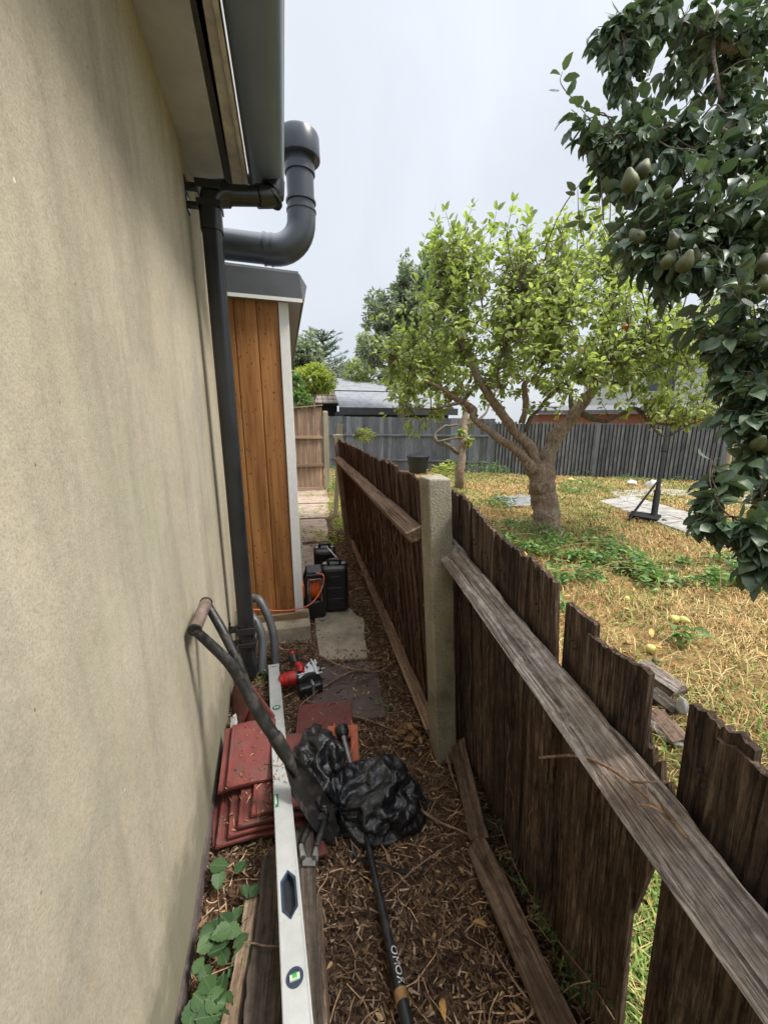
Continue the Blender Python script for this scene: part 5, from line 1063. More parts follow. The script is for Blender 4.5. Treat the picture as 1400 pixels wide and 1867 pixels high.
# upright new shoots on the top
top = [(1.826, 5.097, 3.935), (1.973, 5.078, 4.0), (2.168, 4.891, 3.85), (2.408, 4.937, 3.837), (2.579, 4.934, 4.0), (2.839, 5.014, 4.155), (2.968, 4.827, 3.935), (3.259, 4.853, 3.888), (3.53, 4.812, 3.988), (3.714, 4.846, 4.322), (3.98, 4.831, 4.075), (2.031, 4.879, 3.658), (3.244, 4.592, 3.658), (4.222, 4.789, 4.143)]
top += [tuple(np.array(top[i % 14]) + np.array([rng.uniform(-.25, .25), rng.uniform(-.5, .4), -rng.uniform(.05, .45)])) for i in range(26)]
tp = []
for t_ in top:
    a = np.array(t_) + np.array([rng.uniform(-.18, .18), rng.uniform(-.1, .1), -rng.uniform(.6, .9)]); P = np.array([q[:3] for q in spline([a, a * .5 + np.array(t_) * .5 + rng.normal(0, .03, 3), np.array(t_)], 5)])
    tw.tube(P, list(np.linspace(.008, .0022, len(P))), 5, cap=False); tp.append(P)
mesh_obj('twigs', tw, 'bark_dark', ap, True, kind='stuff', angle=180)
d1 = leaves_on(paths, 12, (.050, .092), .3, .9, .85); d2 = leaves_on(tp, 26, (.07, .11), -.15, .8, 1.0, 3)
split_leaves(ap, tuple(np.concatenate([a, b]) for a, b in zip(d1, d2)), 1.05, 'leaf_apple')
for i, p in enumerate([(3.611, 3.812, 2.49), (3.131, 3.867, 2.239), (2.913, 3.933, 2.297), (2.878, 3.889, 2.075), (3.183, 3.774, 1.888)]):
    mb = MB(); rock(mb, p, (.036, .036, .033), 0.1 * i, 8); mesh_obj('apple', mb, 'apple' if i in (0, 1) else 'pear', ap, True, angle=180)

# small second tree behind it with a looping low branch
st_ = thing('young_fruit_tree', 'slender fruit tree with a looping bare branch behind the leaning fence', 'tree', (3.76, 8.3, 0)); nodes = []
mb = MB(); addl(mb, [(3.76, 8.3, -.05, .115), (*(3.666, 8.059, 0.421), .10), (*(3.752, 8.152, 0.905), .09), (*(3.798, 8.239, 1.329), .085), (*(3.887, 8.345, 1.874), .06), (*(3.737, 8.521, 2.479), .04), (*(3.384, 8.855, 3.103), .02)], 12, 6, .03, 5); mesh_obj('trunk', mb, 'bark', st_, True, angle=180)
for l in ([(*(3.686, 8.145, 0.808), .05), (*(3.34, 8.063, 1.012), .042), (*(3.095, 8.036, 1.099), .038), (*(3.093, 8.077, 1.275), .034), (*(3.287, 8.067, 1.427), .030), (*(3.599, 8.104, 1.45), .02)], [(*(3.13, 8.025, 1.088), .028), (*(3.342, 7.986, 1.134), .022), (*(3.719, 7.913, 1.205), .012)], [(*(3.817, 8.263, 1.45), .05), (*(4.285, 8.3, 1.634), .03), (*(4.607, 8.445, 2.131), .015)]):
    mb = MB(); addl(mb, l, 10, 6, .03, 3); mesh_obj('limb', mb, 'bark_dark', st_, True, angle=180)
tw = MB(); T_ = np.concatenate([ell((3.455, 9.028, 3.015), .9, 26), ell((3.033, 9.366, 2.679), .7, 16), ell((4.533, 8.903, 2.666), .9, 20), ell((3.811, 8.117, 1.271), .25, 4), ell((2.438, 9.08, 2.201), .35, 6)]); paths = twigs(tw, nodes, T_, .010, .1, .2, 4, .06, 4, .9)
mesh_obj('twigs', tw, 'bark_dark', st_, True, kind='stuff', angle=180); P, D, N, L = leaves_on(paths, 26, (.08, .13), .2); leaf_cloud('foliage', P, D, N, L, np.full(len(P), 1.0), 'leaf_apple', st_)

# pear tree overhanging from the right, trunk outside the frame
pt_ = thing('pear_tree', 'dark glossy leaved pear tree with hanging pears overhanging from the upper right', 'tree', (3.1, .35, 0)); nodes = []
mb = MB(); addl(mb, [(3.1, .35, -.1, .16), (3.05, .40, .8, .13), (2.95, .5, 1.8, .11), (2.75, .7, 2.8, .08), (2.5, .95, 3.6, .05)], 14, 6, .02, 1); mesh_obj('trunk', mb, 'bark_dark', pt_, True, angle=180); nodes = nodes[10:]
for i, l in enumerate([
 [(2.75, .7, 2.8, .05), (*(2.51, 1.911, 3.39), .035), (*(2.231, 1.895, 3.261), .02), (*(2.0, 1.98, 3.393), .014), (*(1.77, 1.982, 3.393), .008)],
 [(2.95, .5, 2.0, .05), (*(2.401, 1.665, 2.673), .03), (*(2.166, 1.684, 2.74), .02), (*(1.97, 1.747, 2.815), .014), (*(1.744, 1.795, 2.79), .009), (*(1.582, 1.871, 2.724), .005)],
 [(*(1.772, 1.987, 3.419), .008), (*(1.628, 2.01, 3.368), .006), (*(1.647, 1.975, 3.239), .004)],
 [(3.0, .45, 1.6, .05), (*(2.272, 1.473, 2.168), .028), (*(2.046, 1.486, 2.219), .018), (*(1.86, 1.541, 2.266), .012), (*(1.668, 1.575, 2.219), .007)],
 [(3.05, .4, 1.2, .04), (*(2.081, 1.263, 1.751), .022), (*(1.948, 1.295, 1.751), .014), (*(1.815, 1.326, 1.751), .008)],
 [(*(1.923, 1.216, 1.612), .010), (*(1.792, 1.164, 1.481), .007), (*(1.766, 1.126, 1.293), .005), (*(1.774, 1.086, 1.126), .004), (*(1.786, 1.044, 0.96), .003)],
 [(*(1.664, 0.926, 1.009), .006), (*(1.538, 0.98, 1.112), .004), (*(1.498, 1.03, 1.152), .003), (*(1.485, 1.072, 1.226), .0026), (*(1.517, 1.107, 1.322), .002)],
 [(*(2.161, 1.954, 3.446), .010), (*(2.067, 1.858, 3.162), .008), (*(2.047, 1.758, 2.94), .005)]]):
    mb = MB(); addl(mb, l, 9, 6, .015, 20 + i); mesh_obj('limb', mb, 'bark_dark', pt_, True, angle=180)
pc_ = [((1.409, 1.883, 2.827), .05, 4), ((1.361, 1.906, 2.878), .03, 2), ((1.595, 1.916, 2.706), .06, 4), ((1.814, 2.018, 3.367), .18, 17), ((2.101, 2.066, 3.412), .20, 17), ((2.354, 2.019, 3.468), .22, 17), ((2.388, 1.852, 3.234), .20, 13), ((1.698, 1.996, 3.155), .11, 9), ((1.668, 2.046, 3.34), .09, 6), ((1.741, 1.943, 2.97), .15, 14),
       ((2.124, 1.729, 2.89), .18, 14), ((1.841, 1.761, 2.74), .18, 17), ((1.683, 1.841, 2.698), .13, 11), ((1.876, 1.608, 2.574), .20, 20), ((2.062, 1.553, 2.526), .20, 17), ((1.602, 1.753, 2.464), .11, 8),
       ((1.702, 1.611, 2.408), .18, 17), ((1.831, 1.505, 2.311), .20, 20), ((2.011, 1.447, 2.242), .18, 15), ((1.547, 1.662, 2.241), .09, 7), ((1.642, 1.57, 2.171), .11, 10), ((1.742, 1.416, 2.062), .16, 16), ((1.855, 1.312, 1.957), .18, 17),
       ((1.741, 1.309, 1.827), .11, 9), ((1.816, 1.216, 1.732), .14, 13), ((1.718, 1.22, 1.648), .08, 6), ((1.754, 1.124, 1.5), .11, 10), ((1.69, 1.197, 1.523), .05, 3), ((1.593, 0.96, 1.084), .075, 8), ((1.529, 0.984, 1.121), .045, 4), ((1.477, 1.029, 1.124), .035, 3),
       ((1.547, 0.901, 1.007), .06, 5), ((1.591, 1.111, 1.279), .03, 2), ((1.715, 1.096, 1.339), .05, 3), ((1.464, 1.07, 1.197), .025, 2), ((1.904, 1.079, 1.231), .10, 7)]
T_ = np.concatenate([ell(c, r, int(n * 1.05)) for c, r, n in pc_] + [ell(c, np.array([r] * 3) * 1.35, max(1, n // 5), .7) for c, r, n in pc_]); tw = MB(); paths = twigs(tw, nodes, T_, .0045, .3, .12, 5, .06, 5, .26)
sp_ = []
for pts in ([(1.547, 1.856, 2.853), (1.424, 1.894, 2.89), (1.353, 1.926, 2.953), (1.311, 1.95, 3.015), (1.321, 1.959, 3.065)], [(1.514, 1.815, 2.415), (1.512, 1.852, 2.57), (1.511, 1.882, 2.698)], [(1.521, 1.97, 2.41), (1.513, 1.998, 2.521), (1.514, 2.027, 2.647)], [(1.673, 2.07, 3.446), (1.598, 1.999, 3.29), (1.574, 1.975, 3.162)], [(1.503, 1.063, 1.207), (1.504, 1.097, 1.262), (1.539, 1.125, 1.33)], [(2.086, 1.874, 3.023), (2.017, 1.909, 3.102), (2.01, 1.926, 3.168)]):
    P = np.array([q[:3] for q in spline(pts, 5)]); tw.tube(P, list(np.linspace(.0035, .0014, len(P))), 5, cap=False); sp_.append(P)
mesh_obj('twigs', tw, 'bark_dark', pt_, True, kind='stuff', angle=180)
d1 = leaves_on(paths, 12, (.052, .082), .8, .8, .9, 2, 1.0); d2 = leaves_on(sp_, 9, (.05, .075), .35, .8, 1.0, 2, .6)
split_leaves(pt_, tuple(np.concatenate([a, b]) for a, b in zip(d1, d2)), 1.12, 'leaf_pear')
def pear_mesh(s_=1.0):
    mb = MB(); mb.lathe([(.001, -.040), (.018, -.038), (.031, -.024), (.034, -.006), (.028, .014), (.018, .030), (.013, .041), (.007, .047), (.001, .048)], 16); return mb
pm = None
for i, (p, s_) in enumerate([((1.38, 1.53, 2.41), 1.35), ((1.434, 1.528, 2.457), 1.2), ((1.439, 1.523, 2.214), 1.2), ((1.498, 1.613, 2.207), 1.0), ((1.49, 1.39, 2.149), 1.0), ((1.465, 1.379, 2.076), 1.05), ((1.48, 1.317, 2.049), 1.2), ((1.564, 1.358, 2.087), 1.0),
                            ((1.571, 1.534, 2.396), .9), ((1.595, 1.03, 1.388), .95), ((1.631, 1.02, 1.38), .95), ((1.701, 1.188, 1.947), 1.0), ((1.713, 1.248, 1.763), .9), ((1.589, 1.118, 1.984), 1.0)]):
    if pm is None: o = mesh_obj('pear', pear_mesh(), 'pear', pt_, True, angle=180); pm = o.data; 
    else: o = bpy.data.objects.new('pear', pm); COL.objects.link(o); o.parent = pt_
    if i == 0:
        for v_ in pm.vertices: v_.co += Vector(pt_['_w'])
    o.location = (Vector(p) - Vector((0, 0, CAMH))) * 1.05 + Vector((0, 0, CAMH)) - Vector(pt_['_w']); o.scale = (s_ * .76,) * 3; o.rotation_euler = (R(random.uniform(-30, 30)), R(random.uniform(-30, 30)), random.uniform(0, 6))

# trees and shrubs beyond the fences
def far_tree(name, lab, base, crown, mat, L, n, trunk_r=.12, top=3, group='trees beyond the garden', W=.6, droop=.1, cat='tree', branches=7, shoots=0):
    o = thing(name, lab, cat, tuple(base), group); mb = MB(); cz = np.mean([c[0][2] for c in crown]); cc = np.mean([np.array(c[0]) for c in crown], axis=0)
    nod = [q[:3] for q in limb(mb, [(*base, trunk_r), (base[0] + .1, base[1], base[2] + (cz - base[2]) * .5, trunk_r * .75), (*cc, trunk_r * .4)], 9, 5, .05, 4)][3:]
    for c in crown:
        nod += [q[:3] for q in limb(mb, [(*nod[len(nod) // 3], trunk_r * .4), (*((np.array(c[0]) + cc) / 2), trunk_r * .3), (*c[0], trunk_r * .12)], 6, 4, .05, 7)]
    mesh_obj('trunk', mb, 'bark_dark', o, True, angle=180); vol = sum(np.prod(c[1]) for c in crown); Ts = []
    for c in crown: Ts.append(ell(c[0], c[1], max(5, int(n * np.prod(c[1]) / vol)), .25))
    Ts = np.concatenate(Ts)
    if shoots:
        ups = Ts[np.argsort(-Ts[:, 2])[:shoots]].copy(); ups[:, 2] += rng.uniform(.15, .55, shoots); Ts = np.concatenate([Ts, ups])
    tw = MB(); paths = twigs(tw, nod, Ts, .012, .1, .3, 4, .08, 3, 1.0); mesh_obj('twigs', tw, 'bark_dark', o, False, kind='stuff')
    P, D, N, L_ = leaves_on(paths, 24, (L * .7, L * 1.2), droop, .9, .6, 3); leaf_cloud('foliage', P, D, N, L_, np.full(len(P), W), mat, o); return o
far_tree('leafy_tree', 'tall blue-green leafy tree behind the grey shed roof, left of the apple tree', (4.2, 15.2, 0), [((4.024, 14.409, 4.08), (1.0, 1.2, 1.0)), ((3.512, 14.847, 5.443), (.8, 1, .9)), ((4.668, 14.528, 5.249), (1, 1.2, 1.1)), ((4.33, 14.834, 6.223), (.6, .9, .7)), ((5.302, 14.604, 6.223), (.9, 1, 1.1)), ((2.955, 14.662, 4.08), (.5, .8, .6)), ((5.384, 14.087, 4.08), (1, 1, 1))], 'leaf_far', .16, 700, .16, shoots=40, W=.85)
far_tree('flowering_shrub', 'thin pale twiggy shrub with sky showing through just above the grey shed', (3.0, 20.5, 0), [((3.428, 19.79, 3.961), (.9, 1, .8)), ((4.337, 19.513, 3.697), (1.2, 1, .7)), ((2.998, 19.738, 3.301), (.7, 1, .5)), ((5.339, 18.108, 3.203), (1.2, 1, .5)), ((3.747, 19.96, 5.019), (.5, .6, .7))], 'leaf_pale', .15, 330, .07, cat='shrub', group='shrubs beyond the garden', W=.5, shoots=14)
far_tree('garden_bush', 'blue-green bushy tree rising beside the shed corner behind the gate', (.6, 17.5, 0), [((0.39, 18.505, 4.407), (.7, .8, .8)), ((0.986, 18.391, 4.525), (.6, .8, .6)), ((-0.101, 18.538, 4.052), (.7, .8, 1)), ((1.578, 18.601, 3.763), (.5, .6, .5))], 'leaf_far', .17, 300, .12, shoots=8, W=.8)
far_tree('yellowish_bush', 'yellow-green bush in front of the blue-green tree beyond the gate', (.8, 15.0, 0), [((0.925, 15.996, 3.224), (.8, .7, .55)), ((1.435, 15.827, 3.015), (.5, .6, .45)), ((0.378, 16.005, 2.702), (.6, .6, .6))], 'leaf_yel', .13, 240, .07, cat='bush', group='shrubs beyond the garden')
far_tree('laurel_bush', 'small dark leaved bush directly above the wooden gate', (.3, 11.0, 0), [((0.311, 11.675, 2.139), (.35, .4, .30)), ((0.136, 11.823, 2.598), (.3, .3, .3))], 'leaf_bramble', .13, 46, .04, cat='bush', group='shrubs beyond the gate')
far_tree('hedge', 'light green hedge clump behind the slatted fence beside the brick outbuilding', (9.8, 9.6, 0), [((12.203, 10.906, 1.866), (.75, .4, .40)), ((12.92, 10.711, 1.758), (.5, .4, .36))], 'leaf_yel', .07, 90, .05, cat='hedge', group='shrubs beyond the slatted fence')
# conifer with flat spiky branches
cf = thing('conifer', 'dark spiky conifer with stiff outstretched branches beyond the bushes', 'tree', (1.4, 23, 0)); mb = MB(); mb.tube([(1.4, 23, -.1), (1.4, 23, 3), (2.157, 24.799, 6.09), (2.123, 24.941, 6.666)], [.2, .15, .06, .02], 8); mesh_obj('trunk', mb, 'bark_dark', cf, True)
Ps, Ds, Ns, Ls = [], [], [], []; tw = MB(); c0 = np.array((2.077, 24.744, 5.77))
for k in range(60):
    zz = rng.uniform(-2.4, 1.0); a = rng.uniform(0, 6.28); ln = (1.25 - zz * .28) * rng.uniform(.6, 1.1); e0 = c0 + np.array([0, 0, zz]); e1 = e0 + np.array([math.cos(a) * ln, math.sin(a) * ln, ln * .38])
    tw.tube([e0, (e0 + e1) / 2 - np.array([0, 0, .06]), e1], [.035, .025, .01], 4, cap=False)
    for q in range(46):
        u = rng.random(); p = e0 + (e1 - e0) * u; Ps.append(p); Ds.append((e1 - e0) / ln + rng.normal(0, .6, 3)); Ns.append(rng.normal(0, 1, 3)); Ls.append(rng.uniform(.12, .26))
mesh_obj('branches', tw, 'bark_dark', cf, True, kind='stuff'); leaf_cloud('foliage', np.array(Ps), np.array(Ds), np.array(Ns), np.array(Ls), np.full(len(Ps), .3), 'leaf_conifer', cf)
# right-hand low dark conifer limb showing above the shed
o = thing('distant_tree', 'low dark distant tree line between the conifer and the pale shrub', 'tree', (2.6, 30, 0)); mb = MB(); mb.tube([(2.6, 30, 0), (2.7, 30, 3.0)], [.15, .06], 7); mesh_obj('trunk', mb, 'bark_dark', o)
q = np.concatenate([ell((3.6, 31.579, 4.998), (1.3, 1, .8), 500), ell((4.314, 31.623, 5.916), (.8, .6, .5), 260), ell((2.267, 31.894, 4.998), (1.5, 1, 1.0), 300)]); n = len(q); leaf_cloud('foliage', q, rng.normal(0, 1, (n, 3)), rng.normal(0, 1, (n, 3)), rng.uniform(.2, .38, n), np.full(n, .5), 'leaf_far', o)

# ---------------- garden things ----------------
ps = thing('pole_stand', 'tall black steel pole with braced flat base standing on the paving', 'pole', (5.54, 4.81, .03))
mb = MB(); b_ = np.array((5.403, 4.68, 0.03)); tpz = 1.78; tx = np.array([*(7.016, 6.101, 2.201)]); limb(mb, [(*b_, .032), (*(b_ * .55 + tx * .45), .030), (*tx, .024), (*(tx + (tx - b_) * .22), .02)], 10, 4, 0); mesh_obj('pole', mb, 'matte_black', ps, True)
for u0, u1, r0 in ((.01, .18, .046), (.45, .50, .038)):
    mb = MB(); mb.tube([b_ + (tx - b_) * u0, b_ + (tx - b_) * u1], r0, 12); mesh_obj('sleeve', mb, 'matte_black', ps, True)
q = b_ + (tx - b_) * .26
for e in ((5.176, 4.875, 0.05), (4.901, 4.643, 0.05)):
    mb = MB(); mb.tube([q, np.array(e)], .014, 8); mesh_obj('brace', mb, 'matte_black', ps, True)
mb = MB(); A, B, C, D_ = [np.array(v_) for v_ in ((5.382, 5.075, 0.03), (5.585, 4.711, 0.03), (5.227, 4.474, 0.03), (5.09, 4.828, 0.03))]; mb.hexa([D_, C, B, A], [v_ + [0, 0, .05] for v_ in (D_, C, B, A)]); mesh_obj('base_plate', mb, 'matte_black', ps, bevel=.005)
# paving strip: big slabs
def gslab(px, z=.02, name='paving_slab', mat='paver'):
    mb = MB(); P = [(v_[0], v_[1]) for v_ in px][::-1]; a = sum(P[i][0] * P[(i + 1) % len(P)][1] - P[(i + 1) % len(P)][0] * P[i][1] for i in range(len(P)))
    if a < 0: P = P[::-1]
    mb.prism(P, -.04, z); return mesh_obj(name, mb, mat, None, bevel=.006, kind='structure')
# strip edges run from the far left to the near right
sA, sB = np.array((5.711, 6.154, 0.0))[:2], np.array((5.017, 3.356, 0.0))[:2]; tA, tB = np.array((6.824, 6.494, 0.0))[:2], np.array((6.056, 3.459, 0.0))[:2]
n = 8
for i in range(n):
    u0, u1 = i / n + .004, (i + 1) / n - .004; a, b = sA + (sB - sA) * u0, sA + (sB - sA) * u1; c, d = tA + (tB - tA) * u1, tA + (tB - tA) * u0
    for q0, q1 in ((.01, .49), (.51, .99)): gslab([a + (d - a) * q0, b + (c - b) * q0, b + (c - b) * q1, a + (d - a) * q1], .022 + .006 * random.random())
for px in ([(6.746, 6.993, 0.0), (7.894, 7.1, 0.0), (7.497, 6.467, 0.0), (6.354, 6.293, -0.0)], [(8.016, 7.071, 0.0), (8.676, 6.684, 0.0), (8.215, 6.165, 0.0), (7.47, 6.342, 0.0)], [(9.05, 5.968, 0.0), (9.993, 6.082, 0.0), (7.972, 4.639, 0.0), (7.881, 5.118, 0.0)]): gslab(px, .03)
for px in ([(14.325, 9.341, 0.3), (16.003, 9.343, 0.3), (12.073, 6.886, 0.3), (10.582, 6.798, 0.3)],): 
    o = thing('slab_stack', 'stack of grey paving slabs at the right edge behind the hanging pear leaves', 'slabs', tuple(px[0][:2]) + (0,))
    P = [(v_[0], v_[1]) for v_ in px]; 
    if sum(P[i][0] * P[(i + 1) % 4][1] - P[(i + 1) % 4][0] * P[i][1] for i in range(4)) < 0: P = P[::-1]
    for j in range(5): mb = MB(); dx = random.uniform(-.04, .04); mb.prism([(x + dx, y) for x, y in P], j * .065, j * .065 + .055); mesh_obj('slab', mb, 'paver', o, bevel=.006)
# white framed garden rack and posts at the right
fr = thing('garden_rack', 'weathered white metal garden frame with horizontal rails behind the hanging leaves', 'garden frame', (9.9, 6.4, 0))
F0, F1_, F2_ = np.array((9.769, 6.656, 0.0)), np.array((9.628, 5.831, 0.0)), None
top0 = F0 + np.array([.35, .15, 1.0])
mb = MB(); mb.tube([F0, top0], .032, 8, sq=4); mesh_obj('upright', mb, 'weather_white', fr, True)
mb = MB(); mb.tube([F1_, F1_ + [.35, .15, 1.0]], .028, 8, sq=4); mesh_obj('upright', mb, 'weather_white', fr, True)
for z in (.02, .42, .80):
    mb = MB(); mb.tube([F0 + (top0 - F0) * z + (F0 - F1_) * .10, F1_ + (top0 - F0) * z], .026, 8); mesh_obj('rail', mb, 'weather_white', fr, True)
mb = MB(); mb.tube([F0 + (top0 - F0) * .50 + [0, -.04, 0], F0 + (top0 - F0) * .82 + [0, -.04, 0]], .030, 8, sq=4); mesh_obj('label', mb, 'pink', fr, True)
gpost = thing('fence_post_timber', 'tall pale weathered timber post leaning against the slatted fence at the right', 'post', tuple((13.194, 9.162, -0.0))); a = np.array((10.656, 7.45, 0.133)); b = np.array((10.638, 7.45, 1.581)); a[2] = 0
mb = MB(); mb.tube([a, b], .062, 4, up=(1, 0, 0)); mesh_obj('shaft', mb, 'post_timber', gpost, bevel=.004)
cb_ = thing('compost_bin', 'round dark grey lidded bin in front of the grey fence', 'bin', tuple((3.656, 11.0, -0.083)[:2]) + (0,)); bx_, by_ = (3.673, 11.071, 0.239)[:2]
mb = MB(); mt = Matrix.Translation((bx_, by_, 0)); mb.lathe([(.26, 0), (.30, .30), (.315, .50), (.33, .51)], 24, mt); mesh_obj('body', mb, 'black', cb_, True)
mb = MB(); mb.lathe([(.345, .50), (.345, .55), (.30, .575), (.06, .60), (.001, .60)], 24, mt); ld = mesh_obj('lid', mb, 'black', cb_, True); mb = MB(); mb.tube([(bx_ - .06, by_, .59), (bx_ - .04, by_, .65), (bx_ + .04, by_, .65), (bx_ + .06, by_, .59)], .012, 8); mesh_obj('handle', mb, 'black', ld, True)
o = thing('plastic_sheet', 'crumpled grey plastic sheet on the dry grass beside the apple trunk', 'plastic sheet', tuple((4.213, 6.509, 0.0))); mb = MB(); nx = 14; cxy = np.array((4.213, 6.453, 0.0)); vs = []
for j in range(nx):
    for i in range(nx): u, v_ = i / (nx - 1) - .5, j / (nx - 1) - .5; vs.append((cxy[0] + u * .85 + v_ * .2, cxy[1] + v_ * .9, .05 + .05 * noise.noise(Vector((u * 5, v_ * 5, 2))) + .02 * noise.noise(Vector((u * 14, v_ * 14, 5)))))
mb.add(vs, [(j * nx + i, j * nx + i + 1, (j + 1) * nx + i + 1, (j + 1) * nx + i) for j in range(nx - 1) for i in range(nx - 1)]); so_ = mesh_obj('sheet', mb, 'plastic_sheet', o, True, angle=180); sm = so_.modifiers.new('thickness', 'SOLIDIFY'); sm.thickness = .004
for i, (p, r, lb) in enumerate([((8.232, 7.277, 0.05), (.17, .13, .12), 'rounded white stone beside the pole near the slatted fence'), ((8.104, 7.733, 0.04), (.12, .10, .08), 'smaller pale stone left of the white one on the lawn'), ((10.99, 7.438, 0.04), (.12, .1, .09), 'white rubble lump at the foot of the white frame')]):
    o = thing('stone', lb, 'stone', (p[0], p[1], 0)); mb = MB(); rock(mb, p, r, 30 + i, 8); mesh_obj('rock', mb, 'stone_white', o, True, angle=180)
# fallen pears on the lawn
def fallen(lab, p, rz, s_=1.0, mat='pear_yel', grp='fallen pears on the dry lawn'):
    o = mesh_obj('pear', pear_mesh(), mat, None, True, angle=180); o.location = (p[0], p[1], .034 * s_); o.rotation_euler = (R(82), R(8), rz); o.scale = (s_,) * 3; return tag(o, lab, 'pear', grp)
fallen('bright yellow pear lying on the dry grass just beyond the broken fence', (2.215, 1.785, 0.0), .9, .85)
fallen('small brownish pear touching the bright yellow one', (2.133, 1.683, 0.0), 2.5, .6, 'pear')
fallen('pale half eaten pear further out on the lawn', (2.722, 2.061, 0.0), 1.6, .95)
fallen('greenish pear right beside the pale one on the lawn', (2.778, 2.03, 0.0), .2, .9)
fallen('round yellow windfall near the slatted fence left of the pole', (6.951, 8.475, 0.0), .4, 2.0)
fallen('small pale windfall on the brown grass near the bramble patch', (2.683, 2.449, 0.0), 2.2, .7)
fallen('tiny pale windfall right of the bramble patch', (2.918, 2.415, 0.0), 1.2, .5)
fallen('brown windfall on the paving slabs under the hanging leaves', (5.325, 3.463, 0.0), 1.0, .7, 'pear')
fallen('orange windfall at the base of the black pole', (5.482, 4.569, 0.0), 1.0, .8, 'pear')
# rotten timber and rubble behind the broken boards
def tim(lab, a, b, w_, h_, mat, seed): return loose(lab, a, b, w_, h_, mat, .2, seed, 'broken_timber', 'timber', .010)
tim('pale broken timber lying on the lawn side behind the gap in the broken fence', (1.917, 1.586, 0.08), (1.921, 1.357, 0.08), .09, .05, 'rail', 61)
tim('darker rotten timber just below the pale broken one behind the gap', (1.806, 1.424, 0.05), (1.808, 1.278, 0.04), .07, .05, 'plank', 62)
tim('short grey board end at the foot of the broken fence on the lawn side', (1.696, 1.293, 0.05), (1.658, 1.131, 0.04), .08, .03, 'rail2', 63)
for i, (p, r, lb) in enumerate([((1.815, 1.262, 0.09), (.022, .025, .05), 'upright white rubble lump behind the gap in the fence'), ((1.665, 1.231, 0.03), (.05, .05, .03), 'grey rubble lump in the gap of the broken fence'), ((1.654, 1.165, 0.03), (.04, .05, .02), 'lowest pale rubble piece behind the broken board')]):
    o = thing('rubble', lb, 'rubble', (p[0], p[1], 0)); mb = MB(); rock(mb, p, r, 40 + i, 8); mesh_obj('lump', mb, 'mortar', o, True, angle=180)

# ---------------- branches, roots, vines ----------------
def stick(lab, pts, r0, r1, mat='stick', name='dead_branch', side=0, cat='branch'):
    mb = MB(); s_ = spline(pts, 8, .006, 3); P = [q[:3] for q in s_]; mb.tube(P, list(np.linspace(r0, r1, len(P))), 7)
    for k in range(side):
        i = random.randrange(2, len(P) - 2); d = np.array([random.uniform(-1, 1), random.uniform(-1, 1), random.uniform(.2, 1)]); d /= np.linalg.norm(d); mb.tube([P[i], P[i] + d * .02, P[i] + d * .045 + np.array([0, 0, .006])], [r1 * .55, r1 * .45, r1 * .3], 5)
    o = mesh_obj(name, mb, mat, None, True, angle=180); return tag(o, lab, cat)
stick('curved reddish dead twig lying across the bleached fence rail', [(0.49, 0.607, 0.736), (0.506, 0.521, 0.823), (0.511, 0.452, 0.865), (0.513, 0.395, 0.88), (0.522, 0.354, 0.873), (0.532, 0.33, 0.859)], .0026, .0040, 'stick', side=3)
stick('short pale snapped twig on the bleached rail below the curved one', [(0.493, 0.391, 0.88), (0.498, 0.384, 0.87), (0.501, 0.366, 0.887), (0.506, 0.352, 0.89)], .0022, .0015, 'stick', side=1)
stick('loose thin twig beside the concrete post', [(0.468, 1.311, 0.768), (0.508, 1.313, 0.818), (0.557, 1.314, 0.872), (0.585, 1.323, 0.847)], .0018, .0014)
stick('long bent brown stick poking out from the side of the rounded bag', [(0.348, 1.15, 0.07), (0.396, 1.095, 0.05), (0.452, 1.042, 0.04), (0.535, 0.987, 0.03), (0.594, 0.899, 0.03)], .0055, .003, 'stick', side=3)
stick('bare curved root on the dark slab beyond the flat tile', [(0.088, 1.885, 0.03), (0.186, 1.948, 0.03), (0.305, 1.996, 0.035), (0.43, 1.958, 0.03), (0.552, 2.04, 0.03)], .0055, .003, 'stick', side=4)
stick('dark twig arching over the soil behind the circular saw', [(0.095, 2.208, 0.03), (0.199, 2.053, 0.05), (0.319, 1.978, 0.045), (0.441, 2.009, 0.03)], .006, .003, 'stick', side=3)
stick('reddish cane lying across the litter by the fence foot', [(0.22, 1.647, 0.03), (0.34, 1.555, 0.03), (0.431, 1.485, 0.03), (0.517, 1.418, 0.03)], .004, .0025, 'stick', side=2)
stick('thin pale cane crossing the litter left of the digging bar', [(-0.177, 0.808, 0.1), (-0.124, 0.773, 0.13), (-0.027, 0.761, 0.12), (0.018, 0.817, 0.06), (0.096, 0.822, 0.03)], .0022, .0015, 'stick', side=1)
stick('straight twig from the cable towards the bottom of the path', [(0.205, 0.865, 0.03), (0.287, 0.906, 0.03), (0.395, 0.946, 0.03), (0.485, 0.97, 0.03)], .003, .002)
stick('long straight cane among the litter at the lower right of the path', [(0.477, 0.672, 0.03), (0.498, 0.611, 0.03), (0.526, 0.546, 0.03)], .0035, .003)
stick('root curling out of the ground at the foot of the concrete post', [(0.584, 1.374, 0.1), (0.581, 1.298, 0.07), (0.574, 1.218, 0.04), (0.577, 1.135, 0.02)], .006, .004, 'stick', side=2)
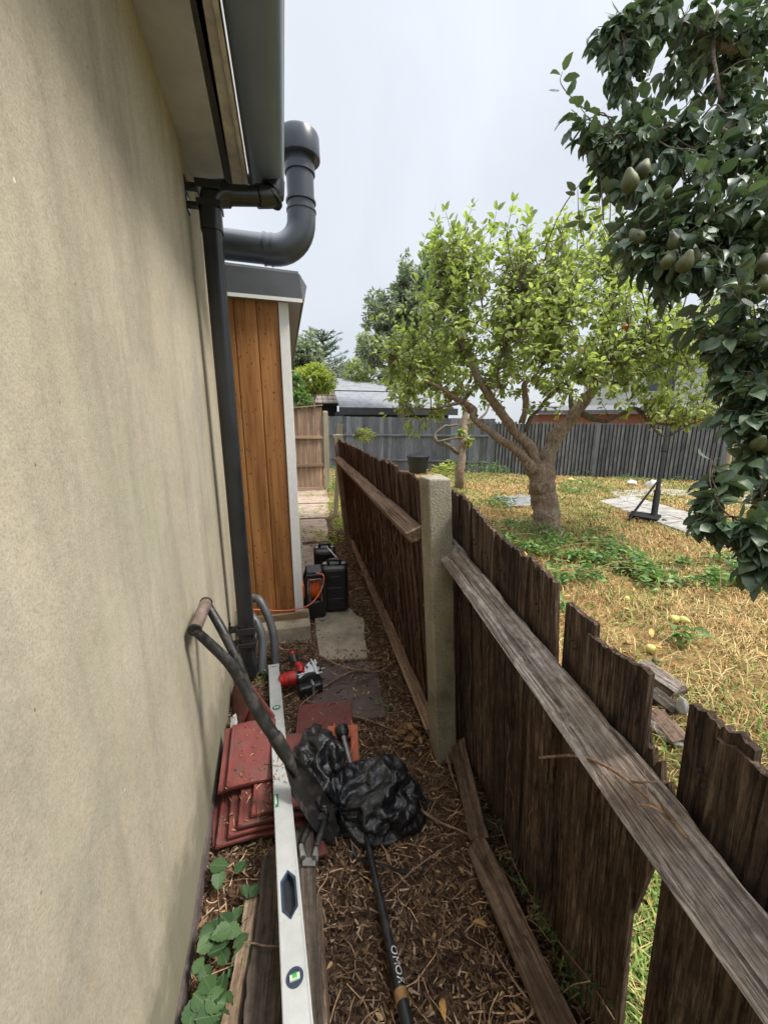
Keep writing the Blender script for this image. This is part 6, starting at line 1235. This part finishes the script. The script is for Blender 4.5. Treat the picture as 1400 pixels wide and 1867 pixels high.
# dry ivy tendrils on the fence boards
mb = MB()
for (x, y, L_) in [(820, 1000, 90), (840, 1150, 120), (865, 1240, 160), (880, 1380, 150), (900, 1180, 60), (850, 1060, 60), (825, 1100, 120), (870, 1480, 120), (960, 1360, 50), (930, 1300, 60), (845, 1420, 100)]:
    y0 = 1.36 - (x - 830) * .0045; z0 = 1.1 - (y - 950) * .0016; pts = []
    yy = y0
    for k in range(8): yy += random.uniform(-.012, .012); zk = z0 - k * L_ * .0007; pts.append((F2(yy, zk) - .006 - .010 * random.random(), yy, zk))
    P = [q[:3] for q in spline(pts, 4)]; mb.tube(P, .0008, 4)
for k in range(70):
    y0 = random.uniform(1.5, 4.6) ** 1.0; z0 = random.uniform(.2, 1.0); pts = [(F1(y0, z0) - .015, y0, z0)]
    for j in range(5): y0 += random.uniform(-.03, .03); z0 -= random.uniform(.02, .08); pts.append((F1(y0, z0) - random.uniform(.008, .03), y0, z0))
    P = [q[:3] for q in spline(pts, 3)]; mb.tube(P, .0014, 4)
o = mesh_obj('dry_ivy_tendrils', mb, 'stick', None, True, kind='stuff'); tag(o, 'thin dead ivy tendrils clinging to the path side of the fence boards', 'dry vines')

# ---------------- ground cover ----------------
def excl(x, y):
    """1 where litter may lie on the path side"""
    return 1
# bark and twig litter on the path
n = 46000
Y = .25 + (rng.random(n) ** 1.7) * 6.0; X = rng.uniform(-.44, .68, n); keep = X > -.30 - .04 * Y - .03
nz_ = np.array([noise.noise(Vector((a * 4, b * 4, 6))) for a, b in zip(X, Y)])
slabs = ((Y > 3.1) & (X < .40)) | ((Y > 2.1) & (Y < 3.05) & (X > .08) & (X < .42)) | ((Y > 1.64) & (Y < 2.12) & (X > .04) & (X < .42))
keep &= (~slabs) | (rng.random(n) < .12 + .6 * (nz_ > .05)); X, Y = X[keep], Y[keep]; n = len(X)
Z = np.array([gh(a, b) for a, b in zip(X, Y)]) + rng.uniform(.001, .022, n)
az = rng.uniform(0, 2 * np.pi, n); tl_ = rng.normal(0, .35, n); L = rng.uniform(.008, .038, n) * (1 + .3 * (Y > 2)); Wd = rng.uniform(.0018, .0075, n); Th = rng.uniform(.0008, .003, n)
D = np.stack([np.cos(az) * np.cos(tl_), np.sin(az) * np.cos(tl_), np.sin(tl_)], 1); Xv, Yv, Zv = frames(None or np.stack([X, Y, Z], 1), D, np.tile([0, 0, 1.0], (n, 1)) + rng.normal(0, .35, (n, 3)))
bx8 = np.array([(-1, -1, 0), (1, -1, 0), (.6, 1, 0), (-.6, 1, 0), (-.8, -.9, 1), (.8, -.9, 1), (.4, .9, 1), (-.4, .9, 1)], float); bf = np.array([(4, 5, 6, 7), (0, 1, 5, 4), (1, 2, 6, 5), (2, 3, 7, 6), (3, 0, 4, 7)])
V = np.stack([X, Y, Z], 1)[:, None] + (bx8[None, :, 0] * Wd[:, None] / 2)[..., None] * Xv[:, None] + (bx8[None, :, 1] * L[:, None] / 2)[..., None] * Yv[:, None] + (bx8[None, :, 2] * Th[:, None])[..., None] * Zv[:, None]
F = bf[None] + (np.arange(n) * 8)[:, None, None]; o = np_mesh('bark_litter', V.reshape(-1, 3), F.reshape(-1, 4), 'chips', None, 'stuff'); tag(o, 'brown bark chips and woody litter covering the narrow path', 'litter')
# thin twigs
mb = MB()
for k in range(1500):
    y = .3 + random.random() ** 1.5 * 4.2; x = random.uniform(-.36, .64)
    if (y > 3.1 and x < .4) or x < WX(y) + .02: continue
    if 1.64 < y < 3 and .05 < x < .4 and random.random() < .75: continue
    a = random.uniform(0, 6.28); L_ = random.uniform(.03, .14) * (1.3 if random.random() < .15 else 1); p = Vector((x, y, gh(x, y) + random.uniform(.008, .026))); pts = [p]
    for j in range(4): a += random.uniform(-.5, .5); p = p + Vector((math.cos(a), math.sin(a), random.uniform(-.15, .18))) * L_ / 4; p.x = min(max(p.x, WX(p.y) + .01), .66); p.z = max(p.z, .006); pts.append(p)
    mb.tube(pts, [random.uniform(.0009, .0022)] * 5, 4, cap=False)
o = mesh_obj('fallen_twigs', mb, 'twig', None, True, kind='stuff', angle=180); tag(o, 'tangle of thin dead twigs lying over the path litter', 'twigs')
def scatter_leaves(name, lab, cat, P, L, mat, lift=.5, W=.6, flat=.4, kind='stuff'):
    P = np.asarray(P); n = len(P); a = rng.uniform(0, 6.28, n); D = np.stack([np.cos(a), np.sin(a), rng.normal(lift * .3, .25, n)], 1); N = np.tile([0, 0, 1.0], (n, 1)) + rng.normal(0, flat, (n, 3))
    o = leaf_cloud(name, P, D, N, rng.uniform(L * .6, L * 1.25, n), np.clip(rng.normal(W, .1, n), .3, 1), mat, None, kind); return tag(o, lab, cat)
def disc(c, r, n, z0, z1, ry=None):
    a = rng.uniform(0, 6.28, n); q = np.sqrt(rng.random(n)); z = z0 + (z1 - z0) * rng.random(n) * (1 - q * .6); return np.stack([c[0] + np.cos(a) * q * r, c[1] + np.sin(a) * q * (ry or r), z], 1)
P = [(x, y, .015) for x, y in zip(rng.uniform(-.34, .64, 700), .3 + rng.random(700) ** 1.3 * 5)]
P += [(x, y, .02) for x, y in zip(rng.uniform(-.32, .64, 900), rng.uniform(.3, 2.2, 900))] + [(x, y, .02) for x, y in zip(rng.uniform(.40, .66, 700), rng.uniform(2.0, 5.0, 700))] + [(x, y, .02) for x, y in zip(rng.uniform(-.3, .4, 160), rng.uniform(3.2, 7.5, 160))]
scatter_leaves('dead_leaves', 'small dry brown leaves scattered along the path', 'dead leaves', P, .022, 'path_leaf', .4, .7, 1.0)
scatter_leaves('crumpled_leaf_heap', 'clump of crumpled tan leaves by the foot of the concrete post', 'dead leaves', np.concatenate([disc((0.481, 1.452, 0.0), .075, 60, .02, .06), disc((0.475, 1.494, 0.0), .05, 20, .02, .05)]), .05, 'path_leaf', .5, .8, 1.0)
bpy.context.view_layer.update(); dg2 = bpy.context.evaluated_depsgraph_get()
# debris lying on the tiles, planks and slabs
P = []
for _ in range(170):
    k_ = random.random()
    if k_ < .45: P.append((random.uniform(-.32, -.06), random.uniform(1.14, 1.34), .135))
    elif k_ < .6: P.append((random.uniform(-.30, -.15), random.uniform(1.36, 1.60), .155))
    elif k_ < .8: P.append((random.uniform(.02, .26), random.uniform(1.55, 1.85), .042))
    else: P.append((random.uniform(.10, .42), random.uniform(2.15, 3.0), .032))
P = np.array(P); n = len(P); a = rng.uniform(0, 6.28, n); bits = MB()
for i in range(n):
    L_ = random.uniform(.006, .05) * (1 if random.random() < .4 else .4); d = Vector((math.cos(a[i]), math.sin(a[i]), 0)); p = Vector(P[i]); hit = S.ray_cast(dg2, (p.x, p.y, p.z + .30), (0, 0, -1), distance=.6)
    z = hit[1].z + .003 if hit[0] else p.z; p.z = z
    if z > .19: continue
    bits.tube([p - d * L_ / 2, p + Vector((0, 0, .002)), p + d * L_ / 2], [.0010, .0016, .0009], 4)
o = mesh_obj('tile_debris', bits, 'twig', None, True, kind='stuff', angle=180); tag(o, 'small dry twigs and crumbs scattered over the red tiles and slabs', 'debris')
# separate large dead leaves
for i, (p, lb) in enumerate([((0.484, 0.731, 0.03), 'large orange-brown dead leaf on the litter near the lower fence rail'), ((0.299, 0.628, 0.03), 'upright orange dead leaf at the bottom of the path beside the digging bar'), ((0.42, 0.958, 0.03), 'pale curled leaf scrap on the litter below the post')]):
    me_n = MB(); T = LV * np.array([.034, .045, .045]) * (1 if i < 2 else .5); me_n.add([tuple(v_) for v_ in T], [tuple(f) for f in LF]); o = mesh_obj('dead_leaf', me_n, 'deadleaf', None, True, angle=180); o.location = p; o.rotation_euler = (R(random.uniform(-10, 25)), R(15), random.uniform(0, 6)); sm = o.modifiers.new('t', 'SOLIDIFY'); sm.thickness = .0008; tag(o, lb, 'dead leaf')
# green weeds along the far part of the path
W1 = np.concatenate([disc((1.057, 8.96, 0.0), .38, 520, .02, .16, 1.0), disc((0.773, 6.8, 0.0), .22, 380, .02, .14, .6), disc((0.644, 5.445, 0.0), .14, 220, .02, .10, .4), disc((0.407, 4.795, 0.0), .22, 160, .02, .05, .3), disc((0.467, 6.414, 0.0), .2, 90, .02, .04, .5), disc((0.056, 6.304, 0.0), .12, 60, .02, .04, .8), disc((0.37, 8.021, 0.0), .3, 60, .02, .04, .1), disc((0.142, 5.119, 0.0), .25, 60, .02, .04, .1)])
scatter_leaves('path_weeds', 'yellow-green low weeds growing along the far path edge by the fence', 'weeds', W1, .045, 'leaf_yel', .5, .6, .6)
scatter_leaves('moss_patch', 'small dark green weeds at the foot of the fence beyond the post', 'weeds', np.concatenate([disc((0.666, 2.25, 0.0), .09, 110, .015, .06, .22), disc((0.577, 2.619, 0.0), .06, 30, .01, .03), disc((-0.16, 1.833, 0.0), .09, 90, .01, .03, .2), disc((-0.245, 2.108, 0.0), .05, 90, .01, .06, .1), disc((0.402, 1.7, 0.0), .05, 20, .01, .03)]), .020, 'leaf_bramble', .5, .6, .6)
W3 = np.concatenate([disc((0.837, 7.91, 0.0), .12, 120, .1, .45, .2), disc((1.173, 10.942, -0.0), .12, 120, .1, .4, .2)]); scatter_leaves('tall_weeds', 'dark green tall weeds between the gate post and the far fence post', 'weeds', W3, .07, 'leaf_bramble', .8, .5, .8)
# clump of light green creeper on top of the far fence post
cr = thing('creeper_clump', 'bright green creeper clump spilling over the top of the far fence end', 'creeper', (.62, 4.95, 1.25)); q = ell((0.902, 4.9, 1.335), (.13, .12, .09), 190, .2); mb = MB()
for k in range(26): a = np.array((0.767, 4.9, 1.281)); mb.tube([a, (a + q[k]) / 2 + [0, 0, .04], q[k]], [.003, .002, .001], 4, cap=False)
mesh_obj('stems', mb, 'bark_dark', cr, True, kind='stuff'); n = len(q); leaf_cloud('foliage', q, rng.normal(0, 1, (n, 3)) + [0, 0, -.5], np.tile([0, 0, 1.0], (n, 1)) + rng.normal(0, .5, (n, 3)), rng.uniform(.03, .055, n), np.full(n, .6), 'leaf_yel', cr)
# young brambles by the wall at lower left: stems with broad leaves as parts
br = thing('bramble_seedling', 'low bramble with broad green leaves along the foot of the rendered wall', 'bramble', (-0.297, 0.895, 0.0))
LP = [(-0.295, 1.05, 0.07, 0.05), (-0.293, 1.013, 0.06, 0.042), (-0.229, 1.046, 0.05, 0.04), (-0.174, 0.951, 0.07, 0.036), (-0.204, 0.953, 0.07, 0.034), (-0.196, 0.929, 0.06, 0.034), (-0.248, 0.883, 0.09, 0.04), (-0.275, 0.875, 0.09, 0.04), (-0.288, 0.857, 0.1, 0.04), (-0.256, 0.847, 0.1, 0.044), (-0.225, 0.853, 0.09, 0.04), (-0.195, 0.865, 0.07, 0.036), (-0.223, 0.902, 0.07, 0.03), (-0.289, 0.834, 0.1, 0.04), (-0.258, 0.823, 0.09, 0.042), (-0.202, 0.832, 0.08, 0.036), (-0.199, 0.801, 0.08, 0.045), (-0.172, 0.789, 0.08, 0.05), (-0.208, 0.784, 0.07, 0.044), (-0.241, 0.803, 0.09, 0.034), (-0.268, 0.749, 0.1, 0.044), (-0.238, 0.74, 0.1, 0.046), (-0.278, 0.725, 0.1, 0.044), (-0.243, 0.716, 0.1, 0.046), (-0.221, 0.705, 0.09, 0.046), (-0.257, 0.694, 0.1, 0.046), (-0.297, 0.711, 0.1, 0.044), (-0.284, 0.692, 0.09, 0.05), (-0.232, 0.681, 0.09, 0.046), (-0.28, 0.775, 0.09, 0.034), (-0.302, 0.801, 0.09, 0.03)]
P = np.array([l[:3] for l in LP]); n = len(P); L = np.array([l[3] for l in LP]) * 1.25; a = rng.uniform(0, 6.28, n); D = np.stack([np.cos(a), np.sin(a), rng.normal(-.05, .15, n)], 1); N = np.tile([0, -.1, 1.0], (n, 1)) + rng.normal(0, .22, (n, 3))
P = P - D * L[:, None] * .5; leaf_parts('leaf', P, D, N, L, np.full(n, 1.30), 'leaf_broad', br); mb = MB()
for k in range(n):
    r_ = P[(k // 3) * 3] * np.array([1, 1, 0]) + np.array([.01, .02, -.005]); mb.tube([r_, (r_ + P[k]) / 2 + [.005, .0, .02], P[k]], [.0016, .0014, .001], 5, cap=False)
mesh_obj('stems', mb, 'twig', br, True, kind='stuff')
# creeping shoots at the fence foot, lower right
vn = thing('creeping_weed', 'small leaved green shoots creeping up the foot of the broken fence panel', 'weed', (.60, .8, 0)); mb = MB(); Ps, Ds, Ns, Ls = [], [], [], []
for pts in ([(0.68, 1.034, 0.03), (0.594, 0.812, 0.149), (0.6, 0.692, 0.133), (0.593, 0.585, 0.176), (0.585, 0.483, 0.241), (0.592, 0.422, 0.242)], [(0.578, 1.08, 0.03), (0.607, 1.006, 0.06), (0.654, 0.941, 0.1)], [(0.545, 0.965, 0.03), (0.604, 0.817, 0.05), (0.624, 0.762, 0.08)], [(0.595, 0.578, -0.03), (0.583, 0.526, 0.139), (0.573, 0.473, 0.265)]):
    P = np.array([q[:3] for q in spline(pts, 7)]); mb.tube(P, .0014, 5)
    for k in range(len(P) * 3): i = rng.integers(0, len(P)); Ps.append(P[i] + rng.normal(0, .008, 3)); Ds.append(rng.normal(0, 1, 3)); Ns.append(rng.normal(0, .6, 3) + [0, 0, 1]); Ls.append(rng.uniform(.010, .024))
mesh_obj('stems', mb, 'twig', vn, True, kind='stuff'); leaf_cloud('foliage', np.array(Ps), np.array(Ds), np.array(Ns), np.array(Ls), np.full(len(Ps), .6), 'leaf_dark', vn)

# dry lawn: bent blades, denser close up
def blades(name, lab, cat, X, Y, Hh, mat, lean_=1.2, wid=.0022):
    n = len(X); Z = np.full(n, -.01) + .010 * np.sin(X * 7) * np.cos(Y * 6); a = rng.uniform(0, 6.28, n); ln = rng.uniform(.4, lean_, n) * Hh; dx, dy = np.cos(a) * ln, np.sin(a) * ln
    dist = np.hypot(X, Y); w = wid * (1 + dist * .28) * rng.uniform(.6, 1.5, n); px, py_ = -np.sin(a) * w, np.cos(a) * w
    V = np.empty((n, 5, 3)); V[:, 0] = np.stack([X - px, Y - py_, Z], 1); V[:, 1] = np.stack([X + px, Y + py_, Z], 1)
    V[:, 2] = np.stack([X - px * .8 + dx * .4, Y - py_ * .8 + dy * .4, Z + Hh * .75], 1); V[:, 3] = np.stack([X + px * .8 + dx * .4, Y + py_ * .8 + dy * .4, Z + Hh * .75], 1); V[:, 4] = np.stack([X + dx, Y + dy, Z + Hh * rng.uniform(.45, 1.1, n)], 1)
    F = np.array([(0, 1, 3), (0, 3, 2), (2, 3, 4)])[None] + (np.arange(n) * 5)[:, None, None]; o = np_mesh(name, V.reshape(-1, 3), F.reshape(-1, 3), mat, None, 'stuff'); return tag(o, lab, cat)
def lawn_pts(n, x0=.72, x1=11, y0=-.6, y1=11.2):
    r = x0 + (x1 - x0) * rng.random(n) ** 1.5; y = y0 + (y1 - y0) * rng.random(n) ** 1.25; X, Y = r, y
    k = (Y < 11.51 - .60 * (X - 4.52) - .12) & (X > .70)
    # strip of paving stays bare
    e0, e1 = sB - sA, tA - sA; det = e0[0] * e1[1] - e0[1] * e1[0]; u = ((X - sA[0]) * e1[1] - (Y - sA[1]) * e1[0]) / det; v_ = (e0[0] * (Y - sA[1]) - e0[1] * (X - sA[0])) / det
    inpav = (u > 0) & (u < 1) & (v_ > 0) & (v_ < 1); k &= (~inpav) | (rng.random(n) < .03); return X[k], Y[k]
nzv = lambda X, Y, s_, o_: np.array([noise.noise(Vector((x * s_, y * s_, o_))) for x, y in zip(X, Y)])
X, Y = lawn_pts(270000); d_ = nzv(X, Y, 1.1, 4); k = rng.random(len(X)) < np.clip(.75 + d_, .25, 1); X, Y = X[k], Y[k]
blades('dry_grass', 'straw coloured dry grass covering the lawn beyond the fence', 'dry grass', X, Y, rng.uniform(.02, .085, len(X)), 'drygrass', 2.6, .0011)
X, Y = lawn_pts(90000); d_ = nzv(X, Y, .8, 9) + .25 * nzv(X, Y, 3, 2); k = rng.random(len(X)) < np.clip(d_ * 2.4 + .42 + .25 * (Y > 6), .04, 1); X, Y = X[k], Y[k]
blades('green_grass', 'patches of green grass among the dry lawn', 'grass', X, Y, rng.uniform(.03, .09, len(X)), 'greengrass', 1.5)
X, Y = rng.uniform(.66, 1.1, 9000), rng.uniform(-.1, .75, 9000); blades('bright_grass', 'bright green grass showing through the gap at the bottom of the broken fence', 'grass', X, Y, rng.uniform(.03, .08, 9000), 'greengrass', 1.2)
X, Y = lawn_pts(4200); scatter_leaves('lawn_leaves', 'fallen dry leaves lying over the lawn', 'dead leaves', np.stack([X, Y, rng.uniform(.01, .05, len(X))], 1), .055, 'deadleaf', .3, .7, .5)
X, Y = lawn_pts(9000); k = nzv(X, Y, 1.6, 3) > -.05; scatter_leaves('lawn_weeds', 'small green weeds dotted through the dry lawn', 'weeds', np.stack([X[k], Y[k], rng.uniform(.01, .05, k.sum())], 1), .035, 'leaf_bramble', .5, .6, .5)
# bramble patches running across the lawn
bm = []
for (x, y, r, ry, n) in [(2.625, 3.922, 0.35, 0.2, 90), (2.818, 3.668, 0.3, 0.2, 70), (3.332, 3.754, 0.45, 0.2, 90), (3.29, 3.366, 0.4, 0.2, 100), (3.43, 3.074, 0.42, 0.18, 120), (3.568, 2.885, 0.4, 0.16, 100), (4.123, 2.993, 0.45, 0.15, 90), (2.555, 3.051, 0.2, 0.12, 36), (2.919, 2.825, 0.3, 0.12, 44), (4.08, 2.69, 0.3, 0.15, 40), (3.112, 2.649, 0.2, 0.1, 24), (3.287, 4.82, 0.3, 0.2, 40), (6.592, 7.651, 0.35, 0.4, 60), (5.885, 7.054, 0.2, 0.3, 60), (6.18, 4.136, 0.3, 0.2, 50), (2.742, 4.793, 0.3, 0.3, 60), (2.396, 3.671, 0.22, 0.2, 50), (2.183, 2.999, 0.18, 0.15, 40), (1.924, 2.437, 0.12, 0.1, 24), (2.504, 1.716, 0.08, 0.06, 10), (3.753, 2.154, 0.25, 0.2, 60)]: q_ = disc((x, y), r * 1.25, int(n * 5.2), .04, .18, ry * 2.2); kk = np.array([noise.noise(Vector((a_[0] * 2.6, a_[1] * 2.6, 4))) + .5 * noise.noise(Vector((a_[0] * 7, a_[1] * 7, 1))) for a_ in q_]) > .02; bm.append(q_[kk])
bm = np.concatenate(bm); scatter_leaves('bramble_patch', 'low bramble runners with green leaves spreading across the lawn beyond the fence', 'brambles', bm, .075, 'leaf_bramble', .3, .75, .45)
mb = MB()
for k in range(60):
    a, b = bm[rng.integers(len(bm))], bm[rng.integers(len(bm))]
    if np.linalg.norm(a - b) < 1.0: P = [q[:3] for q in spline([a, (a + b) / 2 + [0, 0, .05], b], 5)]; mb.tube(P, .0028, 4, cap=False)
o = mesh_obj('bramble_stems', mb, 'twig', None, True, kind='stuff', angle=180); tag(o, 'thin arching bramble runners over the lawn', 'bramble stems')
# taller weeds by the rear fence and round the trunk
rw = []
for (x, y, r, n, z) in [(5.145, 9.765, 0.55, 260, 0.75), (5.758, 10.106, 0.4, 160, 0.5), (3.451, 5.709, 0.22, 110, 0.45), (3.541, 6.145, 0.2, 90, 0.35), (4.586, 10.777, 0.35, 110, 0.45), (3.162, 4.143, 0.28, 110, 0.22), (7.995, 9.329, 0.4, 60, 0.3), (8.467, 8.117, 0.4, 70, 0.25), (9.951, 8.18, 0.4, 60, 0.2), (3.011, 3.83, 0.15, 50, 0.2), (2.99, 4.184, 0.25, 120, 0.3), (5.943, 7.041, 0.35, 90, 0.4), (3.817, 3.988, 0.25, 60, 0.2)]: rw.append(disc((x, y), r, n, .03, z))
scatter_leaves('tall_weed_clumps', 'feathery green weed clumps against the rear fence and round the apple trunk', 'weeds', np.concatenate(rw), .085, 'leaf_bramble', 1.6, .32, .9)
o = scatter_leaves('yellow_weed', 'yellow-green leafy plant next to the compost bin', 'plant', np.concatenate([disc((4.358, 10.438, 0.0), .3, 90, .1, .55), disc((4.047, 10.511, 0.0), .25, 50, .05, .35)]), .15, 'leaf_yel', 1.0, .5, .8)
